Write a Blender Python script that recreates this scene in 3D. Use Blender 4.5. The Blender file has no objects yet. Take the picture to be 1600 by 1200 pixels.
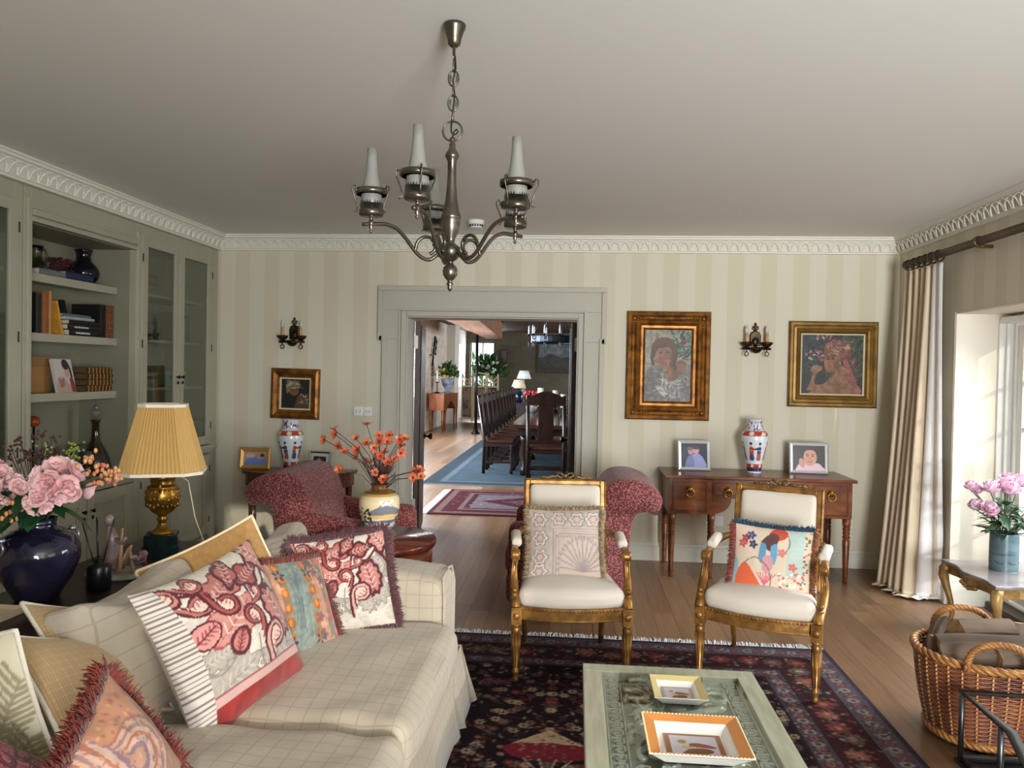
import bpy, math, random
import numpy as np
from mathutils import Vector, Matrix, Euler
PI = math.pi
SC = bpy.context.scene
COL = SC.collection
random.seed(7)
RNG = np.random.RandomState(11)

# ------------------------------------------------------------------ camera
cd = bpy.data.cameras.new('camera')
cam = bpy.data.objects.new('camera', cd)
COL.objects.link(cam)
FPX = 1200.0
cd.sensor_fit = 'HORIZONTAL'
cd.sensor_width = 36.0
cd.lens = 36.0 * FPX / 1600.0
cd.clip_start = 0.02
cd.clip_end = 200
_p, _y, _r = math.atan(20 / FPX), math.atan(100 / FPX), 0.0195
_f = Vector((-math.sin(_y) * math.cos(_p), math.cos(_y) * math.cos(_p), -math.sin(_p)))
_x = Vector((math.cos(_y), math.sin(_y), 0))
_u = _x.cross(_f)
_x2 = math.cos(_r) * _x + math.sin(_r) * _u
_u2 = -math.sin(_r) * _x + math.cos(_r) * _u
cam.matrix_world = Matrix(((_x2.x, _u2.x, -_f.x, 0), (_x2.y, _u2.y, -_f.y, 0), (_x2.z, _u2.z, -_f.z, 1.6), (0, 0, 0, 1)))
SC.camera = cam

# ------------------------------------------------------------------ colour management, world, lights
SC.view_settings.view_transform = 'Standard'
SC.view_settings.look = 'None'
SC.view_settings.gamma = 1.0
SC.view_settings.use_curve_mapping = False
SC.view_settings.exposure = -0.1
SC.cycles.use_denoising = True
SC.cycles.max_bounces = 10
SC.cycles.diffuse_bounces = 6
SC.cycles.glossy_bounces = 4
SC.cycles.transmission_bounces = 8
SC.cycles.transparent_max_bounces = 12
SC.cycles.caustics_reflective = False
SC.cycles.caustics_refractive = False
SC.cycles.sample_clamp_indirect = 6.0

wd = bpy.data.worlds.new('sky')
SC.world = wd
wd.use_nodes = True
wd.node_tree.nodes['Background'].inputs[0].default_value = (0.80, 0.90, 1.0, 1)
wd.node_tree.nodes['Background'].inputs[1].default_value = 2.2

def area_light(name, loc, direction, sx, sy, power, col=(1, 1, 1)):
    l = bpy.data.lights.new(name, 'AREA')
    l.shape = 'RECTANGLE'
    l.size, l.size_y = sx, sy
    l.energy = power
    l.color = col
    o = bpy.data.objects.new(name, l)
    COL.objects.link(o)
    o.location = loc
    o.rotation_euler = Vector(direction).to_track_quat('-Z', 'Y').to_euler()
    return o

# daylight in the windows of the sitting room (behind the camera and along the right wall)
n_ = area_light('daylight_near_window', (1.75, -2.70, 1.4), (0.05, 1, 0.28), 1.4, 2.0, 250, (0.95, 0.97, 1.0))
n_.data.spread = math.radians(115)
area_light('daylight_right_window', (3.25, 0.9, 1.25), (-1, 0.25, -0.15), 2.1, 1.9, 12, (0.95, 0.97, 1.0))
g_ = area_light('daylight_garden_door', (3.50, 4.50, 1.45), (-1, -0.05, -0.95), 1.9, 1.6, 105, (0.93, 0.97, 1.0))
g_.data.spread = math.radians(110)
# daylight in the left and end windows of the dining hall
for _yy, _w in ((9.0, 2.0), (12.8, 2.5), (17.0, 3.0)):
    area_light('daylight_hall_window', (-3.98, _yy, 1.7), (1, 0.10, -0.22), _w, 1.5, 400, (0.80, 0.90, 1.0))
area_light('fill_hall_right', (6.8, 21.5, 1.6), (-1, 0.0, 0.0), 7.0, 1.6, 620, (0.95, 0.97, 1.0))  # added fill lamp to brighten the left hall wall; no window here
area_light('daylight_hall_end', (-3.3, 27.1, 1.8), (0.15, -1, -0.2), 1.2, 1.6, 150, (0.85, 0.93, 1.0))
sun = bpy.data.lights.new('sun', 'SUN')
sun.energy = 1.7
sun.angle = 0.01
sun.color = (1, 0.93, 0.82)
so = bpy.data.objects.new('sun', sun)
COL.objects.link(so)
so.rotation_euler = Vector((-0.36, 0.90, -0.20)).to_track_quat('-Z', 'Y').to_euler()

# ------------------------------------------------------------------ colours and materials
def lin1(c):
    c = c / 255.0
    return c / 12.92 if c <= 0.04045 else ((c + 0.055) / 1.055) ** 2.4
def lin(c):
    return (lin1(c[0]), lin1(c[1]), lin1(c[2]), 1.0)
def nlin(a):
    a = np.clip(a, 0, 255) / 255.0
    return np.where(a <= 0.04045, a / 12.92, ((a + 0.055) / 1.055) ** 2.4)

MATS = {}
def _new(name):
    m = bpy.data.materials.new(name)
    m.use_nodes = True
    nt = m.node_tree
    return m, nt, nt.nodes['Principled BSDF']
def _n(nt, t, **kw):
    n = nt.nodes.new(t)
    for k, v in kw.items():
        setattr(n, k, v)
    return n
def _coords(nt, stretch=(1, 1, 1)):
    tc = _n(nt, 'ShaderNodeTexCoord')
    mp = _n(nt, 'ShaderNodeMapping')
    mp.inputs['Scale'].default_value = stretch
    nt.links.new(tc.outputs['Object'], mp.inputs[0])
    return mp.outputs[0]
def _bump(nt, bs, height, strength, dist=0.01):
    b = _n(nt, 'ShaderNodeBump')
    b.inputs['Strength'].default_value = strength
    b.inputs['Distance'].default_value = dist
    nt.links.new(height, b.inputs['Height'])
    nt.links.new(b.outputs[0], bs.inputs['Normal'])

def mat(name, col, rough=0.5, metal=0.0, col2=None, scale=8.0, stretch=(1, 1, 1), bump=0.0, bscale=None, spec=0.5,
        coat=0.0, sheen=0.0, trans=0.0, ior=1.45, lo=0.35, hi=0.65, detail=4.0, kind='noise', alpha=1.0):
    if name in MATS:
        return MATS[name]
    m, nt, bs = _new(name)
    bs.inputs['Base Color'].default_value = lin(col)
    bs.inputs['Roughness'].default_value = rough
    bs.inputs['Metallic'].default_value = metal
    bs.inputs['Specular IOR Level'].default_value = spec
    bs.inputs['Coat Weight'].default_value = coat
    bs.inputs['Sheen Weight'].default_value = sheen
    bs.inputs['Transmission Weight'].default_value = trans
    bs.inputs['IOR'].default_value = ior
    bs.inputs['Alpha'].default_value = alpha
    if col2 is not None or bump:
        co = _coords(nt, stretch)
        if kind == 'voronoi':
            tx = _n(nt, 'ShaderNodeTexVoronoi')
        else:
            tx = _n(nt, 'ShaderNodeTexNoise')
            tx.inputs['Detail'].default_value = detail
        tx.inputs['Scale'].default_value = scale
        nt.links.new(co, tx.inputs['Vector'])
        if col2 is not None:
            rp = _n(nt, 'ShaderNodeValToRGB')
            rp.color_ramp.elements[0].position, rp.color_ramp.elements[1].position = lo, hi
            rp.color_ramp.elements[0].color, rp.color_ramp.elements[1].color = lin(col), lin(col2)
            nt.links.new(tx.outputs[0], rp.inputs[0])
            nt.links.new(rp.outputs[0], bs.inputs['Base Color'])
        if bump:
            h = tx.outputs[0]
            if bscale:
                t2 = _n(nt, 'ShaderNodeTexNoise')
                t2.inputs['Scale'].default_value = bscale
                t2.inputs['Detail'].default_value = 3
                nt.links.new(co, t2.inputs['Vector'])
                h = t2.outputs[0]
            _bump(nt, bs, h, bump)
    MATS[name] = m
    return m

def mat_col(name, rough=0.8, bump=0.0, bscale=300.0, sheen=0.0, metal=0.0, coat=0.0, spec=0.5):
    """Colours come from the woven / painted pattern computed on the mesh."""
    if name in MATS:
        return MATS[name]
    m, nt, bs = _new(name)
    at = _n(nt, 'ShaderNodeAttribute', attribute_name='Col')
    nt.links.new(at.outputs['Color'], bs.inputs['Base Color'])
    bs.inputs['Roughness'].default_value = rough
    bs.inputs['Sheen Weight'].default_value = sheen
    bs.inputs['Metallic'].default_value = metal
    bs.inputs['Coat Weight'].default_value = coat
    bs.inputs['Specular IOR Level'].default_value = spec
    if bump:
        tx = _n(nt, 'ShaderNodeTexNoise')
        tx.inputs['Scale'].default_value = bscale
        nt.links.new(_coords(nt), tx.inputs['Vector'])
        _bump(nt, bs, tx.outputs[0], bump, 0.004)
    MATS[name] = m
    return m

def thin_glass(name, tint, refl=1.0):
    """sheet glass: clear through, mirror-like at glancing angles"""
    m, nt, bs = _new(name)
    out = nt.nodes['Material Output']
    tr, gl, lw, mx = _n(nt, 'ShaderNodeBsdfTransparent'), _n(nt, 'ShaderNodeBsdfGlossy'), _n(nt, 'ShaderNodeLayerWeight'), _n(nt, 'ShaderNodeMixShader')
    gl.inputs['Roughness'].default_value = 0.02
    tr.inputs[0].default_value = tint + (1,)
    lw.inputs['Blend'].default_value = 0.5
    pw = _n(nt, 'ShaderNodeMath', operation='POWER')
    pw.inputs[1].default_value = 4.0
    nt.links.new(lw.outputs['Facing'], pw.inputs[0])
    ma = _n(nt, 'ShaderNodeMath', operation='MULTIPLY_ADD')
    ma.inputs[1].default_value, ma.inputs[2].default_value = 0.9 * refl, 0.045 * refl
    nt.links.new(pw.outputs[0], ma.inputs[0])
    nt.links.new(ma.outputs[0], mx.inputs[0])
    nt.links.new(tr.outputs[0], mx.inputs[1])
    nt.links.new(gl.outputs[0], mx.inputs[2])
    nt.links.new(mx.outputs[0], out.inputs[0])
    MATS[name] = m
    return m
M_thin = thin_glass('table_glass', (0.95, 0.98, 0.96))

# ------------------------------------------------------------------ mesh builder
class MB:
    def __init__(s):
        s.v, s.f, s.sm = [], [], []
    def add(s, vs, fs, smooth=False, M=None):
        b = len(s.v)
        if M is not None:
            vs = [tuple(M @ Vector(p)) for p in vs]
        s.v += [tuple(p) for p in vs]
        s.f += [tuple(i + b for i in f) for f in fs]
        s.sm += [smooth] * len(fs)
        return s
    def box(s, x0, x1, y0, y1, z0, z1, M=None):
        vs = [(x, y, z) for z in (z0, z1) for y in (y0, y1) for x in (x0, x1)]
        return s.add(vs, [(0, 2, 3, 1), (4, 5, 7, 6), (0, 1, 5, 4), (2, 6, 7, 3), (0, 4, 6, 2), (1, 3, 7, 5)], False, M)
    def lathe(s, prof, n=24, at=(0, 0, 0), M=None, smooth=True, sx=1.0, sy=1.0):
        vs, fs = [], []
        for r, z in prof:
            for k in range(n):
                a = 2 * PI * k / n
                vs.append((at[0] + r * sx * math.cos(a), at[1] + r * sy * math.sin(a), at[2] + z))
        for i in range(len(prof) - 1):
            for k in range(n):
                k2 = (k + 1) % n
                fs.append((i * n + k, i * n + k2, (i + 1) * n + k2, (i + 1) * n + k))
        if prof[0][0] > 1e-6:
            fs.append(tuple(range(n - 1, -1, -1)))
        if prof[-1][0] > 1e-6:
            b = (len(prof) - 1) * n
            fs.append(tuple(range(b, b + n)))
        return s.add(vs, fs, smooth, M)
    def tube(s, pts, r, n=8, closed=False, M=None, smooth=True, flat=1.0, up=None):
        P = [Vector(p) for p in pts]
        N = len(P)
        rs = r if isinstance(r, (list, tuple)) else [r] * N
        vs, fs = [], []
        prev = None
        for i in range(N):
            a = P[(i - 1) % N] if (closed or i > 0) else P[i]
            b = P[(i + 1) % N] if (closed or i < N - 1) else P[i]
            t = (b - a)
            t = t.normalized() if t.length > 1e-9 else Vector((0, 0, 1))
            if up is not None:
                e1 = Vector(up).cross(t)
                if e1.length < 1e-6:
                    e1 = t.orthogonal()
                e1.normalize()
            elif prev is None:
                e1 = t.orthogonal().normalized()
            else:
                e1 = prev - t * prev.dot(t)
                e1 = e1.normalized() if e1.length > 1e-6 else t.orthogonal().normalized()
            prev = e1
            e2 = t.cross(e1)
            for k in range(n):
                an = 2 * PI * (k + 0.5) / n
                vs.append(tuple(P[i] + rs[i] * (math.cos(an) * e1 + flat * math.sin(an) * e2)))
        m = N if closed else N - 1
        for i in range(m):
            j = (i + 1) % N
            for k in range(n):
                k2 = (k + 1) % n
                fs.append((i * n + k, i * n + k2, j * n + k2, j * n + k))
        if not closed:
            fs.append(tuple(range(n - 1, -1, -1)))
            fs.append(tuple(range((N - 1) * n, N * n)))
        return s.add(vs, fs, smooth, M)
    def loft(s, rings, caps=True, closed=True, smooth=True, M=None):
        n = len(rings[0])
        vs = [p for r in rings for p in r]
        fs = []
        for i in range(len(rings) - 1):
            for k in range(n if closed else n - 1):
                k2 = (k + 1) % n
                fs.append((i * n + k, i * n + k2, (i + 1) * n + k2, (i + 1) * n + k))
        if caps and closed:
            fs.append(tuple(range(n - 1, -1, -1)))
            b = (len(rings) - 1) * n
            fs.append(tuple(range(b, b + n)))
        return s.add(vs, fs, smooth, M)
    def prism(s, poly, a, b, axis='y', smooth=False, M=None):
        """poly in the plane across axis, extruded from a to b: y -> (x,z), x -> (y,z), z -> (x,y)."""
        def pt(p, t):
            return (p[0], t, p[1]) if axis == 'y' else ((t, p[0], p[1]) if axis == 'x' else (p[0], p[1], t))
        n = len(poly)
        vs = [pt(p, a) for p in poly] + [pt(p, b) for p in poly]
        fs = [tuple(range(n - 1, -1, -1)), tuple(range(n, 2 * n))]
        sd = [(k, (k + 1) % n, n + (k + 1) % n, n + k) for k in range(n)]
        base = len(s.v)
        s.add(vs, fs, False, M)
        s.f += [tuple(i + base for i in f) for f in sd]
        s.sm += [smooth] * len(sd)
        return s
    def ball(s, c, r, nu=12, nv=8, M=None):
        rx, ry, rz = r if isinstance(r, (tuple, list)) else (r, r, r)
        vs = [(c[0], c[1], c[2] - rz)]
        for j in range(1, nv):
            t = -PI / 2 + PI * j / nv
            for k in range(nu):
                a = 2 * PI * k / nu
                vs.append((c[0] + rx * math.cos(t) * math.cos(a), c[1] + ry * math.cos(t) * math.sin(a), c[2] + rz * math.sin(t)))
        vs.append((c[0], c[1], c[2] + rz))
        fs = [(0, 1 + (k + 1) % nu, 1 + k) for k in range(nu)]
        for j in range(nv - 2):
            for k in range(nu):
                a, b = 1 + j * nu + k, 1 + j * nu + (k + 1) % nu
                fs.append((a, b, b + nu, a + nu))
        l = len(vs) - 1
        o = 1 + (nv - 2) * nu
        fs += [(o + k, o + (k + 1) % nu, l) for k in range(nu)]
        return s.add(vs, fs, True, M)
    def build(s, name, m, parent=None, bev=0.0, sub=0, label=None, bseg=2):
        me = bpy.data.meshes.new(name)
        me.from_pydata(s.v, [], s.f)
        me.polygons.foreach_set('use_smooth', s.sm)
        import bmesh
        bm = bmesh.new()
        bm.from_mesh(me)
        bmesh.ops.recalc_face_normals(bm, faces=bm.faces)
        bm.to_mesh(me)
        bm.free()
        me.materials.append(m)
        o = bpy.data.objects.new(name, me)
        COL.objects.link(o)
        if parent is not None:
            o.parent = parent
        if bev:
            b = o.modifiers.new('bevel', 'BEVEL')
            b.width = bev
            b.segments = bseg
            b.limit_method = 'ANGLE'
            b.angle_limit = math.radians(40)
            b.harden_normals = False
            for p in me.polygons:
                pass
        if sub:
            d = o.modifiers.new('sub', 'SUBSURF')
            d.levels = d.render_levels = sub
        if label:
            o['label'] = label
        return o

def np_mesh(name, V, Fq, m, parent=None, cols=None, smooth=True):
    """V (N,3) array, Fq (M,4) quads, cols (N,3) sRGB 0..255."""
    me = bpy.data.meshes.new(name)
    V = np.asarray(V, np.float32)
    Fq = np.asarray(Fq, np.int32)
    me.vertices.add(len(V))
    me.vertices.foreach_set('co', V.ravel())
    me.loops.add(Fq.size)
    me.loops.foreach_set('vertex_index', Fq.ravel())
    me.polygons.add(len(Fq))
    me.polygons.foreach_set('loop_start', np.arange(0, Fq.size, Fq.shape[1], dtype=np.int32))
    me.polygons.foreach_set('use_smooth', np.full(len(Fq), smooth))
    if cols is not None:
        at = me.color_attributes.new('Col', 'FLOAT_COLOR', 'POINT')
        c = np.ones((len(V), 4), np.float32)
        c[:, :3] = nlin(np.asarray(cols, float))
        at.data.foreach_set('color', c.ravel())
    me.update()
    me.validate()
    me.materials.append(m)
    o = bpy.data.objects.new(name, me)
    COL.objects.link(o)
    if parent is not None:
        o.parent = parent
    return o

def grid_faces(nu, nv, wrap=False, base=0):
    """grid with index j*nu+i; wrap closes i."""
    i, j = np.meshgrid(np.arange(nu if wrap else nu - 1), np.arange(nv - 1))
    i2 = (i + 1) % nu
    f = np.stack([j * nu + i, j * nu + i2, (j + 1) * nu + i2, (j + 1) * nu + i], -1)
    return f.reshape(-1, 4) + base

# ------------------------------------------------------------------ things
def thing(name, label, cat, loc=(0, 0, 0), rotz=0.0, group=None, rot=None):
    o = bpy.data.objects.new(name, None)
    o.empty_display_size = 0.1
    COL.objects.link(o)
    o.location = loc
    o.rotation_euler = rot if rot is not None else (0, 0, rotz)
    o['label'], o['category'] = label, cat
    if group:
        o['group'] = group
    return o
def tag(o, label, cat, group=None, kind=None):
    o['label'], o['category'] = label, cat
    if group:
        o['group'] = group
    if kind:
        o['kind'] = kind
    return o
def struct(o, label=None):
    o['kind'] = 'structure'
    if label:
        o['label'] = label
    return o
def dup(root, loc, rotz=0.0, label=None, group=None, rot=None):
    def cp(o, par):
        c = o.copy()
        COL.objects.link(c)
        if par is not None:
            c.parent = par
        for ch in list(o.children):
            cp(ch, c)
        return c
    r = cp(root, None)
    r.location = loc
    r.rotation_euler = rot if rot is not None else (0, 0, rotz)
    if label:
        r['label'] = label
    if group:
        r['group'] = group
    return r
def basis(loc, n, roll=0.0):
    """frame whose -Y looks along n, Z up, then rolled about n."""
    n = Vector(n).normalized()
    x = Vector((0, 0, 1)).cross(n).normalized()
    z = n.cross(x)
    M = Matrix(((x.x, -n.x, z.x, loc[0]), (x.y, -n.y, z.y, loc[1]), (x.z, -n.z, z.z, loc[2]), (0, 0, 0, 1)))
    return M @ Matrix.Rotation(roll, 4, 'Y')

# ------------------------------------------------------------------ pattern canvas
def vnoise(X, Y, scale, seed=0):
    r = np.random.RandomState(seed)
    T = r.rand(64, 64)
    x, y = X * scale, Y * scale
    xi, yi = np.floor(x).astype(int), np.floor(y).astype(int)
    fx, fy = x - xi, y - yi
    fx, fy = fx * fx * (3 - 2 * fx), fy * fy * (3 - 2 * fy)
    g = lambda a, b: T[a % 64, b % 64]
    return (g(xi, yi) * (1 - fx) + g(xi + 1, yi) * fx) * (1 - fy) + (g(xi, yi + 1) * (1 - fx) + g(xi + 1, yi + 1) * fx) * fy
def smooth_path(pts, k=6):
    P = [np.array(p, float) for p in pts]
    if len(P) < 3:
        return P
    out = []
    for i in range(len(P) - 1):
        p0, p1, p2, p3 = P[max(i - 1, 0)], P[i], P[i + 1], P[min(i + 2, len(P) - 1)]
        for t in np.linspace(0, 1, k, endpoint=False):
            out.append(0.5 * (2 * p1 + (p2 - p0) * t + (2 * p0 - 5 * p1 + 4 * p2 - p3) * t * t + (3 * p1 - p0 - 3 * p2 + p3) * t ** 3))
    out.append(P[-1])
    return out
class Cv:
    """a pattern: x 0..w, y 0..h (y up)"""
    def __init__(s, w, h, px, bg):
        s.w, s.h = w, h
        s.nx, s.ny = int(w * px), int(h * px)
        s.px = px
        s.X, s.Y = np.meshgrid((np.arange(s.nx) + 0.5) / px, (np.arange(s.ny) + 0.5) / px)
        s.a = np.ones((s.ny, s.nx, 3)) * np.array(bg, float)
    def win(s, x0, y0, x1, y1):
        i0, i1 = max(0, int(x0 * s.px)), min(s.nx, int(x1 * s.px) + 2)
        j0, j1 = max(0, int(y0 * s.px)), min(s.ny, int(y1 * s.px) + 2)
        return slice(j0, max(j0, j1)), slice(i0, max(i0, i1))
    def put(s, w, m, col, al=1.0):
        m = (np.clip(m, 0, 1) * al)[..., None]
        s.a[w] = s.a[w] * (1 - m) + np.array(col, float) * m
    def ell(s, cx, cy, rx, ry, col, rot=0.0, al=1.0, soft=None):
        R = max(rx, ry)
        w = s.win(cx - R, cy - R, cx + R, cy + R)
        X, Y = s.X[w] - cx, s.Y[w] - cy
        c, t = math.cos(rot), math.sin(rot)
        d = np.sqrt(((X * c + Y * t) / rx) ** 2 + ((-X * t + Y * c) / ry) ** 2)
        k = soft if soft else 1.2 / (s.px * min(rx, ry))
        s.put(w, (1 - d) / k + 0.5 if not soft else (1 - d) / k, col, al)
    def poly(s, pts, col, al=1.0, sm=True):
        P = smooth_path(list(pts) + [pts[0]], 5) if sm else list(pts)
        P = np.array(P)
        w = s.win(P[:, 0].min(), P[:, 1].min(), P[:, 0].max(), P[:, 1].max())
        X, Y = s.X[w], s.Y[w]
        ins = np.zeros(X.shape, bool)
        for i in range(len(P)):
            x0, y0 = P[i - 1]
            x1, y1 = P[i]
            if y0 == y1:
                continue
            c = ((y0 > Y) != (y1 > Y)) & (X < (x1 - x0) * (Y - y0) / (y1 - y0) + x0)
            ins ^= c
        s.put(w, ins.astype(float), col, al)
    def line(s, pts, wd, col, al=1.0, sm=True):
        P = smooth_path(pts) if sm else [np.array(p, float) for p in pts]
        A = np.array(P)
        w = s.win(A[:, 0].min() - wd, A[:, 1].min() - wd, A[:, 0].max() + wd, A[:, 1].max() + wd)
        X, Y = s.X[w], s.Y[w]
        d = np.full(X.shape, 1e9)
        for i in range(len(P) - 1):
            a, b = P[i], P[i + 1]
            ab = b - a
            L = ab @ ab + 1e-12
            t = np.clip(((X - a[0]) * ab[0] + (Y - a[1]) * ab[1]) / L, 0, 1)
            d = np.minimum(d, np.hypot(X - a[0] - t * ab[0], Y - a[1] - t * ab[1]))
        s.put(w, (wd / 2 - d) * s.px + 0.5, col, al)
    def rect(s, x0, y0, x1, y1, col, al=1.0):
        w = s.win(x0, y0, x1, y1)
        X, Y = s.X[w], s.Y[w]
        s.put(w, ((X >= x0) & (X <= x1) & (Y >= y0) & (Y <= y1)).astype(float), col, al)
    def grain(s, amt, scale, seed=0):
        n = vnoise(s.X, s.Y, scale, seed) - 0.5
        s.a = s.a * (1 + amt * n[..., None])
    def at(s, u, v):
        i = np.clip((np.asarray(u) * s.nx).astype(int), 0, s.nx - 1)
        j = np.clip((np.asarray(v) * s.ny).astype(int), 0, s.ny - 1)
        return s.a[j, i]

def flat_panel(name, cv, w, h, m, parent=None, M=None, nx=None):
    """a flat rectangle in XZ facing -Y, x -w/2..w/2, z 0..h, carrying the pattern cv."""
    nx = nx or cv.nx
    ny = max(2, int(nx * h / w))
    u, v = np.meshgrid(np.linspace(0, 1, nx), np.linspace(0, 1, ny))
    V = np.stack([(u - 0.5) * w, np.zeros_like(u), v * h], -1).reshape(-1, 3)
    if M is not None:
        A = np.array(M)
        V = V @ A[:3, :3].T + A[:3, 3]
    return np_mesh(name, V, grid_faces(nx, ny), m, parent, cv.at(u.ravel() * 0.9999, v.ravel() * 0.9999))
# ------------------------------------------------------------------ the setting
W = 6.654          # back wall
XR = 2.667         # right wall
XL = -3.2          # front of the built-in bookcases
ZC = 2.765         # ceiling

def wallpaper(axis):
    m, nt, bs = _new('striped_wallpaper_' + axis)
    co = _coords(nt)
    sp = _n(nt, 'ShaderNodeSeparateXYZ')
    nt.links.new(co, sp.inputs[0])
    d = _n(nt, 'ShaderNodeMath', operation='DIVIDE')
    d.inputs[1].default_value = 0.27
    nt.links.new(sp.outputs[0 if axis == 'x' else 1], d.inputs[0])
    a = _n(nt, 'ShaderNodeMath', operation='ADD')
    a.inputs[1].default_value = 100.32
    nt.links.new(d.outputs[0], a.inputs[0])
    fr = _n(nt, 'ShaderNodeMath', operation='FRACT')
    nt.links.new(a.outputs[0], fr.inputs[0])
    rp = _n(nt, 'ShaderNodeValToRGB')
    rp.color_ramp.interpolation = 'CONSTANT'
    rp.color_ramp.elements[0].color = lin((206, 199, 175))
    rp.color_ramp.elements[1].position = 0.5
    rp.color_ramp.elements[1].color = lin((212, 207, 187))
    nt.links.new(fr.outputs[0], rp.inputs[0])
    nt.links.new(rp.outputs[0], bs.inputs['Base Color'])
    bs.inputs['Roughness'].default_value = 0.75
    bs.inputs['Specular IOR Level'].default_value = 0.25
    return m

def plank_floor():
    m, nt, bs = _new('oak_plank_floor')
    co = _coords(nt)
    sp = _n(nt, 'ShaderNodeSeparateXYZ')
    nt.links.new(co, sp.inputs[0])
    dv = _n(nt, 'ShaderNodeMath', operation='DIVIDE')
    dv.inputs[1].default_value = 0.135
    nt.links.new(sp.outputs[0], dv.inputs[0])
    fl = _n(nt, 'ShaderNodeMath', operation='FLOOR')
    nt.links.new(dv.outputs[0], fl.inputs[0])
    fr = _n(nt, 'ShaderNodeMath', operation='FRACT')
    nt.links.new(dv.outputs[0], fr.inputs[0])
    # board ends: y shifted per board
    wn = _n(nt, 'ShaderNodeTexWhiteNoise', noise_dimensions='1D')
    nt.links.new(fl.outputs[0], wn.inputs['W'])
    ml = _n(nt, 'ShaderNodeMath', operation='MULTIPLY_ADD')
    ml.inputs[1].default_value = 5.0
    nt.links.new(wn.outputs['Value'], ml.inputs[0])
    nt.links.new(sp.outputs[1], ml.inputs[2])
    dy = _n(nt, 'ShaderNodeMath', operation='DIVIDE')
    dy.inputs[1].default_value = 2.6
    nt.links.new(ml.outputs[0], dy.inputs[0])
    fy = _n(nt, 'ShaderNodeMath', operation='FLOOR')
    nt.links.new(dy.outputs[0], fy.inputs[0])
    cb = _n(nt, 'ShaderNodeCombineXYZ')
    nt.links.new(fl.outputs[0], cb.inputs[0])
    nt.links.new(fy.outputs[0], cb.inputs[1])
    w2 = _n(nt, 'ShaderNodeTexWhiteNoise', noise_dimensions='2D')
    nt.links.new(cb.outputs[0], w2.inputs['Vector'])
    # grain
    mp = _n(nt, 'ShaderNodeMapping')
    mp.inputs['Scale'].default_value = (22, 1.3, 1)
    nt.links.new(co, mp.inputs[0])
    tx = _n(nt, 'ShaderNodeTexNoise')
    tx.inputs['Scale'].default_value = 2.0
    tx.inputs['Detail'].default_value = 6
    nt.links.new(mp.outputs[0], tx.inputs['Vector'])
    mx = _n(nt, 'ShaderNodeMath', operation='MULTIPLY_ADD')
    mx.inputs[1].default_value = 0.45
    nt.links.new(w2.outputs['Value'], mx.inputs[0])
    sc = _n(nt, 'ShaderNodeMath', operation='MULTIPLY')
    sc.inputs[1].default_value = 0.6
    nt.links.new(tx.outputs[0], sc.inputs[0])
    nt.links.new(sc.outputs[0], mx.inputs[2])
    rp = _n(nt, 'ShaderNodeValToRGB')
    rp.color_ramp.elements[0].position, rp.color_ramp.elements[1].position = 0.15, 0.85
    rp.color_ramp.elements[0].color = lin((92, 66, 46))
    rp.color_ramp.elements[1].color = lin((146, 112, 82))
    nt.links.new(mx.outputs[0], rp.inputs[0])
    gp = _n(nt, 'ShaderNodeMath', operation='COMPARE')      # seam between boards
    gp.inputs[1].default_value = 0.0
    gp.inputs[2].default_value = 0.022
    nt.links.new(fr.outputs[0], gp.inputs[0])
    mc = _n(nt, 'ShaderNodeMix', data_type='RGBA')
    nt.links.new(gp.outputs[0], mc.inputs[0])
    nt.links.new(rp.outputs[0], mc.inputs[6])
    mc.inputs[7].default_value = lin((48, 32, 22))
    nt.links.new(mc.outputs[2], bs.inputs['Base Color'])
    bs.inputs['Roughness'].default_value = 0.34
    bs.inputs['Specular IOR Level'].default_value = 0.45
    _bump(nt, bs, tx.outputs[0], 0.05)
    return m

def bricks(name, c1, c2, mortar, scale, axis='x', bw=0.5):
    m, nt, bs = _new(name)
    co = _coords(nt)
    sp = _n(nt, 'ShaderNodeSeparateXYZ')
    nt.links.new(co, sp.inputs[0])
    cb = _n(nt, 'ShaderNodeCombineXYZ')
    nt.links.new(sp.outputs[0 if axis == 'x' else 1], cb.inputs[0])
    nt.links.new(sp.outputs[2], cb.inputs[1])
    br = _n(nt, 'ShaderNodeTexBrick')
    br.inputs['Scale'].default_value = scale
    br.inputs['Color1'].default_value, br.inputs['Color2'].default_value = lin(c1), lin(c2)
    br.inputs['Mortar'].default_value = lin(mortar)
    br.inputs['Mortar Size'].default_value = 0.012
    br.inputs['Brick Width'].default_value = bw
    nt.links.new(cb.outputs[0], br.inputs['Vector'])
    nt.links.new(br.outputs['Color'], bs.inputs['Base Color'])
    bs.inputs['Roughness'].default_value = 0.85
    return m

M_paper_x, M_paper_y = wallpaper('x'), wallpaper('y')
M_floor = plank_floor()
M_ceil = mat('ceiling_paint', (231, 231, 227), 0.9, spec=0.2)
M_trim = mat('cornice_paint', (224, 221, 208), 0.6)
M_arch = mat('architrave_paint', (184, 180, 165), 0.55)
M_skirt = mat('skirting_paint', (214, 211, 198), 0.5)
M_cab = mat('cabinet_paint', (164, 160, 140), 0.5, col2=(170, 166, 146), scale=5)
M_cabin = mat('cabinet_interior_tone', (136, 134, 113), 0.6)  # darker tone than the cabinet fronts, on the inner faces
M_reveal = mat('reveal_paint', (226, 220, 203), 0.7)
M_white = mat('white_gloss_paint', (232, 232, 228), 0.35)
M_glass = thin_glass('window_glass', (0.97, 0.98, 0.98))
M_dark = mat('dark_oak', (46, 28, 20), 0.35, col2=(66, 40, 26), scale=3, stretch=(6, 6, 0.6))
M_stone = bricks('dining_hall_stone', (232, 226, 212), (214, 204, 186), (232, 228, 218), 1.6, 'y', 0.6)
M_stonex = bricks('dining_hall_end_stone', (104, 96, 80), (90, 84, 70), (96, 90, 76), 1.6, 'x', 0.6)
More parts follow.
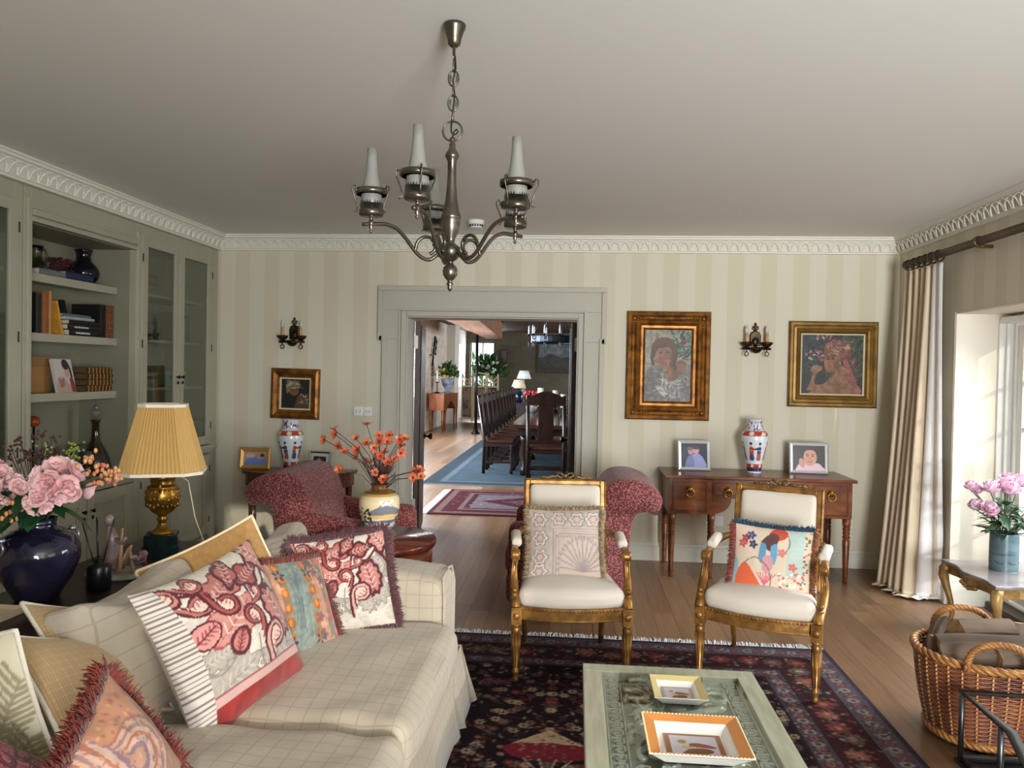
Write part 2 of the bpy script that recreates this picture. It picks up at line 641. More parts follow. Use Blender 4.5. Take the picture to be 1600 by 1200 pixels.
M_brick = bricks('red_brick', (176, 104, 76), (198, 134, 104), (206, 196, 184), 4.4, 'x')

def plate(s, name, m, **k):
    return struct(s.build(name, m, **k))

plate(MB().box(-4.1, 7.0, -2.9, 28.0, -0.12, 0.0), 'floor', M_floor)
plate(MB().box(-3.8, 3.4, -2.9, W + 0.05, ZC, ZC + 0.12), 'ceiling', M_ceil)
# back wall with the doorway
DX0, DX1, DZ = -1.495, 0.012, 2.066
plate(MB().box(-3.8, DX0, W, W + 0.3, 0, ZC).box(DX1, XR + 0.7, W, W + 0.3, 0, ZC).box(DX0, DX1, W, W + 0.3, DZ, ZC), 'wall_back', M_paper_x)
# right wall with the garden door recess and a second window nearer the camera
RY0, RY1, RZ = 3.55, 5.69, 2.08
wr = MB()
wr.box(XR, 3.4, RY1, W, 0, ZC).box(XR, 3.4, RY0, RY1, RZ, ZC).box(XR, 3.4, 1.9, RY0, 0, ZC)
wr.box(XR, 3.4, -0.1, 1.9, 0, 0.3).box(XR, 3.4, -0.1, 1.9, 2.15, ZC).box(XR, 3.4, -2.9, -0.1, 0, ZC)
plate(wr, 'wall_right', M_paper_y)
plate(MB().box(-3.8, -3.66, -2.9, W, 0, ZC), 'wall_left', M_paper_y)
wn = MB().box(-3.8, 0.6, -2.9, -2.6, 0, ZC).box(2.5, 3.4, -2.9, -2.6, 0, ZC)
wn.box(0.6, 2.5, -2.9, -2.6, 0, 0.3).box(0.6, 2.5, -2.9, -2.6, 2.45, ZC)
plate(wn, 'wall_near', M_paper_x)
# painted lining of the garden door recess: far cheek, soffit
rv = MB().box(XR + 0.004, 3.05, RY1 - 0.012, RY1 - 0.001, 0.0, RZ - 0.001).box(XR + 0.004, 3.3, RY0, RY1 - 0.012, RZ - 0.014, RZ - 0.001)
plate(rv, 'trim_recess', M_reveal)

# cornices: stepped profile with a row of interlaced leaf arches
def cornice(name, p0, p1, nrm):
    p0, p1, nrm = Vector(p0), Vector(p1), Vector(nrm)
    d = p1 - p0
    L = d.length
    d.normalize()
    M = Matrix(((d.x, -nrm.x, 0, p0.x), (d.y, -nrm.y, 0, p0.y), (0, 0, 1, ZC), (0, 0, 0, 1)))
    # local: x along, -y out from the wall, z down from the ceiling
    prof = [(0.06, -0.001), (-0.095, -0.001), (-0.095, -0.012), (-0.085, -0.016), (-0.083, -0.03), (-0.066, -0.036), (-0.06, -0.048),
            (-0.044, -0.075), (-0.030, -0.106), (-0.03, -0.118), (-0.022, -0.122), (-0.02, -0.134), (-0.004, -0.136), (0.06, -0.136)]
    s = MB()
    s.prism(prof, 0.0, L, 'x', M=M)
    n = int(L / 0.082)
    st = L / n
    for i in range(n + 1):
        x0 = i * st - st * 0.95
        pts = []
        for k in range(13):
            t = k / 12.0
            xx = x0 + t * st * 1.9
            if xx < 0.002 or xx > L - 0.002:
                continue
            h = math.sin(PI * t) ** 0.42
            z = -0.116 + 0.074 * h
            y = -0.033 - 0.028 * h - 0.006
            pts.append((xx, y, z))
        if len(pts) > 2:
            s.tube(pts, 0.0062, 4, M=M, smooth=False)
        xm = x0 + st * 0.95
        if 0.02 < xm < L - 0.02:
            s.add([(xm - .014, -0.040, -0.112), (xm + .014, -0.040, -0.112), (xm + .011, -0.052, -0.085), (xm - .011, -0.052, -0.085), (xm, -0.054, -0.09), (xm, -0.064, -0.058)],
                  [(0, 4, 3), (0, 1, 4), (1, 2, 4), (3, 4, 5), (4, 2, 5)], False, M)
    return plate(s, name, M_trim)
cornice('trim_1', (XL, W, 0), (XR, W, 0), (0, -1, 0))
cornice('trim_2', (XL, -2.5, 0), (XL, W, 0), (1, 0, 0))
cornice('trim_3', (XR, W, 0), (XR, -2.5, 0), (-1, 0, 0))

# baseboards
def skirt(name, x0, x1, y0, y1, m=None):
    return plate(MB().box(x0, x1, y0, y1, 0.0, 0.125).box(x0 + (0.008 if x1 - x0 < .1 else 0), x1, y0 + (0.008 if y1 - y0 < .1 else 0), y1, 0.125, 0.152), name, m or M_skirt, bev=0.003)
skirt('baseboard_back', 0.24, XR, W - 0.022, W - 0.001)
skirt('baseboard_back_left', -3.18, -1.74, W - 0.022, W - 0.001)
skirt('baseboard_right', XR - 0.022, XR - 0.001, RY1, W - 0.022)
skirt('baseboard_recess', XR, 3.0, RY1 - 0.034, RY1 - 0.013)

# architrave with eared top corners, flat back band and inner bead
def architrave():
    y1 = W - 0.001
    s = MB()
    o_t, o_b, ez = (-1.73, 0.238), (-1.690, 0.222), 1.86
    zt = 2.315
    s.box(o_t[0], o_t[1], y1 - 0.03, y1, DZ + 0.05, zt)                   # head
    s.box(o_t[0], DX0 - 0.045, y1 - 0.03, y1, ez, DZ + 0.05).box(DX1 + 0.045, o_t[1], y1 - 0.03, y1, ez, DZ + 0.05)
    s.box(o_b[0], DX0 - 0.045, y1 - 0.03, y1, 0, ez).box(DX1 + 0.045, o_b[1], y1 - 0.03, y1, 0, ez)
    # outer back band
    t, q = 0.05, 0.03
    s.box(o_t[0] - 0.012, o_t[1] + 0.012, y1 - t, y1, zt - q, zt + 0.012)
    for sx in (0, 1):
        g = -1 if sx == 0 else 1
        a, b = o_t[sx], o_b[sx]
        s.box(min(a + g * 0.012, a - g * q), max(a + g * 0.012, a - g * q), y1 - t, y1, ez - 0.012, zt - q)
        s.box(min(b + g * 0.012, b - g * q), max(b + g * 0.012, b - g * q), y1 - t, y1, 0, ez - 0.012)
        s.box(min(a, b - g * q), max(a, b - g * q), y1 - t, y1, ez - 0.012, ez + q)
    # inner stepped bead
    for w0, w1, tt in ((0.0, 0.045, 0.02), (0.045, 0.062, 0.042)):
        s.box(DX0 - w1, DX0 - w0, y1 - tt, y1, 0, DZ + w1).box(DX1 + w0, DX1 + w1, y1 - tt, y1, 0, DZ + w1)
        s.box(DX0 - w0, DX1 + w0, y1 - tt, y1, DZ + w0, DZ + w1)
    # jamb lining
    s.box(DX0, DX0 + 0.012, W, W + 0.3, 0, DZ - 0.012).box(DX1 - 0.012, DX1, W, W + 0.3, 0, DZ - 0.012).box(DX0, DX1, W, W + 0.3, DZ - 0.012, DZ)
    return plate(s, 'trim_4', M_arch, bev=0.004)
architrave()

# the two dark oak leaves folded back into the dining hall
def door_leaf(name, x0, x1, swing, sgn):
    y0, y1 = W + 0.31, W + 1.04
    o = struct(MB().box(x0, x1, y0, y1, 0.01, DZ - 0.02).build(name, M_dark, bev=0.004))
    xi = x1 if sgn > 0 else x0
    s = MB()
    for k in range(5):
        ya = y0 + 0.03 + k * 0.137
        s.box(min(xi, xi + sgn * 0.012), max(xi, xi + sgn * 0.012), ya, ya + 0.118, 0.05, DZ - 0.06)
    s.build('boards', M_dark, o, bev=0.006)
    k = MB()
    Mx = Matrix.Translation((xi + sgn * 0.012, y1 - 0.07, 0.93)) @ Matrix.Rotation(sgn * PI / 2, 4, 'Y')
    k.lathe([(0.03, 0), (0.03, 0.008), (0.012, 0.012), (0.011, 0.04), (0.028, 0.05), (0.033, 0.066), (0.026, 0.08), (0.0, 0.084)], 14, M=Mx)
    k.build('door_knob', mat('black_iron', (22, 20, 20), 0.4, 0.6), o)
    for z in (0.35, 1.85):
        h = MB().box(x0 - 0.004 if sgn > 0 else x1 - 0.02, x0 + 0.03 if sgn > 0 else x1 + 0.004, y0 - 0.03, y0 + 0.01, z - 0.06, z + 0.06)
        h.build('hinge', mat('steel_hinge', (150, 148, 140), 0.35, 0.9), o)
    if swing:
        hv = Vector((x0, y0, 0))
        o.matrix_world = Matrix.Translation(hv) @ Matrix.Rotation(swing, 4, 'Z') @ Matrix.Translation(-hv)
    return o
door_leaf('door_1', DX0 + 0.012, DX0 + 0.062, 0.14, 1)
door_leaf('door_2', DX1 - 0.062, DX1 - 0.012, 0, -1)

# garden door: white glazed frame set in the recess
def garden_door():
    x0, x1 = 3.04, 3.10
    s = MB()
    s.box(x0, x1, RY1 - 0.075, RY1 - 0.012, 0, RZ - 0.014).box(x0, x1, RY0, RY0 + 0.07, 0, RZ - 0.014).box(x0, x1, RY0, RY1, RZ - 0.08, RZ - 0.014)
    s.box(x0 - 0.02, x1 + 0.1, RY0, RY1 - 0.012, 0.0, 0.06)
    root = struct(s.build('window_1', M_white, bev=0.004))
    lv = MB()
    nb = 3
    w = (RY1 - 0.09 - RY0 - 0.09) / nb
    for k in range(nb):
        a = RY0 + 0.09 + k * w
        b = a + w
        lv = MB()
        lv.box(x0 + 0.01, x1 - 0.005, a, a + 0.062, 0.07, 1.985).box(x0 + 0.01, x1 - 0.005, b - 0.062, b, 0.07, 1.985)
        lv.box(x0 + 0.01, x1 - 0.005, a + 0.062, b - 0.062, 1.90, 1.985).box(x0 + 0.01, x1 - 0.005, a + 0.062, b - 0.062, 0.07, 0.30)
        for z in (0.62, 0.94, 1.27, 1.59):
            lv.box(x0 + 0.018, x1 - 0.012, a + 0.062, b - 0.062, z - 0.011, z + 0.011)
        lv.build('casement', M_white, root, bev=0.003)
        MB().box(x0 + 0.03, x0 + 0.036, a + 0.06, b - 0.06, 0.29, 1.91).build('pane', M_glass, root)
    # moulded casing on the room side of the frame
    c = MB()
    c.box(2.955, 3.04, RY1 - 0.03, RY1 - 0.012, 0.0, 2.03).box(2.995, 3.04, RY1 - 0.055, RY1 - 0.03, 0.0, 2.03)
    c.box(2.955, 3.04, RY0, RY1 - 0.03, 2.0, 2.045)
    c.build('window_casing', M_white, root, bev=0.005)
garden_door()
plate(MB().box(2.90, 3.04, RY0, RY1 - 0.06, 0.001, 0.05), 'trim_threshold', mat('door_threshold', (84, 76, 66), 0.6))
plate(MB().box(3.42, 5.6, 6.45, 6.65, 0, 3.2), 'wall_outside', M_brick)
plate(MB().box(3.41, 9.0, -3.0, 6.45, -0.16, -0.04), 'ground_outside', mat('paving', (150, 146, 138), 0.9, col2=(124, 122, 116), scale=3))
# ------------------------------------------------------------------ built-in bookcases along the left wall (fronts face +X)
M_iron = mat('black_iron', (22, 20, 20), 0.4, 0.6)
M_brasshinge = mat('aged_brass', (70, 58, 40), 0.45, 0.7)
M_cabglass = thin_glass('cabinet_glass', (0.80, 0.84, 0.80), 1.3)
XB = -3.626

def raised_panel(s, x, y0, y1, z0, z1):
    """stile-and-rail door face with a sunk field and moulding; x is the front plane"""
    b = 0.075
    s.box(x - 0.022, x, y0, y0 + b, z0, z1).box(x - 0.022, x, y1 - b, y1, z0, z1)
    s.box(x - 0.022, x, y0 + b, y1 - b, z0, z0 + b).box(x - 0.022, x, y0 + b, y1 - b, z1 - b, z1)
    s.box(x - 0.022, x - 0.014, y0 + b, y1 - b, z0 + b, z1 - b)
    for k in range(1):
        c = 0.016
        s.box(x - 0.014, x - 0.004, y0 + b, y0 + b + c, z0 + b, z1 - b).box(x - 0.014, x - 0.004, y1 - b - c, y1 - b, z0 + b, z1 - b)
        s.box(x - 0.014, x - 0.004, y0 + b, y1 - b, z0 + b, z0 + b + c).box(x - 0.014, x - 0.004, y0 + b, y1 - b, z1 - b - c, z1 - b)

def bookcase_shell(root, y0, y1, open_y0, open_y1, zh, zb, xf=XL):
    """carcass: back, sides, top, face frame; opening open_y0..open_y1 by zb..zh"""
    s = MB()
    s.box(XB, xf, y0, open_y0, 0.0, 2.625).box(XB, xf, open_y1, y1, 0.0, 2.625)
    s.box(XB, xf, open_y0, open_y1, zh, 2.625)
    s.box(XB, xf - 0.03, open_y0, open_y1, 0.0, 0.1)
    b = MB().box(XB - 0.02, XB, y0, y1, 0, 2.62).box(XB, xf - 0.05, open_y0, open_y0 + 0.004, zb, zh).box(XB, xf - 0.05, open_y1 - 0.004, open_y1, zb, zh).box(XB, xf - 0.05, open_y0, open_y1, zh - 0.004, zh)
    b.build('lining', M_cabin, root)
    return s.build('carcass', M_cab, root, bev=0.003)

def knob(root, x, y, z):
    k = MB()
    M = Matrix.Translation((x, y, z)) @ Matrix.Rotation(PI / 2, 4, 'Y')
    k.lathe([(0.007, 0), (0.006, 0.012), (0.013, 0.018), (0.014, 0.025), (0.0, 0.03)], 10, M=M)
    k.ball((x + 0.012, y, z - 0.045), (0.008, 0.008, 0.014), 8, 6)
    return k.build('knob', M_iron, root)

def glazed_door(root, y0, y1, z0, z1, hinge_side):
    d = MB()
    x = XL + 0.004
    b = 0.072
    d.box(x - 0.025, x, y0, y0 + b, z0, z1).box(x - 0.025, x, y1 - b, y1, z0, z1)
    d.box(x - 0.025, x, y0 + b, y1 - b, z0, z0 + b).box(x - 0.025, x, y0 + b, y1 - b, z1 - b, z1)
    o = d.build('door', M_cab, root, bev=0.003)
    MB().box(x - 0.016, x - 0.012, y0 + b - 0.004, y1 - b + 0.004, z0 + b - 0.004, z1 - b + 0.004).build('glass', M_cabglass, o)
    hy = y1 if hinge_side > 0 else y0
    for z in (z0 + 0.16, (z0 + z1) / 2 + 0.02, z1 - 0.16):
        h = MB()
        h.lathe([(0.0045, -0.03), (0.0045, 0.03)], 8, at=(x + 0.002, hy, z))
        h.build('hinge', M_brasshinge, o)
    return o

# open middle bay
ob = thing('open_bookcase', 'pale grey open bookcase bay with three shelves of ornaments and books', 'bookcase', (0, 0, 0))
bookcase_shell(ob, 4.205, 5.405, 4.265, 5.345, 2.43, 0.8)
s = MB()
for z, t in ((2.425, 0.028), (2.46, 0.04), (2.50, 0.022)):
    s.box(XL - 0.02, XL + t * 0.5, 4.265, 5.345, z, z + t)
s.box(XL - 0.02, XL + 0.012, 4.225, 4.262, 0.8, 2.56).box(XL - 0.02, XL + 0.012, 5.35, 5.39, 0.8, 2.56)
s.build('header_moulding', M_cab, ob, bev=0.006)
for z in (2.15, 1.78, 1.40):
    s = MB().box(XB, XL - 0.155, 4.27, 5.34, z - 0.028, z)
    s.box(XL - 0.155, XL - 0.138, 4.27, 5.34, z - 0.052, z + 0.002)
    s.build('shelf', M_cab, ob, bev=0.005)
MB().box(XB, XL + 0.025, 4.215, 5.395, 0.772, 0.80).box(XB, XL + 0.008, 4.265, 5.345, 0.745, 0.772).build('counter', M_cab, ob, bev=0.005)
for a, b in ((4.275, 4.80), (4.81, 5.335)):
    s = MB()
    raised_panel(s, XL + 0.002, a, b, 0.11, 0.735)
    o = s.build('cupboard_door', M_cab, ob, bev=0.003)
    knob(o, XL + 0.002, b - 0.04 if a < 4.5 else a + 0.04, 0.62)

# glazed bay in the corner
gb = thing('glazed_bookcase', 'pale grey built-in bookcase with two glass doors beside the striped wall', 'bookcase', (0, 0, 0))
bookcase_shell(gb, 5.415, 6.62, 5.455, 6.50, 2.53, 0.9)
s = MB().box(XL - 0.01, XL + 0.022, 5.43, 6.60, 0.868, 0.905).box(XL - 0.01, XL + 0.012, 5.43, 6.60, 0.84, 0.868)
s.build('ledge', M_cab, gb, bev=0.006)
for z in (2.14, 1.79, 1.42, 1.12):
    MB().box(XB, XL - 0.06, 5.46, 6.495, z - 0.022, z).build('shelf', M_cab, gb)
d1 = glazed_door(gb, 5.425, 5.957, 0.915, 2.545, -1)
d2 = glazed_door(gb, 5.963, 6.505, 0.915, 2.545, 1)
knob(d1, XL + 0.004, 5.925, 1.50)
knob(d2, XL + 0.004, 5.995, 1.50)
for a, b in ((5.43, 5.957), (5.963, 6.50)):
    s = MB()
    raised_panel(s, XL + 0.002, a, b, 0.12, 0.82)
    o = s.build('cupboard_door', M_cab, gb, bev=0.003)
    for z in (0.25, 0.7):
        MB().lathe([(0.0045, -0.025), (0.0045, 0.025)], 8, at=(XL + 0.004, b if b > 6 else a, z)).build('hinge', M_brasshinge, o)

# glazed bay nearer the camera, only its last door in the frame
nb = thing('glazed_bookcase', 'pale grey built-in bookcase with a glass door at left edge of view', 'bookcase', (0, 0, 0))
bookcase_shell(nb, 2.95, 4.195, 2.99, 4.13, 2.53, 0.9)
for z in (2.14, 1.78, 1.40, 1.1):
    MB().box(XB, XL - 0.06, 3.0, 4.125, z - 0.022, z).build('shelf', M_cab, nb)
glazed_door(nb, 3.575, 4.16, 0.915, 2.53, 1)
glazed_door(nb, 2.99, 3.565, 0.915, 2.53, -1)
s = MB()
raised_panel(s, XL + 0.002, 3.575, 4.16, 0.12, 0.82)
s.build('cupboard_door', M_cab, nb, bev=0.003)
MB().box(XL - 0.01, XL + 0.022, 2.96, 4.19, 0.868, 0.905).build('ledge', M_cab, nb, bev=0.005)

# ---- books: spine towards +X for uprights
def book(name, label, group, cover, M, w, h, t, pages=(214, 204, 180), cat='book', bands=None):
    """w depth, t thickness, h height; spine at local +X, t along Y, h along Z"""
    cm = mat('book_' + '_'.join(map(str, cover)), cover, 0.55, col2=tuple(int(c * 0.85) for c in cover), scale=12)
    root = thing(name, label, cat, group=group)
    root.matrix_world = M
    s = MB()
    e = 0.003
    s.box(-w, 0, 0, e, 0, h).box(-w, 0, t - e, t, 0, h)
    s.prism([(-e, e), (0, e), (0.005, t * 0.3), (0.005, t * 0.7), (0, t - e), (-e, t - e)], 0, h, 'z')
    s.build('cover', cm, root)
    MB().box(-w + 0.005, -e, e, t - e, 0.004, h - 0.004).build('pages', mat('book_pages_' + str(pages[0]), pages, 0.9), root)
    if bands:
        b = MB()
        for q in bands[1]:
            b.box(-0.001, 0.0062, t * 0.06, t * 0.94, h * q - 0.004, h * q + 0.004)
        b.build('spine_ribs', mat('spine_' + '_'.join(map(str, bands[0])), bands[0], 0.45, 0.3), root)
    return root
def upright(x, y, z, rz=0.0, lean=0.0):
    return Matrix.Translation((x, y, z)) @ Matrix.Rotation(rz, 4, 'Z') @ Matrix.Rotation(lean, 4, 'X')
def lying(x, y, z, rz=0.0):
    """spine towards +X, length along Y"""
    return Matrix.Translation((x, y, z)) @ Matrix.Rotation(rz, 4, 'Z') @ Matrix.Rotation(PI / 2, 4, 'X')
XS = -3.365
# middle shelf
zs = 1.781
G = 'books on the middle shelf of the open bookcase'
book('upright_book', 'black upright book at the near end of the middle shelf', G, (26, 26, 24), upright(XS, 4.53, zs), 0.2, 0.25, 0.05)
book('upright_book', 'wide orange-brown upright book beside the near end of the middle shelf', G, (150, 88, 44), upright(XS, 4.59, zs), 0.2, 0.265, 0.055)
book('upright_book', 'pale tan upright book between the orange-brown and yellow books', G, (184, 128, 78), upright(XS, 4.65, zs), 0.2, 0.275, 0.026)
book('leaning_book', 'thin yellow-orange book leaning against its neighbours on the middle shelf', G, (206, 148, 50), upright(XS + 0.01, 4.76, zs, 0, 0.27), 0.2, 0.225, 0.018)
zz = zs
for i, (c, y0, L, t, lb) in enumerate((((22, 22, 24), 4.85, 0.345, 0.04, 'thick black book at the bottom of the flat stack'),
        ((28, 27, 27), 4.84, 0.34, 0.035, 'black book second from the bottom of the flat stack'),
        ((20, 20, 22), 4.86, 0.32, 0.03, 'black book in the middle of the flat stack'),
        ((178, 182, 180), 4.83, 0.30, 0.018, 'pale grey book second from the top of the flat stack'),
        ((98, 116, 122), 4.80, 0.30, 0.018, 'slate blue book on top of the flat stack'))):
    b = book('stacked_book', lb + ' on the middle shelf', 'flat stack of books on the middle shelf', c, lying(XS + 0.005 * i, y0 + 0.0, zz + 0.0), 0.22, L, t)
    b.matrix_world = Matrix.Translation((XS - 0.004 * i, y0, zz)) @ Matrix(((1, 0, 0, 0), (0, 0, 1, 0), (0, 1, 0, 0), (0, 0, 0, 1)))
    if i in (0, 1):
        q = MB()
        for k in range(7):
            q.box(0.0053, 0.0063, t * 0.35, t * 0.65, 0.06 + k * 0.022, 0.076 + k * 0.022)
        q.build('spine_lettering', mat('white_print', (205, 205, 198), 0.6), b)
    zz += t + 0.001
book('magazine', 'small dark magazine propped against the flat stack top on middle shelf', G, (30, 30, 34), upright(XS - 0.03, 4.86, zz, 0, 0.35), 0.15, 0.09, 0.012)
book('box_file', 'black box file behind the flat stack on the middle shelf', G, (16, 16, 18), upright(XS - 0.01, 5.19, zs), 0.21, 0.235, 0.06)
for k, lb in enumerate(('nearest', 'middle', 'farthest')):
    book('leather_book', lb + ' of three brown leather books at far end of the middle shelf', 'brown leather volumes standing at the far end', (104, 58, 28),
         upright(XS, 5.252 + k * 0.029, zs), 0.19, 0.235, 0.027, bands=((150, 100, 50), (0.12, 0.3, 0.5, 0.7, 0.88)))
# top shelf: two lying books
zt = 2.151
for y0, L, t, c, lb in ((4.56, 0.245, 0.04, (110, 116, 118), 'grey book lying flat under the glass jug side of the top shelf'),
                        (4.81, 0.285, 0.052, (34, 44, 70), 'thick navy blue book lying flat in front of the dark vase')):
    b = book('flat_book', lb, 'books lying on the top shelf', c, lying(XS, y0, zt), 0.085, L, t)
    b.matrix_world = Matrix.Translation((XS + 0.0, y0, zt)) @ Matrix(((1, 0, 0, 0), (0, 0, 1, 0), (0, 1, 0, 0), (0, 0, 0, 1)))
# lower shelf: four stacked leather volumes, box, photograph
zl = 1.401
for k, lb in enumerate(('bottom', 'second from bottom', 'second from top', 'top')):
    b = book('leather_volume', lb + ' gilt-banded leather volume piled beside the propped photo', 'gilt-banded leather volumes piled on the lower shelf', (78, 44, 24),
             lying(XS, 5.03, zl), 0.17, 0.285, 0.041, pages=(96, 74, 50), bands=((190, 150, 76), (0.08, 0.22, 0.36, 0.5, 0.64, 0.78, 0.92)))
    b.matrix_world = Matrix.Translation((XS + 0.004 * (k % 2), 5.03 + 0.006 * (k % 3), zl + 0.0425 * k)) @ Matrix(((1, 0, 0, 0), (0, 0, 1, 0), (0, 1, 0, 0), (0, 0, 0, 1)))
t = thing('keepsake_box', 'tall tan cardboard box with lid behind the propped photograph', 'box', (-3.535, 4.66, zl))
MB().box(-0.085, 0.09, -0.13, 0.12, 0, 0.20).build('body', mat('tan_card', (158, 116, 66), 0.7), t, bev=0.004)
MB().box(-0.095, 0.095, -0.135, 0.125, 0.17, 0.235).build('lid', mat('tan_card_lid', (140, 104, 62), 0.7), t, bev=0.004)
# propped canvas photograph of a person in white
cv = Cv(0.22, 0.22, 420, (206, 198, 192))
cv.rect(0, 0, 0.22, 0.05, (176, 170, 168))
cv.poly([(0.0, 0.0), (0.02, 0.09), (0.09, 0.10), (0.15, 0.04), (0.2, 0.0)], (188, 160, 146))
cv.poly([(0.03, 0.1), (0.06, 0.08), (0.1, 0.1), (0.09, 0.04), (0.04, 0.03)], (160, 120, 104), sm=False)
cv.ell(0.145, 0.14, 0.034, 0.05, (206, 164, 142), -0.2)
cv.ell(0.135, 0.185, 0.04, 0.034, (52, 36, 32), -0.3)
cv.line([(0.165, 0.19), (0.185, 0.15), (0.19, 0.1)], 0.022, (50, 34, 30))
cv.poly([(0.16, 0.09), (0.2, 0.09), (0.22, 0.0), (0.17, 0.0)], (140, 60, 62))
t = thing('propped_photo', 'unframed photo of a dark-haired person in white leaning on the lower shelf', 'photo')
t.matrix_world = Matrix.Translation((-3.36, 4.835, zl)) @ Matrix.Rotation(PI / 2 + 0.12, 4, 'Z') @ Matrix.Rotation(-0.2, 4, 'X')
MB().box(-0.112, 0.112, 0.001, 0.02, 0, 0.226).build('board', mat('photo_board', (196, 190, 180), 0.7), t)
flat_panel('print', cv, 0.22, 0.22, mat_col('photo_print', 0.35), t, Matrix.Translation((0, -0.0005, 0.003)))

# top shelf ornaments
M_clear = mat('clear_glass', (235, 240, 232), 0.02, trans=1.0, ior=1.45)
t = thing('glass_jug', 'clear green-tinted glass jug with a looped handle on the top shelf', 'jug', (-3.42, 4.615, zt + 0.042))
MB().lathe([(0.0, 0.0), (0.035, 0.0), (0.058, 0.03), (0.064, 0.06), (0.05, 0.1), (0.03, 0.13), (0.03, 0.17), (0.042, 0.21), (0.038, 0.21), (0.026, 0.17), (0.026, 0.13), (0.045, 0.1), (0.058, 0.06), (0.05, 0.03), (0.0, 0.01)], 20).build('body', mat('green_glass', (196, 206, 176), 0.03, trans=1.0, ior=1.45), t)
MB().tube([(0.0, 0.03, 0.17), (0.0, 0.07, 0.20), (0.0, 0.10, 0.175), (0.0, 0.095, 0.13), (0.0, 0.058, 0.07)], 0.007, 8).build('handle', MATS['green_glass'], t)
t.location.z = zt + 0.001
t.location.y = 4.78
t.location.x = -3.55
t = thing('dried_posy', 'small bunch of dark maroon dried flowers on the top shelf', 'flowers', (-3.41, 4.90, zt + 0.001 + 0.0))
r = random.Random(3)
s = MB()
g = MB()
for k in range(34):
    p = (r.gauss(0, 0.025), r.uniform(-0.12, 0.09), 0.08 + r.uniform(0, 0.075))
    rad = 0.016 + 0.006 * r.random()
    for q in range(4):
        a = r.uniform(0, 6.28)
        s.ball((p[0] + rad * .6 * math.cos(a), p[1] + rad * .6 * math.sin(a), p[2] + r.uniform(-.01, .01)), (rad * .7, rad * .7, rad * .45), 6, 4)
for k in range(12):
    y = -0.1 + k * 0.017
    g.tube([(0, y * 0.4, 0.002), (0, y, 0.1)], 0.003, 5)
s.build('blooms', mat('maroon_petals', (86, 26, 34), 0.7, col2=(52, 18, 24), scale=30), t)
g.build('stems', mat('dry_stem', (64, 58, 36), 0.8), t)
t.location.y = 5.02
t.location.x = -3.55
tv = thing('dark_vase', 'glossy black baluster vase at the far end of the top shelf', 'vase', (-3.44, 5.115, zt + 0.001))
MB().lathe([(0.0, 0), (0.05, 0), (0.06, 0.01), (0.098, 0.05), (0.106, 0.09), (0.09, 0.13), (0.052, 0.17), (0.046, 0.2), (0.052, 0.235), (0.062, 0.248), (0.056, 0.25), (0.042, 0.2), (0.04, 0.1), (0.0, 0.09)], 28).build('body', mat('black_glaze', (14, 14, 18), 0.08, col2=(26, 26, 34), scale=4), tv)
tv.location.x = -3.51
tv.location.y = 5.205

# counter: decanter and glasses
zc = 0.801
t = thing('decanter', 'long-necked dark amber decanter with glass stopper on the bookcase counter', 'decanter', (-3.42, 5.225, zc))
MB().lathe([(0.0, 0), (0.07, 0.0), (0.098, 0.02), (0.105, 0.06), (0.09, 0.13), (0.05, 0.21), (0.03, 0.25), (0.026, 0.30), (0.024, 0.37), (0.033, 0.385), (0.033, 0.395), (0.0, 0.395)], 26).build('body', mat('amber_glass', (34, 28, 12), 0.04, col2=(50, 34, 14), scale=3, coat=0.5), t)
MB().lathe([(0.0, 0.395), (0.014, 0.395), (0.012, 0.41), (0.03, 0.425), (0.036, 0.445), (0.026, 0.462), (0.014, 0.47), (0.018, 0.48), (0.012, 0.495), (0.0, 0.5)], 16).build('stopper', mat('stopper_glass', (168, 172, 160), 0.05, trans=0.7), t)
wg = None
for k, (x, y, sc, lb) in enumerate(((-3.42, 4.98, 1.0, 'wine glass on the counter behind the pink flowers'), (-3.36, 5.04, 0.9, 'second wine glass from the decanter on the counter'),
                                    (-3.45, 5.10, 1.08, 'upturned dark wine glass beside the decanter'), (-3.38, 4.88, 0.85, 'short wine glass farthest from the decanter'))):
    t = thing('wine_glass', lb, 'glass', (x, y, zc), group='wine glasses on the bookcase counter')
    t.scale = (sc, sc, sc)
    MB().lathe([(0.0, 0), (0.034, 0.0), (0.034, 0.003), (0.005, 0.01), (0.004, 0.1), (0.02, 0.115), (0.036, 0.15), (0.034, 0.21), (0.032, 0.21), (0.033, 0.15), (0.016, 0.118), (0.0, 0.115)], 16).build('bowl_and_stem', mat('smoky_glass', (120, 124, 112), 0.04, trans=0.6, ior=1.4), t)
t = thing('orange_ornament', 'orange ball ornament on a stand at near end of the counter', 'ornament', (-3.42, 4.595, zc))
MB().ball((0, 0, 0.42), 0.036, 16, 12).build('ball', mat('orange_glaze', (176, 80, 30), 0.3, col2=(140, 50, 20), scale=20), t)
MB().lathe([(0.0, 0), (0.045, 0), (0.045, 0.008), (0.008, 0.02), (0.007, 0.2), (0.014, 0.22), (0.007, 0.24), (0.007, 0.386), (0.0, 0.386)], 12).build('stand', M_iron, t)

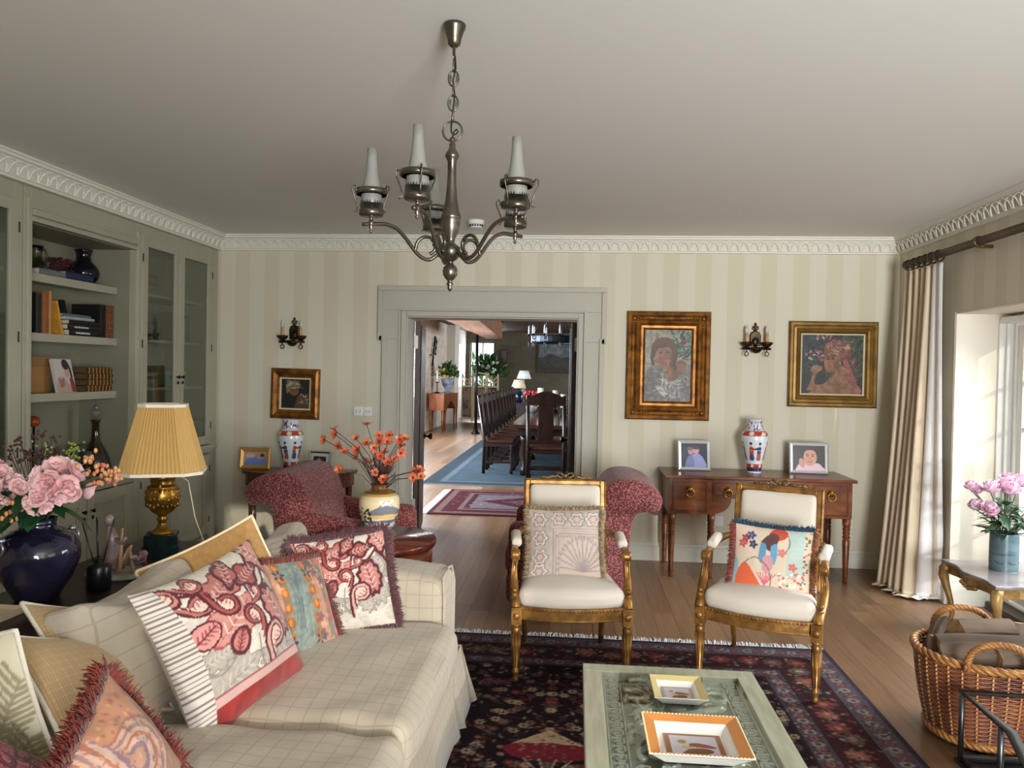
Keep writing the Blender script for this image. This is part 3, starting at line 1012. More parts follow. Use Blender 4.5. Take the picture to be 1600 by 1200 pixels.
# shadowy contents of the glazed bays
def shelf_books(yz, tint):
    r = random.Random(5)
    for (y0, y1, z, flat, lb) in yz:
        if flat:
            zz = z
            n = 0
            words = ('bottom', 'second', 'third', 'fourth', 'fifth', 'top')
            while zz < z + flat:
                tk = r.uniform(0.022, 0.04)
                c = r.choice(tint)
                b = book('stacked_book', words[min(n, 5)] + ' book up in ' + lb, lb, c, upright(-3.3, y0, z), 0.2, (y1 - y0) * r.uniform(0.9, 1), tk)
                b.matrix_world = Matrix.Translation((-3.31, y0, zz)) @ Matrix(((1, 0, 0, 0), (0, 0, 1, 0), (0, 1, 0, 0), (0, 0, 0, 1)))
                zz += tk + 0.001
                n += 1
        else:
            y = y0
            n = 0
            words = ('nearest', 'second', 'third', 'fourth', 'fifth', 'sixth', 'seventh', 'eighth', 'ninth', 'tenth')
            while y < y1 - 0.02 and n < 10:
                tk = r.uniform(0.026, 0.045)
                c = r.choice(tint)
                book('upright_book', words[n] + ' book along ' + lb, lb, c, upright(-3.31, y, z), 0.2, r.uniform(0.19, 0.25), tk)
                y += tk + 0.001
                n += 1
tint = ((120, 100, 84), (88, 84, 78), (150, 146, 132), (96, 56, 44), (60, 70, 80), (132, 120, 96))
shelf_books([(5.52, 5.83, 2.141, 0.14, 'the pile on the top glazed shelf'),
             (5.50, 5.78, 1.791, 0.20, 'the pile on the second glazed shelf'),
             (6.10, 6.34, 1.791, 0, 'the row behind the far glass door'),
             (5.55, 5.86, 1.421, 0.11, 'the pile on the third glazed shelf'),
             (5.50, 5.84, 1.121, 0.17, 'the pile on the lowest glazed shelf')], tint)
t = thing('turquoise_box', 'small turquoise box on the lowest glazed shelf', 'box', (-3.34, 6.17, 1.421))
MB().box(-0.05, 0.05, -0.07, 0.07, 0, 0.12).build('body', mat('turquoise_card', (120, 186, 184), 0.6), t, bev=0.004)
MB().box(-0.052, 0.052, -0.072, 0.072, 0.095, 0.125).build('lid', mat('turquoise_lid', (132, 196, 192), 0.6), t, bev=0.003)
# ------------------------------------------------------------------ dining hall beyond the doorway
M_hallwood = mat('hall_ceiling_wood', (66, 40, 28), 0.6, col2=(90, 54, 36), scale=2, stretch=(3, 0.3, 3))
M_beam = mat('beam_oak', (128, 84, 60), 0.6, col2=(160, 112, 84), scale=3, stretch=(5, 0.5, 5), bump=0.3)
M_hallchair = mat('hall_chair_oak', (30, 19, 15), 0.3, col2=(44, 27, 20), scale=4, stretch=(5, 5, 0.7))
HL, HE = -3.85, 26.6
hw = MB()
hw.box(HL - 0.25, HL, W + 0.3, HE, 0, 0.95).box(HL - 0.25, HL, W + 0.3, HE, 2.45, 3.05)
yy = W + 0.3
for a, b in ((8.0, 10.0), (11.5, 14.1), (15.5, 18.5)):
    hw.box(HL - 0.25, HL, yy, a, 0.95, 2.45)
    yy = b
hw.box(HL - 0.25, HL, yy, HE, 0.95, 2.45)
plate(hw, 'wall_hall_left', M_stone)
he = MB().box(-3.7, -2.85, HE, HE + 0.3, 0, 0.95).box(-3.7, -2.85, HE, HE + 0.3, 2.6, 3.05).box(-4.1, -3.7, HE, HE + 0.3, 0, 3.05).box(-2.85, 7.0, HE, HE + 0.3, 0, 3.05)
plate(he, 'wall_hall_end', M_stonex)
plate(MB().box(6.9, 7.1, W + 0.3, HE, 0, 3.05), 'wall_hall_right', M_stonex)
plate(MB().box(-4.1, 7.1, W + 0.3, HE + 0.3, 2.95, 3.1), 'ceiling_hall', M_hallwood)
plate(MB().box(HL + 0.001, HL + 0.25, 22.6, 23.4, 0, 2.94), 'wall_hall_pier', mat('hall_limewash', (226, 222, 212), 0.8))
bm = MB()
P0, P1 = (-2.33, -1.62, 11.0), (-2.55, -2.1, 21.6)
bm.loft([[(P0[0], P0[2], 2.5), (P0[1], P0[2], 2.5), (P0[1], P0[2], 2.95), (P0[0], P0[2], 2.95)], [(P1[0], P1[2], 2.5), (P1[1], P1[2], 2.5), (P1[1], P1[2], 2.95), (P1[0], P1[2], 2.95)]], smooth=False)
plate(bm, 'beam_hall', M_beam, bev=0.02)
ws = MB()
for x in (-3.7, -3.28, -2.89):
    ws.box(x, x + 0.04, HE + 0.1, HE + 0.14, 0.95, 2.6)
for z in (0.95, 1.75, 2.56):
    ws.box(-3.66, -2.89, HE + 0.1, HE + 0.14, z, z + 0.04)
struct(ws.build('window_2', M_dark))
# garden greenery outside that window
gd = MB()
r = random.Random(9)
for k in range(260):
    c = Vector((r.uniform(-4.4, -2.3), r.uniform(28.6, 30.0), r.uniform(0.0, 2.2)))
    a = Vector((r.gauss(0, 1), r.gauss(0, 1), r.gauss(0, 1))).normalized() * 0.22
    b = a.orthogonal().normalized() * 0.09
    gd.add([c - a, c + b, c + a, c - b], [(0, 1, 2, 3)])
o = gd.build('shrubbery', mat('garden_leaf', (110, 150, 70), 0.6, col2=(70, 110, 48), scale=3))
tag(o, 'green garden shrubbery outside the far hall window', 'shrubs', kind='stuff')

post = thing('iron_post', 'slender black post standing on the hall floor under the beam', 'post', (-2.5, 19.2, 0))
MB().tube([(0, 0, 0.1), (0, 0, 2.499)], 0.038, 10).build('shaft', M_iron, post)
MB().lathe([(0.11, 0), (0.11, 0.03), (0.07, 0.06), (0.05, 0.14), (0.0, 0.15)], 14).build('foot', M_iron, post)

def rug_mesh(name, cv, x0, x1, y0, y1, z, m, parent, nx, ny, wave=0.0):
    u, v = np.meshgrid(np.linspace(0, 1, nx), np.linspace(0, 1, ny))
    zz = np.full_like(u, z)
    if wave:
        zz = zz + wave * vnoise(u * 3, v * 3, 2.0, 4)
    V = np.stack([x0 + u * (x1 - x0), y0 + v * (y1 - y0), zz], -1).reshape(-1, 3)
    return np_mesh(name, V, grid_faces(nx, ny), m, parent, cv.at(u.ravel() * 0.9999, v.ravel() * 0.9999))
# pale blue hall carpet
cv = Cv(4.4, 6.8, 20, (66, 82, 92))
for d, c in ((0.0, (44, 56, 66)), (0.18, (84, 98, 110)), (0.3, (54, 70, 80))):
    cv.rect(d, d, 4.4 - d, 6.8 - d, c)
cv.rect(0.34, 0.34, 4.06, 6.46, (62, 78, 88))
cv.grain(0.12, 7, 2)
t = thing('hall_carpet', 'large pale blue carpet under the long dining table', 'carpet')
MB().box(-2.13, 2.27, 10.6, 17.4, 0.001, 0.012).build('backing', mat('blue_pile', (104, 126, 146), 0.95), t)
rug_mesh('pile', cv, -2.13, 2.27, 10.6, 17.4, 0.0135, mat_col('woven_wool', 0.95, spec=0.1), t, 90, 136)
# red doorway rug
cv = Cv(2.2, 1.75, 90, (74, 16, 26))
cv.rect(0.06, 0.06, 2.14, 1.69, (104, 80, 76))
cv.rect(0.13, 0.13, 2.07, 1.62, (72, 15, 25))
cv.rect(0.30, 0.28, 1.90, 1.47, (106, 84, 84))
cv.rect(0.36, 0.34, 1.84, 1.41, (62, 15, 28))
cv.rect(0.42, 0.40, 1.78, 1.35, (104, 92, 98))
cv.poly([(0.5, 0.875), (1.1, 1.3), (1.7, 0.875), (1.1, 0.45)], (68, 15, 28), sm=False)
cv.poly([(0.75, 0.875), (1.1, 1.1), (1.45, 0.875), (1.1, 0.65)], (86, 58, 66), sm=False)
r = random.Random(2)
for k in range(260):
    cv.ell(r.uniform(0.1, 2.1), r.uniform(0.1, 1.65), 0.02, 0.012, r.choice([(70, 40, 60), (168, 140, 132), (90, 30, 40)]), r.uniform(0, 3), 0.7)
t = thing('doorway_rug', 'small red and grey patterned rug with white fringe just through the doorway', 'rug')
MB().box(-1.62, 0.58, 8.38, 10.13, 0.001, 0.010).build('backing', mat('rug_backing', (92, 22, 34), 0.95), t)
rug_mesh('pile', cv, -1.62, 0.58, 8.38, 10.13, 0.0115, MATS['woven_wool'], t, 198, 158)
fr = MB()
for k in range(110):
    y = 8.39 + k * 0.0158
    fr.box(-1.72 + r.uniform(-.01, .01), -1.615, y, y + 0.010, 0.001, 0.006)
fr.build('fringe', mat('rug_fringe', (196, 196, 204), 0.9), t)

# long refectory table
t = thing('refectory_table', 'long dark oak dining table running down the hall', 'table', (-0.15, 14.9, 0.0145))
MB().box(-0.82, 0.82, -3.5, 3.5, 0.73, 0.79).build('tabletop', mat('polished_table_top', (52, 34, 26), 0.16, col2=(70, 44, 32), scale=2, stretch=(6, 0.6, 1)), t, bev=0.008)
MB().box(-0.72, 0.72, -3.35, 3.35, 0.62, 0.73).build('apron', M_hallchair, t)
for x in (-0.62, 0.62):
    for y in (-3.2, -1.1, 1.1, 3.2):
        MB().lathe([(0.06, 0), (0.06, 0.1), (0.035, 0.14), (0.075, 0.3), (0.05, 0.5), (0.06, 0.52), (0.06, 0.62), (0, 0.62)], 12, at=(x, y, 0)).build('leg', M_hallchair, t)
MB().box(-0.62, 0.62, -3.22, -3.16, 0.08, 0.14).box(-0.04, 0.04, -3.2, 3.2, 0.08, 0.14).box(-0.62, 0.62, 3.16, 3.22, 0.08, 0.14).build('stretcher', M_hallchair, t)

def hall_chair(label, group, loc, rz, H=1.2, w=0.5, crest=False):
    """front towards local +X"""
    t = thing('dining_chair', label, 'chair', loc, rz, group)
    d = 0.46
    for sy in (-1, 1):
        y = sy * (w / 2 - 0.025)
        MB().tube([(-d / 2 + 0.0, y, 0), (-d / 2 + 0.01, y, 0.5), (-d / 2 - 0.09, y, H)], 0.026, 6).build('rear_leg', M_hallchair, t)
        MB().lathe([(0.024, 0), (0.03, 0.05), (0.018, 0.1), (0.028, 0.25), (0.02, 0.36), (0.03, 0.42), (0.03, 0.46), (0, 0.46)], 10, at=(d / 2 - 0.03, y, 0)).build('leg', M_hallchair, t)
    MB().box(-d / 2, d / 2, -w / 2, w / 2, 0.42, 0.47).build('seat_frame', M_hallchair, t, bev=0.005)
    s = MB().box(-d / 2 + 0.03, d / 2, -w / 2 + 0.02, w / 2 - 0.02, 0.47, 0.52)
    s.build('seat', mat('brown_leather', (74, 40, 26), 0.4, col2=(58, 32, 22), scale=6), t, bev=0.02)
    s = MB()
    M = Matrix.Translation((-d / 2 + 0.01, 0, 0.5)) @ Matrix.Rotation(-0.14, 4, 'Y')
    hh = H - 0.5
    s.box(-0.016, 0.016, -w / 2 + 0.03, w / 2 - 0.03, 0.06, 0.12, M=M)
    s.box(-0.012, 0.012, -0.11, 0.11, 0.12, hh - 0.05, M=M)
    s.build('splat', M_hallchair, t, bev=0.004)
    c = MB()
    n = 12
    pl = []
    for k in range(n + 1):
        q = -1 + 2 * k / n
        pl.append((q * w / 2, hh - 0.02 + (0.09 if crest else 0.05) * (math.cos(q * PI / 2) ** 1.5)))
    pl += [(w / 2, hh - 0.13), (-w / 2, hh - 0.13)]
    c.prism(pl, -0.02, 0.02, 'x', M=M)
    c.build('crest_rail', M_hallchair, t, bev=0.005)
    MB().box(-d / 2, d / 2, -w / 2 + 0.01, -w / 2 + 0.04, 0.16, 0.2).box(-d / 2, d / 2, w / 2 - 0.04, w / 2 - 0.01, 0.16, 0.2).box(-0.02, 0.02, -w / 2 + 0.03, w / 2 - 0.03, 0.16, 0.2).build('stretcher', M_hallchair, t)
    return t
words = ('first', 'second', 'third', 'fourth', 'fifth', 'sixth', 'seventh', 'eighth', 'ninth', 'tenth')
c0 = None
for k in range(10):
    lb = words[k] + ' dark oak chair from the doorway along the left side of hall table'
    loc = (-1.17, 12.0 + k * 0.66, 0.014)
    if c0 is None:
        c0 = hall_chair(lb, 'dark oak chairs down the left side of the hall table', loc, 0.0)
    else:
        dup(c0, loc, 0.0, lb)
for k in range(6):
    dup(c0, (0.88, 12.0 + k * 1.1, 0.014), PI, words[k] + ' dark oak chair along the right side of the hall table', 'dark oak chairs down the right side of the hall table')
hc = hall_chair('tall carved dark oak chair at the near head of the hall table', None, (-0.41, 11.08, 0.014), PI / 2, 1.25, 0.56, True)

# kneehole desk, plant, candlestick
t = thing('writing_desk', 'reddish wood kneehole desk on slim legs against the white hall wall', 'desk', (-3.52, 20.35, 0), -0.08)
M_desk = mat('satinwood', (168, 100, 62), 0.3, col2=(140, 78, 46), scale=3, stretch=(3, 3, 0.8))
pl = [(-0.78, 0.55), (-0.45, 0.55)] + [(-0.45 + 0.9 * k / 10, 0.55 + 0.22 * math.sin(PI * k / 10)) for k in range(1, 10)] + [(0.45, 0.55), (0.78, 0.55), (0.78, 0.96), (-0.78, 0.96)]
MB().prism(pl, -0.2, 0.2, 'x').build('carcass', M_desk, t, bev=0.004)
MB().box(-0.22, 0.22, -0.8, 0.8, 0.96, 0.985).build('desk_top', M_desk, t, bev=0.004)
for y in (-0.74, -0.5, 0.5, 0.74):
    for x in (-0.17, 0.17):
        MB().tube([(x, y, 0), (x, y, 0.55)], [0.016, 0.026], 6).build('leg', M_desk, t)
def leafy(s, c, n, R, rr, size, up=0.5):
    for k in range(n):
        a, e = rr.uniform(0, 2 * PI), rr.uniform(-0.3, 1.4)
        d = Vector((math.cos(a) * math.cos(e), math.sin(a) * math.cos(e), math.sin(e) + 0.1))
        p = Vector(c) + d * R * rr.uniform(0.35, 1.0)
        t1 = (d + Vector((rr.gauss(0, .5), rr.gauss(0, .5), rr.gauss(0, .5) + up))).normalized()
        b = t1.cross(Vector((rr.gauss(0, 1), rr.gauss(0, 1), rr.gauss(0, 1)))).normalized()
        L = size * rr.uniform(0.7, 1.3)
        nn = t1.cross(b) * L * 0.12
        s.add([p - t1 * L * .5, p + b * L * .24 + nn, p + t1 * L * .1, p - b * L * .24 + nn, p + t1 * L * .6], [(0, 1, 2), (0, 2, 3), (1, 4, 2), (3, 2, 4)], True)
M_leaf = mat('leaf_green', (52, 92, 42), 0.5, col2=(34, 66, 34), scale=20)
r = random.Random(4)
t = thing('potted_plant', 'leafy green plant with yellow flowers in a blue and white urn on the desk', 'plant', (-3.44, 20.45, 0.986))
MB().lathe([(0, 0), (0.1, 0), (0.09, 0.03), (0.06, 0.07), (0.08, 0.1), (0.15, 0.22), (0.17, 0.34), (0.18, 0.38), (0.15, 0.37), (0, 0.34)], 20).build('urn', mat('blue_white_glaze', (176, 190, 206), 0.15, col2=(92, 112, 150), scale=9), t)
s = MB()
leafy(s, (0, 0, 0.48), 170, 0.30, r, 0.14)
s.build('foliage', M_leaf, t)
s = MB()
for k in range(16):
    a = r.uniform(0, 6.28)
    s.ball((0.24 * math.cos(a) * r.uniform(.4, 1), 0.24 * math.sin(a) * r.uniform(.4, 1), 0.42 + r.uniform(0, .3)), 0.035, 6, 4)
s.build('blossoms', mat('yellow_petals', (232, 206, 90), 0.6), t)
t = thing('candlestick', 'thin black iron candlestick with white candle on the near end of desk', 'candlestick', (-3.60, 19.76, 0.986))
MB().lathe([(0.09, 0), (0.08, 0.02), (0.012, 0.05), (0.012, 0.27), (0.06, 0.29), (0.06, 0.3), (0, 0.3)], 12).build('stand', M_iron, t)
MB().lathe([(0.028, 0.3), (0.028, 0.6), (0, 0.6)], 10).build('candle', mat('wax_white', (232, 228, 214), 0.5), t)
t = thing('wall_bracket', 'diagonal black iron rack hanging on the white hall wall', 'bracket', (HL + 0.06, 20.2, 2.05))
s = MB()
M = Matrix.Rotation(-0.42, 4, 'X')
s.box(-0.02, 0.02, -0.03, 0.03, -0.38, 0.42, M=M).box(-0.02, 0.03, 0.16, 0.20, 0.05, 0.46, M=M)
for z in (0.05, 0.25, 0.42):
    s.box(-0.02, 0.03, -0.06, 0.26, z, z + 0.04, M=M)
s.build('bars', M_iron, t)
MB().box(-0.06, 0.02, -0.25, 0.0, -0.08, -0.05).build('arm', M_iron, t)
t = thing('wall_panel', 'dark old plank door hung on the pale hall wall near the screen', 'panel', (HL + 0.03, 24.9, 1.05))
MB().box(-0.025, 0.03, -0.5, 0.5, 0, 1.4).build('planks', M_dark, t)
MB().box(0.03, 0.045, -0.5, 0.5, 0.2, 0.28).box(0.03, 0.045, -0.5, 0.5, 1.1, 1.18).build('strap_hinges', M_iron, t)
# folding screen
t = thing('folding_screen', 'cream framed three-panel folding screen with painted lower panels and arched tops', 'screen', (-3.55, 23.75, 0))
M_cream = mat('cream_lacquer', (226, 212, 172), 0.4)
x = 0.0
for k, ang in enumerate((-0.5, 0.35, -0.45)):
    w = 0.42
    f = MB()
    M = Matrix.Translation((x, (0.0 if k % 2 == 0 else -0.2), 0)) @ Matrix.Rotation(ang, 4, 'Z')
    f.box(0, 0.035, -0.015, 0.015, 0.02, 1.5, M=M).box(w - 0.035, w, -0.015, 0.015, 0.02, 1.5, M=M)
    for z in (0.1, 1.08):
        f.box(0.035, w - 0.035, -0.012, 0.012, z, z + 0.05, M=M)
    f.tube([M @ Vector((w * q / 8.0, 0, 1.47 - 0.16 * math.sin(PI * q / 8.0) + (0.22 * math.sin(PI * q / 8.0) if k == 1 else 0))) for q in range(9)], 0.02, 6)
    f.tube([M @ Vector((w * q / 8.0, 0, 1.3 - 0.1 * math.sin(PI * q / 8.0))) for q in range(9)], 0.012, 6)
    for q in (0.33, 0.66):
        f.box(w * q - 0.01, w * q + 0.01, -0.008, 0.008, 1.1, 1.36, M=M)
    o = f.build('panel_frame', M_cream, t)
    MB().box(0.035, w - 0.035, -0.006, 0.006, 0.15, 1.08, M=M).build('painted_panel', mat('painted_panel', (150, 130, 116), 0.6, col2=(70, 66, 72), scale=5, lo=0.45, hi=0.6), o)
    x += w * math.cos(ang) + 0.01
# foliage behind the screen
t = thing('hall_fern', 'tall white-flowered green plant standing behind the folding screen', 'plant', (-2.85, 25.6, 0))
MB().lathe([(0, 0), (0.2, 0), (0.26, 0.4), (0.28, 0.5), (0.22, 0.48), (0, 0.45)], 16).build('pot', mat('plant_pot', (150, 96, 70), 0.7), t)
MB().tube([(0, 0, 0.4), (0.02, 0, 1.2)], 0.03, 6).build('stem', M_hallchair, t)
s = MB()
leafy(s, (0, 0, 1.55), 150, 0.55, r, 0.3)
s.build('foliage', M_leaf, t)
s = MB()
for k in range(12):
    s.ball((r.uniform(-.3, .3), r.uniform(-.4, 0), 1.5 + r.uniform(0, .5)), 0.06, 6, 5)
s.build('flowers', mat('white_petals', (236, 234, 226), 0.6), t)
# wrought-iron ring chandelier
t = thing('ring_chandelier', 'black iron ring chandelier with candle lights hanging over the hall table', 'chandelier', (-0.42, 13.5, 2.12))
s = MB()
for z in (0.0, 0.1):
    s.tube([(0.38 * math.cos(2 * PI * k / 32), 0.38 * math.sin(2 * PI * k / 32), z) for k in range(32)], 0.012, 6, closed=True)
s.lathe([(0.385, 0.0), (0.385, 0.1), (0.378, 0.1), (0.378, 0.0)], 32, smooth=False)
s.build('ring', mat('blued_iron', (60, 66, 76), 0.35, 0.8), t)
for k in range(4):
    a = 2 * PI * k / 4 + 0.5
    MB().tube([(0.38 * math.cos(a), 0.38 * math.sin(a), 0.1), (0.02 * math.cos(a), 0.02 * math.sin(a), 0.83)], 0.009, 6).build('chain', M_iron, t)
for k in range(10):
    a = 2 * PI * k / 10
    p = (0.42 * math.cos(a), 0.42 * math.sin(a))
    MB().tube([(p[0] * 0.9, p[1] * 0.9, 0.04), (p[0], p[1], 0.05), (p[0], p[1], 0.12)], 0.01, 6).lathe([(0.035, 0.12), (0.04, 0.135), (0, 0.135)], 10, at=(p[0], p[1], 0)).lathe([(0.006, -0.1), (0.012, 0.0), (0.0, 0.02)], 6, at=(p[0], p[1], 0)).build('candle_arm', M_iron, t)
    MB().lathe([(0.016, 0.135), (0.016, 0.23), (0.012, 0.24), (0.014, 0.26), (0.0, 0.30)], 8, at=(p[0], p[1], 0)).build('candle_tube', mat('pale_candle', (206, 212, 220), 0.4), t)

# sideboard across the far end with two shaded lamps
t = thing('hall_sideboard', 'dark sideboard at the far end of the dining table', 'sideboard', (-0.7, 20.4, 0))
MB().box(-1.3, 1.3, -0.5, 0.5, 0.74, 0.78).build('board_top', M_hallchair, t, bev=0.005)
MB().box(-1.25, 1.25, -0.47, 0.47, 0.15, 0.74).build('carcass', M_hallchair, t)
for x in (-1.2, 1.2):
    for y in (-0.44, 0.44):
        MB().box(x - 0.03, x + 0.03, y - 0.03, y + 0.03, 0, 0.15).build('leg', M_hallchair, t)
def hall_lamp(label, loc, base_m, shade_m, dz):
    t = thing('hall_lamp', label, 'lamp', loc, group=None)
    MB().lathe([(0.09, 0), (0.12, 0.05), (0.13, 0.15), (0.11, 0.27), (0.05, 0.33), (0.02, 0.38), (0.02, 0.4 + dz), (0.0, 0.4 + dz)], 16).build('base', base_m, t)
    MB().lathe([(0.2, 0.38 + dz), (0.12, 0.60 + dz), (0.11, 0.60 + dz), (0.19, 0.38 + dz)], 20).build('lamp_shade', shade_m, t)
hall_lamp('cream-shaded lamp with dark blue base at the far end of hall', (-1.5, 20.1, 0.781), mat('navy_glaze', (22, 26, 48), 0.15), mat('cream_shade', (236, 220, 186), 0.8), 0.0)
hall_lamp('taller white-shaded lamp behind the cream-shaded one in the hall', (-1.40, 20.62, 0.781), mat('pale_glaze', (150, 150, 140), 0.3), mat('white_shade', (236, 240, 240), 0.8), 0.24)
# on the table
for k, (x, y, h, lb) in enumerate(((-0.66, 14.4, 0.34, 'tallest white pillar candle on the hall table'), (-0.40, 15.2, 0.28, 'shorter pillar candle farther down the hall table'), (-0.22, 14.0, 0.24, 'shortest pillar candle at right on the hall table'))):
    t = thing('pillar_candle', lb, 'candle', (x, y, 0.806), group='pillar candles on the hall table')
    MB().lathe([(0.08, 0), (0.07, 0.02), (0.02, 0.05), (0.02, 0.12), (0.07, 0.14), (0, 0.15)], 12).build('holder', M_iron, t)
    MB().lathe([(0.055, 0.15), (0.055, 0.15 + h), (0.0, 0.15 + h)], 14).build('candle', MATS['wax_white'], t)
for k, (x, y, lb) in enumerate(((-0.86, 15.0, 'red flowers in a white pot left of the pillar candles'), (0.02, 14.6, 'red flowers in a white bowl at the right of the hall table'))):
    t = thing('table_flowers', lb, 'flowers', (x, y, 0.806))
    MB().lathe([(0, 0), (0.08, 0), (0.11, 0.08), (0.1, 0.14), (0, 0.12)], 14).build('bowl', mat('white_china', (228, 228, 224), 0.2), t)
    s = MB()
    leafy(s, (0, 0, 0.2), 60, 0.18, r, 0.1)
    s.build('foliage', M_leaf, t)
    s = MB()
    for q in range(26):
        s.ball((r.uniform(-.13, .13), r.uniform(-.13, .13), 0.26 + r.uniform(0, .14)), 0.035, 6, 5)
    s.build('blooms', mat('red_petals', (206, 40, 66), 0.6), t)
# dark landscape and a wooden sconce on the far wall
t = thing('landscape_painting', 'large dark landscape painting in a thin frame on the far hall wall', 'painting', (-0.55, HE - 0.03, 1.55))
MB().box(-0.8, 0.8, -0.02, 0.025, 0, 1.05).build('picture_frame', mat('dull_gilt', (70, 56, 30), 0.5, 0.4), t)
cv = Cv(1.5, 0.95, 40, (40, 38, 34))
cv.rect(0, 0.5, 1.5, 0.95, (96, 104, 108))
cv.poly([(0, 0.4), (0.4, 0.62), (0.8, 0.5), (1.5, 0.6), (1.5, 0.2), (0, 0.2)], (52, 50, 46))
cv.grain(0.5, 9, 3)
flat_panel('canvas', cv, 1.5, 0.95, mat_col('oil_paint', 0.5), t, Matrix.Translation((0, -0.022, 0.05)))
t = thing('wooden_corbel', 'small dark carved wooden bracket on the far hall wall', 'bracket', (-2.5, HE - 0.06, 1.7))
MB().prism([(-0.06, 0.0), (0.06, 0.0), (0.09, 0.5), (0.13, 0.62), (-0.13, 0.62), (-0.09, 0.5)], -0.05, 0.05, 'y').build('carving', M_dark, t, bev=0.01)
# ------------------------------------------------------------------ helpers for soft furnishings
def rebase(root, loc):
    """put the thing's Empty at its base while its parts stay where they were built"""
    d = Vector(loc)
    root.location = d
    for ch in root.children:
        ch.location = ch.location - d
    return root
for _t, _l in ((ob, (-3.4, 4.8, 0)), (gb, (-3.4, 6.0, 0)), (nb, (-3.4, 3.57, 0))):
    rebase(_t, _l)

def soft_box(size, r, puff=(0, 0, 0), n=22, wob=0.0, seed=0, fn=None):
    """rounded, puffed box centred on the origin -> verts, quads"""
    h = np.array(size) / 2.0
    V, Fq = [], []
    base = 0
    lin_ = np.sin(np.linspace(-1, 1, n) * PI / 2) * 0.35 + np.linspace(-1, 1, n) * 0.65
    for ax in range(3):
        for sg in (-1, 1):
            a, b = np.meshgrid(lin_, lin_)
            p = np.zeros((n, n, 3))
            o1, o2 = (ax + 1) % 3, (ax + 2) % 3
            p[..., ax] = sg
            p[..., o1], p[..., o2] = (a, b) if sg > 0 else (b, a)
            V.append(p.reshape(-1, 3))
            Fq.append(grid_faces(n, n, base=base))
            base += n * n
    V = np.concatenate(V)
    U = V.copy()
    P = V * h
    inner = np.clip(P, -(h - r), h - r)
    d = P - inner
    L = np.linalg.norm(d, axis=1, keepdims=True)
    P = np.where(L > 1e-9, inner + d / np.maximum(L, 1e-9) * r, P)
    for ax in range(3):
        o1, o2 = (ax + 1) % 3, (ax + 2) % 3
        P[:, ax] += puff[ax] * U[:, ax] * (1 - U[:, o1] ** 2) * (1 - U[:, o2] ** 2)
    if wob:
        for ax in range(3):
            P[:, ax] += wob * (vnoise(P[:, (ax + 1) % 3] + 7, P[:, (ax + 2) % 3] + 3 + P[:, ax], 9.0, seed + ax) - 0.5)
    if fn:
        P = fn(P, U)
    # weld
    key = np.round(P, 5)
    _, idx, inv = np.unique(key, axis=0, return_index=True, return_inverse=True)
    inv = inv.reshape(-1)
    return P[idx], inv[np.concatenate(Fq)]
def soft(name, size, r, M, m, parent, **k):
    P, Fq = soft_box(size, r, **k)
    A = np.array(M)
    return np_mesh(name, P @ A[:3, :3].T + A[:3, 3], Fq, m, parent)

def checked_linen(name, base, line, step=0.085):
    m, nt, bs = _new(name)
    co = _coords(nt)
    sp = _n(nt, 'ShaderNodeSeparateXYZ')
    nt.links.new(co, sp.inputs[0])
    ge = _n(nt, 'ShaderNodeNewGeometry')
    sn = _n(nt, 'ShaderNodeSeparateXYZ')
    nt.links.new(ge.outputs['Normal'], sn.inputs[0])
    acc = None
    for i in range(3):
        d = _n(nt, 'ShaderNodeMath', operation='DIVIDE')
        d.inputs[1].default_value = step
        nt.links.new(sp.outputs[i], d.inputs[0])
        f = _n(nt, 'ShaderNodeMath', operation='FRACT')
        nt.links.new(d.outputs[0], f.inputs[0])
        c = _n(nt, 'ShaderNodeMath', operation='COMPARE')
        c.inputs[1].default_value, c.inputs[2].default_value = 0.5, 0.035
        nt.links.new(f.outputs[0], c.inputs[0])
        ab = _n(nt, 'ShaderNodeMath', operation='ABSOLUTE')
        nt.links.new(sn.outputs[i], ab.inputs[0])
        lt = _n(nt, 'ShaderNodeMath', operation='LESS_THAN')
        lt.inputs[1].default_value = 0.72
        nt.links.new(ab.outputs[0], lt.inputs[0])
        mu = _n(nt, 'ShaderNodeMath', operation='MULTIPLY')
        nt.links.new(c.outputs[0], mu.inputs[0])
        nt.links.new(lt.outputs[0], mu.inputs[1])
        if acc is None:
            acc = mu.outputs[0]
        else:
            mxx = _n(nt, 'ShaderNodeMath', operation='MAXIMUM')
            nt.links.new(acc, mxx.inputs[0])
            nt.links.new(mu.outputs[0], mxx.inputs[1])
            acc = mxx.outputs[0]
    mc = _n(nt, 'ShaderNodeMix', data_type='RGBA')
    mc.inputs[6].default_value, mc.inputs[7].default_value = lin(base), lin(line)
    nt.links.new(acc, mc.inputs[0])
    nt.links.new(mc.outputs[2], bs.inputs['Base Color'])
    bs.inputs['Roughness'].default_value = 0.9
    bs.inputs['Specular IOR Level'].default_value = 0.2
    bs.inputs['Sheen Weight'].default_value = 0.15
    tx = _n(nt, 'ShaderNodeTexNoise')
    tx.inputs['Scale'].default_value = 26
    tx.inputs['Detail'].default_value = 3
    nt.links.new(co, tx.inputs['Vector'])
    _bump(nt, bs, tx.outputs[0], 0.25, 0.01)
    return m
M_linen = checked_linen('checked_linen', (174, 163, 145), (159, 147, 127), 0.058)

# ------------------------------------------------------------------ sofa, facing +X
SX = -0.52
sofa = thing('sofa', 'cream checked linen sofa with loose seat cushions and a pleated skirt', 'sofa')
T = Matrix.Translation
Y0, Y1 = -0.15, 3.62
soft('base', (0.86, Y1 - Y0 - 0.04, 0.22), 0.03, T((SX - 0.46, (Y0 + Y1) / 2, 0.25)), M_linen, sofa, n=14)
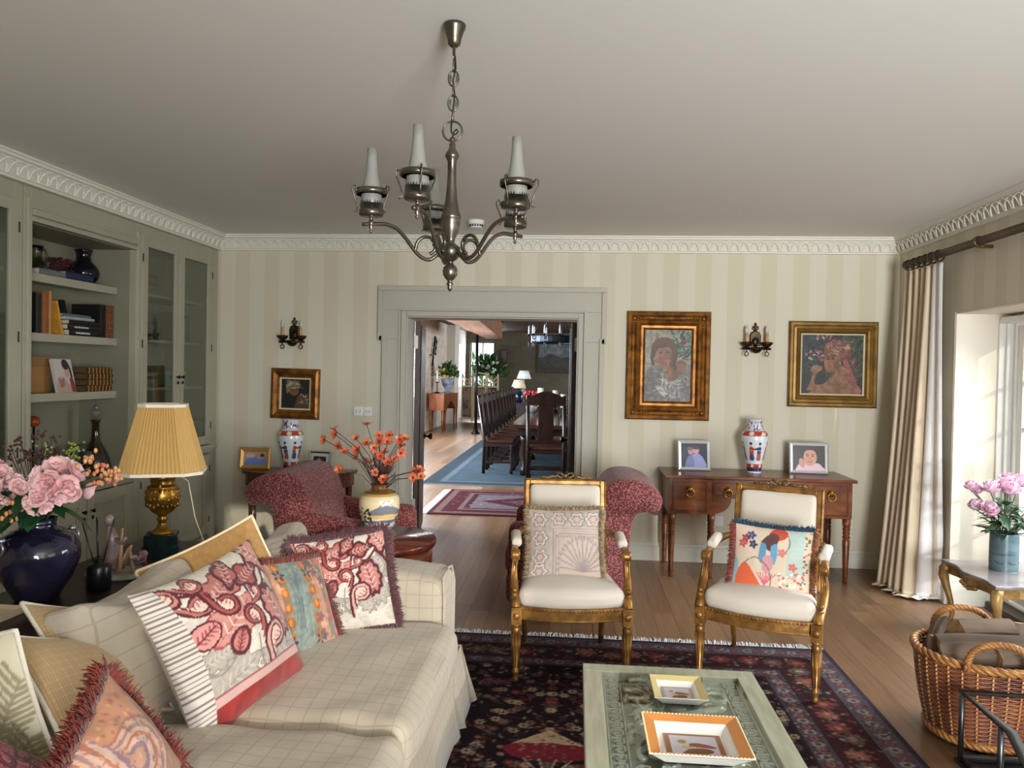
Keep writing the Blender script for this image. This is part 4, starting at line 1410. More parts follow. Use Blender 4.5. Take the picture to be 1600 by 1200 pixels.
# back: upholstered, low behind the loose cushions
soft('sofa_back', (0.16, Y1 - Y0 - 0.1, 0.36), 0.06, T((-1.49, (Y0 + Y1) / 2, 0.33)), M_linen, sofa, n=18, wob=0.01)
def arm_fn(P, U):
    P = P.copy()
    f = np.clip((P[:, 0] + 0.36) / 0.8, 0, 1)
    P[:, 2] += 0.012 * np.sin(P[:, 0] * 9) * (U[:, 2] > 0.2)
    P[:, 1] *= 1 + 0.06 * (U[:, 2] > 0.3) * f
    return P
for yc in (3.475, 0.0):
    o = soft('sofa_arm', (0.93, 0.30, 0.60), 0.055, T((SX - 0.505, yc, 0.385)), M_linen, sofa, puff=(0.012, 0.006, 0.014), n=24, wob=0.012, fn=arm_fn)
    s = MB()
    for sg in (-1, 1):
        s.tube([(SX - 0.04, yc + sg * 0.145, 0.10 + k * 0.05) for k in range(11)] + [(SX - 0.05, yc + sg * 0.12, 0.672), (SX - 0.05, yc, 0.692 if sg < 0 else 0.692)], 0.0055, 6)
    s.build('piping', M_linen, o)
# loose seat cushions
for k, yc in enumerate((2.83, 1.80, 0.77)):
    o = soft('seat_cushion', (0.90, 1.0, 0.185), 0.055, T((SX - 0.425, yc, 0.40)), M_linen, sofa, puff=(0.02, 0.012, 0.032), n=30, wob=0.014, seed=k * 5)
    s = MB()
    for z in (0.345, 0.46):
        pts = []
        x1, x0, ya, yb = SX + 0.012, SX - 0.86, yc - 0.488, yc + 0.488
        for (cx, cy, a0) in ((x1 - 0.05, yb - 0.05, 0), (x0 + 0.05, yb - 0.05, 1), (x0 + 0.05, ya + 0.05, 2), (x1 - 0.05, ya + 0.05, 3)):
            for q in range(5):
                a = (a0 + q / 4.0) * PI / 2
                pts.append((cx + 0.05 * math.cos(a), cy + 0.05 * math.sin(a), z))
        s.tube(pts, 0.006, 6, closed=True)
    s.build('cushion_piping', M_linen, o)
# skirt: front run with an inverted pleat where arm meets seat, corner folds
def skirt_run(pts_top, flare, nrm_fn):
    top, bot = [], []
    for (x, y), fl in zip(pts_top, flare):
        nx, ny = nrm_fn(x, y)
        top.append((x, y, 0.285))
        bot.append((x + nx * fl, y + ny * fl, 0.012))
    return top, bot
s = MB()
ys = np.linspace(Y0, Y1 - 0.005, 90)
top, mid, bot = [], [], []
for y in ys:
    f = 0.006 + 0.012 * math.sin(y * 3.1) ** 2
    pl = math.exp(-((y - 3.31) / 0.02) ** 2) + math.exp(-((y - 1.8) / 0.02) ** 2)
    edge = math.exp(-((y - 3.26) / 0.03) ** 2) + math.exp(-((y - 3.36) / 0.03) ** 2)
    top.append((SX + 0.0, y, 0.29))
    mid.append((SX + 0.012 + f - 0.03 * pl, y, 0.15))
    bot.append((SX + 0.024 + f * 1.6 - 0.05 * pl + 0.02 * edge, y, 0.012))
for i in range(25):
    a = PI / 2 * i / 24.0
    q = 0.03 * math.sin(2 * a)
    top.append((SX - 0.0 - 0.0, Y1 - 0.005, 0.29))
    mid.append((SX + (0.014 + q) * math.cos(a), Y1 - 0.005 + (0.014 + q) * math.sin(a), 0.15))
    bot.append((SX + (0.034 + 2 * q) * math.cos(a), Y1 - 0.005 + (0.034 + 2 * q) * math.sin(a), 0.012))
for x in np.linspace(SX, -1.5, 24):
    top.append((x, Y1 - 0.005, 0.29))
    mid.append((x, Y1 + 0.012, 0.15))
    bot.append((x, Y1 + 0.03, 0.012))
s.loft([top, mid, bot], caps=False, closed=False)
o = s.build('skirt', M_linen, sofa)
md = o.modifiers.new('thick', 'SOLIDIFY')
md.thickness = 0.006
rebase(sofa, (-1.0, 1.75, 0))

# ------------------------------------------------------------------ cushions
M_cloth = mat_col('printed_cloth', 0.85, 0.12, 500, sheen=0.15)
def cushion(name, label, M, w, h, t, cv, back=(190, 176, 150), trim=None, tcol=None, group=None, chop=0.0, n=96, pinch=0.06, seed=0, back_cv=None, flen=0.03, tfn=None):
    root = thing(name, label, 'cushion', group=group)
    root.matrix_world = M
    u, v = np.meshgrid(np.linspace(-1, 1, n), np.linspace(-1, 1, n))
    def shape(sg):
        prof = (np.clip(1 - np.abs(u) ** 2.2, 0, 1) * np.clip(1 - np.abs(v) ** 2.2, 0, 1)) ** 0.66
        x = w / 2 * u * (1 - pinch * (1 - v ** 2))
        z = h / 2 * v * (1 - pinch * (1 - u ** 2))
        z = z - chop * (1 - u ** 2) ** 1.5 * np.clip((v + 0.4) / 1.4, 0, 1) ** 2
        wr = (vnoise(u + 5, v + 5, 2.2, seed) - 0.5) * 0.16 + (vnoise(u + 5, v + 5, 5.5, seed + 1) - 0.5) * 0.06
        y = sg * t / 2 * prof * (1 + wr)
        return np.stack([x, y, z], -1).reshape(-1, 3)
    F0, B0 = shape(-1), shape(1)
    cf = cv.at(((u + 1) / 2 * 0.9999).ravel(), ((v + 1) / 2 * 0.9999).ravel())
    cb = back_cv.at(((1 - u) / 2 * 0.9999).ravel(), ((v + 1) / 2 * 0.9999).ravel()) if back_cv is not None else np.ones_like(cf) * np.array(back)
    Vv = np.concatenate([F0, B0 + np.array([0, 1e-5, 0])])
    f1 = grid_faces(n, n)
    f2 = grid_faces(n, n, base=n * n)[:, ::-1]
    np_mesh('cover', Vv, np.concatenate([f1, f2]), M_cloth, root, np.concatenate([cf, cb]))
    # outline for the trim
    idx = [j for j in range(n)] + [j * n + n - 1 for j in range(1, n)] + [(n - 1) * n + j for j in range(n - 2, -1, -1)] + [j * n for j in range(n - 2, 0, -1)]
    P = F0[idx]
    if trim == 'piping':
        s = MB().tube([tuple(p) for p in P[::2]], 0.0065, 6, closed=True)
        s.build('piping', mat('piping_' + '_'.join(map(str, tcol)), tcol, 0.8, bump=0.4, scale=160), root)
    elif trim == 'fringe':
        rr = random.Random(seed + 1)
        sides = {}
        L = len(P)
        for i in range(L):
            tg = P[(i + 1) % L] - P[i - 1]
            tg = tg / (np.linalg.norm(tg) + 1e-9)
            out = np.array([tg[2], 0, -tg[0]])
            key = tcol if not isinstance(tcol, dict) else tcol[(0 if i < n else 1 if i < 2 * n - 1 else 2 if i < 3 * n - 2 else 3)]
            sb = sides.setdefault(key, MB())
            for q in range(7):
                p = P[i] + tg * rr.uniform(-.004, .004) + np.array([0, rr.uniform(-.010, .010), 0])
                d = out * flen * rr.uniform(0.55, 1.0) + np.array([rr.gauss(0, .2), rr.gauss(0, .36), rr.gauss(0, .2)]) * flen + np.array([0, 0, -0.12 * flen])
                sb.tube([tuple(p - out * 0.006), tuple(p + d * .55), tuple(p + d + np.array([0, 0, -0.1 * flen]))], [0.0024, 0.0026, 0.0014], 3, up=(0, 1, 0.1))
        for key, sb in sides.items():
            sb.build('fringe', mat('fringe_' + '_'.join(map(str, key)), key, 0.85, col2=tuple(int(c * 0.7) for c in key), scale=60, sheen=0.3), root)
    return root

BUR, PINK, IVORY, GREY = (76, 16, 28), (172, 98, 92), (198, 188, 174), (150, 140, 130)
def lobed(cv, cx, cy, R, rot, n=7, elong=1.5, fill=PINK, edge=BUR, vein=None, ew=0.010, depth=0.18):
    pts, pin = [], []
    for k in range(n * 6):
        a = 2 * PI * k / (n * 6)
        rad = R * (1 + depth * math.cos(n * a))
        x, y = rad * math.cos(a) * elong, rad * math.sin(a)
        c, s_ = math.cos(rot), math.sin(rot)
        pts.append((cx + x * c - y * s_, cy + x * s_ + y * c))
        f = max(0.1, (rad - ew) / rad)
        pin.append((cx + (x * c - y * s_) * f, cy + (x * s_ + y * c) * f))
    cv.poly(pts, edge, sm=False)
    cv.poly(pin, fill, sm=False)
    vc = vein or IVORY
    c, s_ = math.cos(rot), math.sin(rot)
    cv.line([(cx - R * elong * .8 * c, cy - R * elong * .8 * s_), (cx + R * elong * .8 * c, cy + R * elong * .8 * s_)], 0.004, edge)
    for k in (-2, -1, 0, 1, 2):
        bx, by = cx + k * R * elong * .28 * c, cy + k * R * elong * .28 * s_
        for sg in (-1, 1):
            cv.line([(bx, by), (bx + R * .45 * (c * .6 - sg * s_ * .8), by + R * .45 * (s_ * .6 + sg * c * .8))], 0.0035, vc)
def paisley(cv, cx, cy, R, rot, fill=PINK, edge=BUR, flip=1):
    c, s_ = math.cos(rot), math.sin(rot)
    base = [(-1.6, 1.1), (-1.2, 0.3), (-0.6, -0.5), (0.2, -0.8), (0.9, -0.5), (1.1, 0.1), (0.8, 0.7), (0.1, 0.75), (-0.5, 0.4), (-1.1, 0.6), (-1.45, 1.25)]
    def tr(f, dx=0.0):
        return [(cx + R * ((x * f + dx) * c - flip * y * f * s_), cy + R * ((x * f + dx) * s_ + flip * y * f * c)) for x, y in base]
    cv.poly(tr(1.0), edge)
    cv.poly(tr(0.80, .03), fill)
    cv.poly(tr(0.58, .08), edge)
    cv.poly(tr(0.46, .10), (216, 176, 160))
    for k in range(5):
        q = -0.5 + k * 0.28
        cv.line([(cx + R * (q * c), cy + R * (q * s_)), (cx + R * ((q + .12) * c - flip * .28 * s_), cy + R * ((q + .12) * s_ + flip * .28 * c))], 0.003, edge, .8)
def crewel(w, px=300, kind=0):
    cv = Cv(w, w, px, IVORY)
    r = random.Random(21 + kind)
    for k in range(16):
        cv.ell(r.uniform(0, w), r.uniform(0, w), r.uniform(.02, .05), r.uniform(.015, .035), (180, 171, 158), r.uniform(0, 3), 0.8)
    k = w / 0.5
    GR = ((158, 149, 137), (128, 119, 110), (182, 174, 163))
    for (u, v, R, rot) in ((.27, .27, .078, .3), (.88, .36, .055, 1.2), (.90, .62, .06, 1.6), (.55, .28, .04, .8), (.72, .25, .04, 2.4), (.20, .45, .04, .2)):
        lobed(cv, u * w, v * w, R * k, rot, 8, 1.25, GR[0], GR[1], GR[2], 0.006)
    for pts in (((.95, .92), (.78, .72), (.58, .64), (.42, .60)), ((.78, .72), (.82, .58), (.74, .42), (.62, .36)), ((.03, .94), (.22, .88), (.40, .80), (.58, .64)),
                ((.58, .64), (.62, .80), (.74, .88))):
        cv.line([(a * w, b * w) for a, b in pts], 0.011 * k, BUR)
    for pts in (((.50, .45), (.48, .3), (.52, .18)), ((.88, .75), (.97, .62), (.9, .5), (.86, .4)), ((.10, .38), (.2, .34), (.3, .4))):
        cv.line([(a * w, b * w) for a, b in pts], 0.006 * k, GR[1])
    FL = (180, 122, 112)
    lobed(cv, .91 * w, .90 * w, .055 * k, 2.2, 5, 1.4, FL, BUR, None, 0.012)
    lobed(cv, .78 * w, .52 * w, .070 * k, 1.8, 11, 1.4, (170, 110, 102), BUR, (206, 182, 166), 0.014, 0.08)
    lobed(cv, .40 * w, .61 * w, .074 * k, .5, 6, 1.35, FL, (150, 66, 66), None, 0.008)
    lobed(cv, .45 * w, .83 * w, .050 * k, .4, 6, 1.5, (168, 104, 96), (120, 40, 44), None, 0.008)
    paisley(cv, .24 * w, .78 * w, .048 * k, .2, (162, 98, 92))
    paisley(cv, .38 * w, .73 * w, .050 * k, -.5, (146, 68, 64))
    paisley(cv, .54 * w, .56 * w, .050 * k, 2.2, (150, 74, 70))
    paisley(cv, .64 * w, .37 * w, .066 * k, .6, (190, 146, 132), BUR, -1)
    paisley(cv, .66 * w, .70 * w, .034 * k, 1.2, (162, 92, 86))
    paisley(cv, .10 * w, .91 * w, .050 * k, -.3, (180, 118, 110))
    paisley(cv, .30 * w, .92 * w, .040 * k, .3, (160, 86, 80))
    lobed(cv, .19 * w, .60 * w, .042 * k, .4, 3, 1.25, (190, 130, 122), BUR, (110, 30, 40), 0.006, 0.05)
    lobed(cv, .36 * w, .47 * w, .036 * k, 1.0, 3, 1.3, (174, 110, 102), BUR, (110, 30, 40), 0.010, 0.06)
    lobed(cv, .70 * w, .83 * w, .042 * k, .2, 4, 1.6, (150, 70, 66), BUR, None, 0.011)
    lobed(cv, .57 * w, .90 * w, .036 * k, .9, 4, 1.8, (160, 88, 82), BUR, None, 0.010)
    for q in range(5):
        cv.line([((.86 + .02 * q) * w, (.80 - .01 * q) * w), ((.93 + .02 * q) * w, (.74 - .03 * q) * w)], 0.009 * k, BUR)
    cv.grain(.10, 120, 2)
    return cv
SEAT = 'scatter cushions on the cream sofa'
# large crewel cushion with ticking side and red velvet foot
cv = crewel(0.5, 320)
cv.rect(0.0, 0.0, 0.5, 0.085, (138, 34, 27))
n_ = vnoise(cv.X, cv.Y, 60, 3)
wv = cv.Y < 0.085
cv.a[wv] = cv.a[wv] * (0.85 + 0.3 * vnoise(cv.X * 2, cv.Y, 22, 6)[wv][:, None])
cv.rect(0.0, 0.085, 0.5, 0.115, (186, 150, 143))
cv.line([(0, 0.116), (0.5, 0.116)], 0.004, (120, 40, 50), sm=False)
for k in range(34):
    y = k * 0.0148
    cv.rect(0.0, y, 0.062, y + 0.0148, (194, 186, 176))
    cv.rect(0.0, y, 0.062, y + 0.0055, (112, 101, 97))
Mc = T((-1.144, 2.457, 0.695)) @ Euler((-0.428, -0.141, 1.262)).to_matrix().to_4x4()
cushion('floral_cushion', 'big ivory crewelwork cushion with striped side and red velvet foot', Mc, 0.53, 0.53, 0.28, cv, (176, 162, 144), None, group=None, n=150, seed=3, pinch=0.085)
# peach embroidered cushion with rust fringe
cv = Cv(0.42, 0.42, 300, (214, 156, 124))
r = random.Random(5)
cv.rect(0.12, 0, 0.30, 0.42, (150, 142, 118))
cv.rect(0.165, 0, 0.255, 0.42, (148, 160, 148))
cv.rect(0.355, 0, 0.39, 0.42, (140, 132, 116))
for k in range(30):
    cv.line([(r.uniform(.17, .25), r.uniform(0.02, .4)), (r.uniform(.17, .25), r.uniform(0.02, .4))], 0.004, (96, 110, 116), 0.5)
for x0 in (0.125, 0.275):
    for k in range(6):
        y = 0.05 + k * 0.062
        cv.rect(x0, y + 0.008, x0 + 0.03, y + 0.05, (196, 104, 40))
        cv.ell(x0 + 0.015, y + 0.03, 0.009, 0.014, (232, 150, 60))
    for y in (0.06, 0.35):
        for q in range(5):
            cv.ell(x0 + 0.015 + 0.018 * math.cos(q * 1.26), y + 0.018 * math.sin(q * 1.26), 0.010, 0.006, (38, 62, 100), q * 1.26)
for k in range(24):
    x, y = r.choice([r.uniform(0, .12), r.uniform(.30, .42)]), r.uniform(0, .42)
    c = r.choice([(140, 96, 104), (196, 116, 96), (228, 176, 140), (120, 100, 104)])
    for q in range(5):
        cv.ell(x + 0.013 * math.cos(q * 1.26), y + 0.013 * math.sin(q * 1.26), 0.013, 0.008, c, q * 1.26, 0.85)
cv.grain(0.25, 60, 4)
cv.a *= 0.84
Mc = T((-1.085, 2.90, 0.655)) @ Euler((-0.50, 0.10, 1.05)).to_matrix().to_4x4()
cushion('embroidered_cushion', 'peach and sage embroidered cushion with rust red fringe', Mc, 0.40, 0.40, 0.13, cv, (170, 110, 86), 'fringe', (120, 40, 22), seed=8, n=110)
# second crewel cushion with plum fringe
cv = crewel(0.42, 300, 3)
Mc = T((-0.965, 3.17, 0.685)) @ Euler((-0.30, -0.10, 0.42)).to_matrix().to_4x4()
cushion('floral_cushion', 'ivory crewelwork cushion with plum fringe by the far sofa arm', Mc, 0.41, 0.41, 0.13, cv, (196, 180, 160), 'fringe', (96, 38, 48), seed=12, n=120, flen=0.034)
# mustard cushion
def plain(c, w=0.4, amt=0.15, sc=120, seed=1):
    cv = Cv(w, w, 200, c)
    cv.grain(amt, sc, seed)
    return cv
Mc = T((-1.295, 2.78, 0.725)) @ Euler((-0.47, -0.30, 0.95)).to_matrix().to_4x4()
cushion('mustard_cushion', 'plain mustard gold cushion with white piping behind the crewel cushion', Mc, 0.48, 0.48, 0.12, plain((164, 124, 72)), (160, 120, 66), 'piping', (216, 200, 166), seed=15, n=60)
# burlap cushion
cv = Cv(0.5, 0.5, 300, (186, 156, 112))
wv = ((np.sin(cv.X * 2 * PI / 0.006) > -0.2) * (np.sin(cv.Y * 2 * PI / 0.006) > -0.2)).astype(float)
cv.a *= (0.86 + 0.18 * wv)[..., None]
BURLAP = cv
# palm print cushion
cv = Cv(0.45, 0.45, 280, (206, 198, 170))
r = random.Random(6)
for k in range(15):
    bx, by = r.uniform(0.05, 0.4), r.uniform(-0.02, 0.35)
    an = r.uniform(0.9, 2.2)
    cvc = r.choice([(118, 114, 82), (92, 90, 66), (146, 138, 108)])
    tip = (bx + 0.16 * math.cos(an), by + 0.16 * math.sin(an))
    cv.line([(bx, by), tip], 0.006, cvc)
    for q in range(9):
        t_ = q / 8.0
        px_, py_ = bx + (tip[0] - bx) * t_, by + (tip[1] - by) * t_
        for sg in (-1, 1):
            cv.line([(px_, py_), (px_ + 0.07 * math.cos(an + sg * 0.9), py_ + 0.07 * math.sin(an + sg * 0.9))], 0.010, cvc)
PALM = cv
Eb = Euler((-0.793, 0.337, 1.489)).to_matrix().to_4x4()
cushion('burlap_cushion', 'tan burlap cushion with white piping and palm-print reverse, nearer the camera', T((-1.317, 2.007, 0.681)) @ Eb, 0.41, 0.41, 0.15, BURLAP, trim='piping', tcol=(222, 214, 196), seed=18, n=150, back_cv=PALM)
cushion('burlap_cushion', 'second tan burlap cushion with white piping peeking out behind the first', T((-1.415, 2.20, 0.705)) @ Eb, 0.41, 0.41, 0.14, BURLAP, trim='piping', tcol=(222, 214, 196), seed=19, n=120, back_cv=PALM)
Mc = T((-1.469, 1.761, 0.731)) @ Euler((0.20, -0.174, -0.107)).to_matrix().to_4x4()
cushion('palm_cushion', 'cream and olive palm-print cushion with white piping at left edge of view', Mc, 0.41, 0.41, 0.13, PALM, (196, 186, 160), 'piping', (222, 214, 196), seed=22, n=110)
# paisley cushion with rust fringe
cv = Cv(0.4, 0.4, 300, (172, 122, 92))
r = random.Random(8)
for k in range(60):
    cv.ell(r.uniform(0, .4), r.uniform(0, .4), r.uniform(.006, .02), r.uniform(.005, .012), r.choice([(150, 84, 60), (190, 144, 98), (134, 106, 112), (160, 100, 76)]), r.uniform(0, 3), 0.7)
for rad, c in ((0.15, (150, 96, 84)), (0.138, (182, 146, 120)), (0.12, (142, 108, 110)), (0.105, (184, 150, 130)), (0.088, (164, 100, 76)), (0.072, (186, 156, 140)), (0.052, (134, 104, 112)), (0.034, (176, 132, 110))):
    cv.poly([(0.15 + rad * (x_ * .62 - y_ * .78), 0.17 + rad * (x_ * .78 + y_ * .62)) for x_, y_ in ((-1.6, 1.1), (-1.2, .3), (-.6, -.5), (.2, -.8), (.9, -.5), (1.1, .1), (.8, .7), (.1, .75), (-.5, .4), (-1.1, .6), (-1.45, 1.25))], c)
for k in range(150):
    cv.ell(r.uniform(.02, .28), r.uniform(.02, .3), r.uniform(.003, .009), .004, r.choice([(190, 150, 120), (150, 80, 60), (120, 96, 110), (200, 160, 110), (160, 96, 84)]), r.uniform(0, 3), .8)
if 0:
    pass
for off in (0.0, 0.055):
    cv.line([(0.05 + off, 0.40), (0.10 + off, 0.34), (0.24 + off, 0.33), (0.30 + off, 0.26), (0.28 + off, 0.14), (0.32 + off, 0.0)], 0.008, (112, 106, 100), sm=False)
for k in range(14):
    cv.ell(0.31 + 0.02 * math.sin(k * 2), 0.02 + k * 0.024, 0.012, 0.008, (170, 110, 74), k)
cv.grain(0.2, 40, 7)
Mc = T((-1.0, 1.65, 0.672)) @ Euler((-0.95, 1.005, 0.82)).to_matrix().to_4x4()
cushion('paisley_cushion', 'orange paisley cushion with thick rust fringe at the front left of the sofa', Mc, 0.34, 0.34, 0.13, cv, (190, 120, 84), 'fringe', {0: (132, 40, 24), 1: (134, 42, 25), 2: (130, 39, 24), 3: (131, 40, 23)}, seed=25, n=110, flen=0.035)
# magenta cushion at the corner of the frame
cv = crewel(0.4, 260, 7)
cv.a = cv.a * np.array([0.85, 0.55, 0.68])
Mc = T((-1.18, 1.477, 0.683)) @ Euler((-0.954, 0.725, 0.935)).to_matrix().to_4x4()
cushion('plum_cushion', 'magenta and plum patterned cushion at bottom left corner of view', Mc, 0.31, 0.31, 0.12, cv, (120, 50, 70), None, seed=28, n=100)
# cream linen scatter cushions in the sofa fabric
def linen_cushion(label, M, w, h, t, seed):
    root = thing('linen_cushion', label, 'cushion', group=None)
    root.matrix_world = M
    def fn(P, U):
        P = P.copy()
        P[:, 2] -= 0.05 * (1 - U[:, 0] ** 2) * (U[:, 2] > 0) * np.clip(U[:, 2], 0, 1)
        return P
    Pv, Fq = soft_box((w, t, h), 0.055, puff=(0.0, 0.035, 0.0), n=30, wob=0.02, seed=seed, fn=fn)
    np_mesh('cover', Pv, Fq, M_linen, root)
    return root
linen_cushion('cream checked linen cushion behind the big crewel cushion', basis((-1.40, 2.36, 0.685), (0.95, -0.05, 0.28), 0.0), 0.60, 0.46, 0.17, 31)
linen_cushion('cream checked linen cushion at the far end of the sofa back', basis((-1.345, 3.33, 0.655), (0.95, -0.1, 0.25), 0.0), 0.62, 0.42, 0.16, 37)
# ------------------------------------------------------------------ table behind the sofa and what stands on it
M_mahog = mat('mahogany', (74, 30, 20), 0.22, col2=(100, 44, 26), scale=4, stretch=(1, 6, 6), coat=0.2)
M_ebony = mat('dark_stained_wood', (34, 24, 18), 0.3, col2=(48, 34, 24), scale=5, stretch=(6, 1, 6))
TZ = 0.71
t = thing('sofa_table', 'long dark wood table behind the sofa holding lamp and blue vase', 'table', (-1.93, 2.7, 0))
MB().box(-0.26, 0.26, -1.15, 1.02, TZ - 0.03, TZ).build('tabletop', M_ebony, t, bev=0.006)
MB().box(-0.24, 0.24, -1.12, 0.99, TZ - 0.12, TZ - 0.03).build('apron', M_ebony, t)
for x in (-0.21, 0.21):
    for y in (-1.09, 0.96):
        MB().tube([(x, y, 0), (x, y, TZ - 0.1)], [0.018, 0.03], 4).build('leg', M_ebony, t)

M_gilt = mat('ormolu_gilt', (156, 112, 40), 0.32, 0.75, col2=(96, 66, 22), scale=14, bump=0.35)
# table lamp
t = thing('table_lamp', 'gold urn table lamp with pleated mustard octagonal shade on the sofa table', 'lamp', (-1.905, 3.416, TZ + 0.001))
s = MB()
def octa(rad, z, n=8, c=0.32):
    # square with cut corners
    q = rad * (1 - c)
    return [(rad, -q, z), (rad, q, z), (q, rad, z), (-q, rad, z), (-rad, q, z), (-rad, -q, z), (-q, -rad, z), (q, -rad, z)]
s.loft([octa(0.078, 0.0), octa(0.078, 0.05), octa(0.072, 0.055), octa(0.072, 0.1), octa(0.066, 0.105)], smooth=False)
s.build('plinth', mat('green_black_marble', (14, 26, 26), 0.12, col2=(26, 46, 46), scale=10), t)
MB().lathe([(0.05, 0.105), (0.05, 0.112), (0.032, 0.125), (0.02, 0.145), (0.017, 0.16), (0.028, 0.17), (0.018, 0.18), (0.022, 0.19), (0.045, 0.205), (0.066, 0.235), (0.074, 0.27), (0.074, 0.30), (0.066, 0.318), (0.07, 0.322), (0.058, 0.328), (0.05, 0.335), (0.056, 0.36), (0.064, 0.375), (0.05, 0.38), (0.0, 0.382)], 30).build('urn', M_gilt, t)
s = MB()
r = random.Random(12)
for k in range(22):      # embossed figures round the belly
    a = 2 * PI * k / 22
    for q in range(3):
        z = 0.24 + 0.03 * q + r.uniform(-.006, .006)
        rr_ = 0.069 + 0.004 * math.sin((z - 0.22) * 30)
        s.ball(((rr_ - .003) * math.cos(a + .05 * q), (rr_ - .003) * math.sin(a + .05 * q), z), (0.007, 0.007, 0.013), 6, 5)
s.build('relief', M_gilt, t)
for sg in (-1, 1):
    MB().tube([(0, sg * 0.052, 0.34), (0, sg * 0.085, 0.355), (0, sg * 0.092, 0.325), (0, sg * 0.072, 0.305)], 0.006, 6).build('handle', M_gilt, t)
MB().tube([(0, 0, 0.38), (0, 0, 0.70)], 0.005, 6).build('stem', mat('brass', (170, 130, 60), 0.3, 0.9), t)
# pleated shade: 8-sided, wide corners cut
def shade_ring(rad, z, n=24, amp=0.0, c=0.40):
    P = octa(rad, z, c=c)
    out = []
    for i in range(8):
        a, b = Vector(P[i]), Vector(P[(i + 1) % 8])
        m = int(n * (2 if i % 2 == 0 else 1) / 2)
        for k in range(m):
            f = k / m
            p = a.lerp(b, f)
            nrm = Vector((b.y - a.y, -(b.x - a.x), 0)).normalized()
            p = p + nrm * amp * (1 if k % 2 else -1) * 0.5
            out.append(tuple(p))
    return out
zs0, zs1, R0, R1 = 0.395, 0.70, 0.178, 0.098
rings = [shade_ring(R0 + (R1 - R0) * q / 6.0, zs0 + (zs1 - zs0) * q / 6.0, 24, 0.005) for q in range(7)]
s = MB().loft(rings, caps=False, smooth=False)
o = s.build('lamp_shade', mat('mustard_silk', (192, 154, 88), 0.75, sheen=0.2), t)
md = o.modifiers.new('thick', 'SOLIDIFY')
md.thickness = 0.002
for R_, z in ((R0 + 0.001, zs0), (R1 + 0.001, zs1)):
    s = MB()
    s.loft([shade_ring(R_ + 0.003, z - 0.007, 4), shade_ring(R_ + 0.003, z + 0.007, 4), shade_ring(R_ - 0.004, z + 0.007, 4), shade_ring(R_ - 0.004, z - 0.007, 4), shade_ring(R_ + 0.003, z - 0.007, 4)], caps=False, smooth=False)
    s.build('shade_trim', mat('cream_braid', (232, 222, 200), 0.8), t)
MB().tube([(0.02, 0.05, 0.40), (0.10, 0.10, 0.33), (0.13, 0.12, 0.15), (0.17, 0.17, 0.01), (0.19, 0.22, 0.006)], 0.003, 6).build('cord', mat('pale_flex', (190, 180, 150), 0.5), t)
t.rotation_euler = (0, 0, 0.38)

# petals
def petal(s, base, d, up, L, Wd, curl, n=4, ruf=0.0, rr=None):
    """a cupped petal growing from base along d, curling towards up"""
    d, up = Vector(d).normalized(), Vector(up).normalized()
    sd = d.cross(up).normalized()
    vs = []
    for j in range(n + 1):
        t_ = j / n
        c = Vector(base) + d * L * math.sin(t_ * 1.35) / 0.976 + up * curl * L * t_ * t_
        wd = Wd * (math.sin(PI * (0.12 + 0.72 * t_)) ** 0.8)
        for i in range(3):
            q = i - 1
            vs.append(tuple(c + sd * q * wd * .5 + up * (abs(q) * wd * 0.16 + (rr.uniform(-ruf, ruf) * L if rr else 0))))
    fs = [(j * 3 + i, j * 3 + i + 1, (j + 1) * 3 + i + 1, (j + 1) * 3 + i) for j in range(n) for i in range(2)]
    s.add(vs, fs, True)
def bloom(s, c, R, axis, rr, layers=((7, .2, .9), (7, .65, .95), (6, 1.05, .85), (5, 1.35, .6)), ruf=0.05, wide=0.95):
    ax = Vector(axis).normalized()
    e1 = ax.orthogonal().normalized()
    e2 = ax.cross(e1)
    for n, el, ln in layers:
        for k in range(n):
            a = 2 * PI * (k + rr.uniform(-.2, .2)) / n + el
            d = (math.cos(a) * e1 + math.sin(a) * e2) * math.cos(el) + ax * math.sin(el)
            upv = (ax - d * d.dot(ax)).normalized() if el < 1.3 else (e1 * -math.cos(a) - e2 * math.sin(a))
            petal(s, Vector(c) + d * R * 0.08, d, upv - d * 0.0, R * ln, R * wide * (1.1 - 0.25 * el), 0.35, 4, ruf, rr)
def leaf(s, base, d, L, Wd, rr, droop=0.3):
    d = Vector(d).normalized()
    sd = d.cross(Vector((0, 0, 1)))
    sd = sd.normalized() if sd.length > 0.1 else d.orthogonal().normalized()
    up = sd.cross(d)
    vs = []
    for j in range(6):
        t_ = j / 5.0
        c = Vector(base) + d * L * t_ - Vector((0, 0, 1)) * droop * L * t_ * t_
        wd = Wd * math.sin(PI * min(1, 0.08 + t_ * 0.92)) ** 0.7
        for q in (-1, 0, 1):
            vs.append(tuple(c + sd * q * wd * .5 + up * abs(q) * wd * .12))
    s.add(vs, [(j * 3 + i, j * 3 + i + 1, (j + 1) * 3 + i + 1, (j + 1) * 3 + i) for j in range(5) for i in range(2)], True)

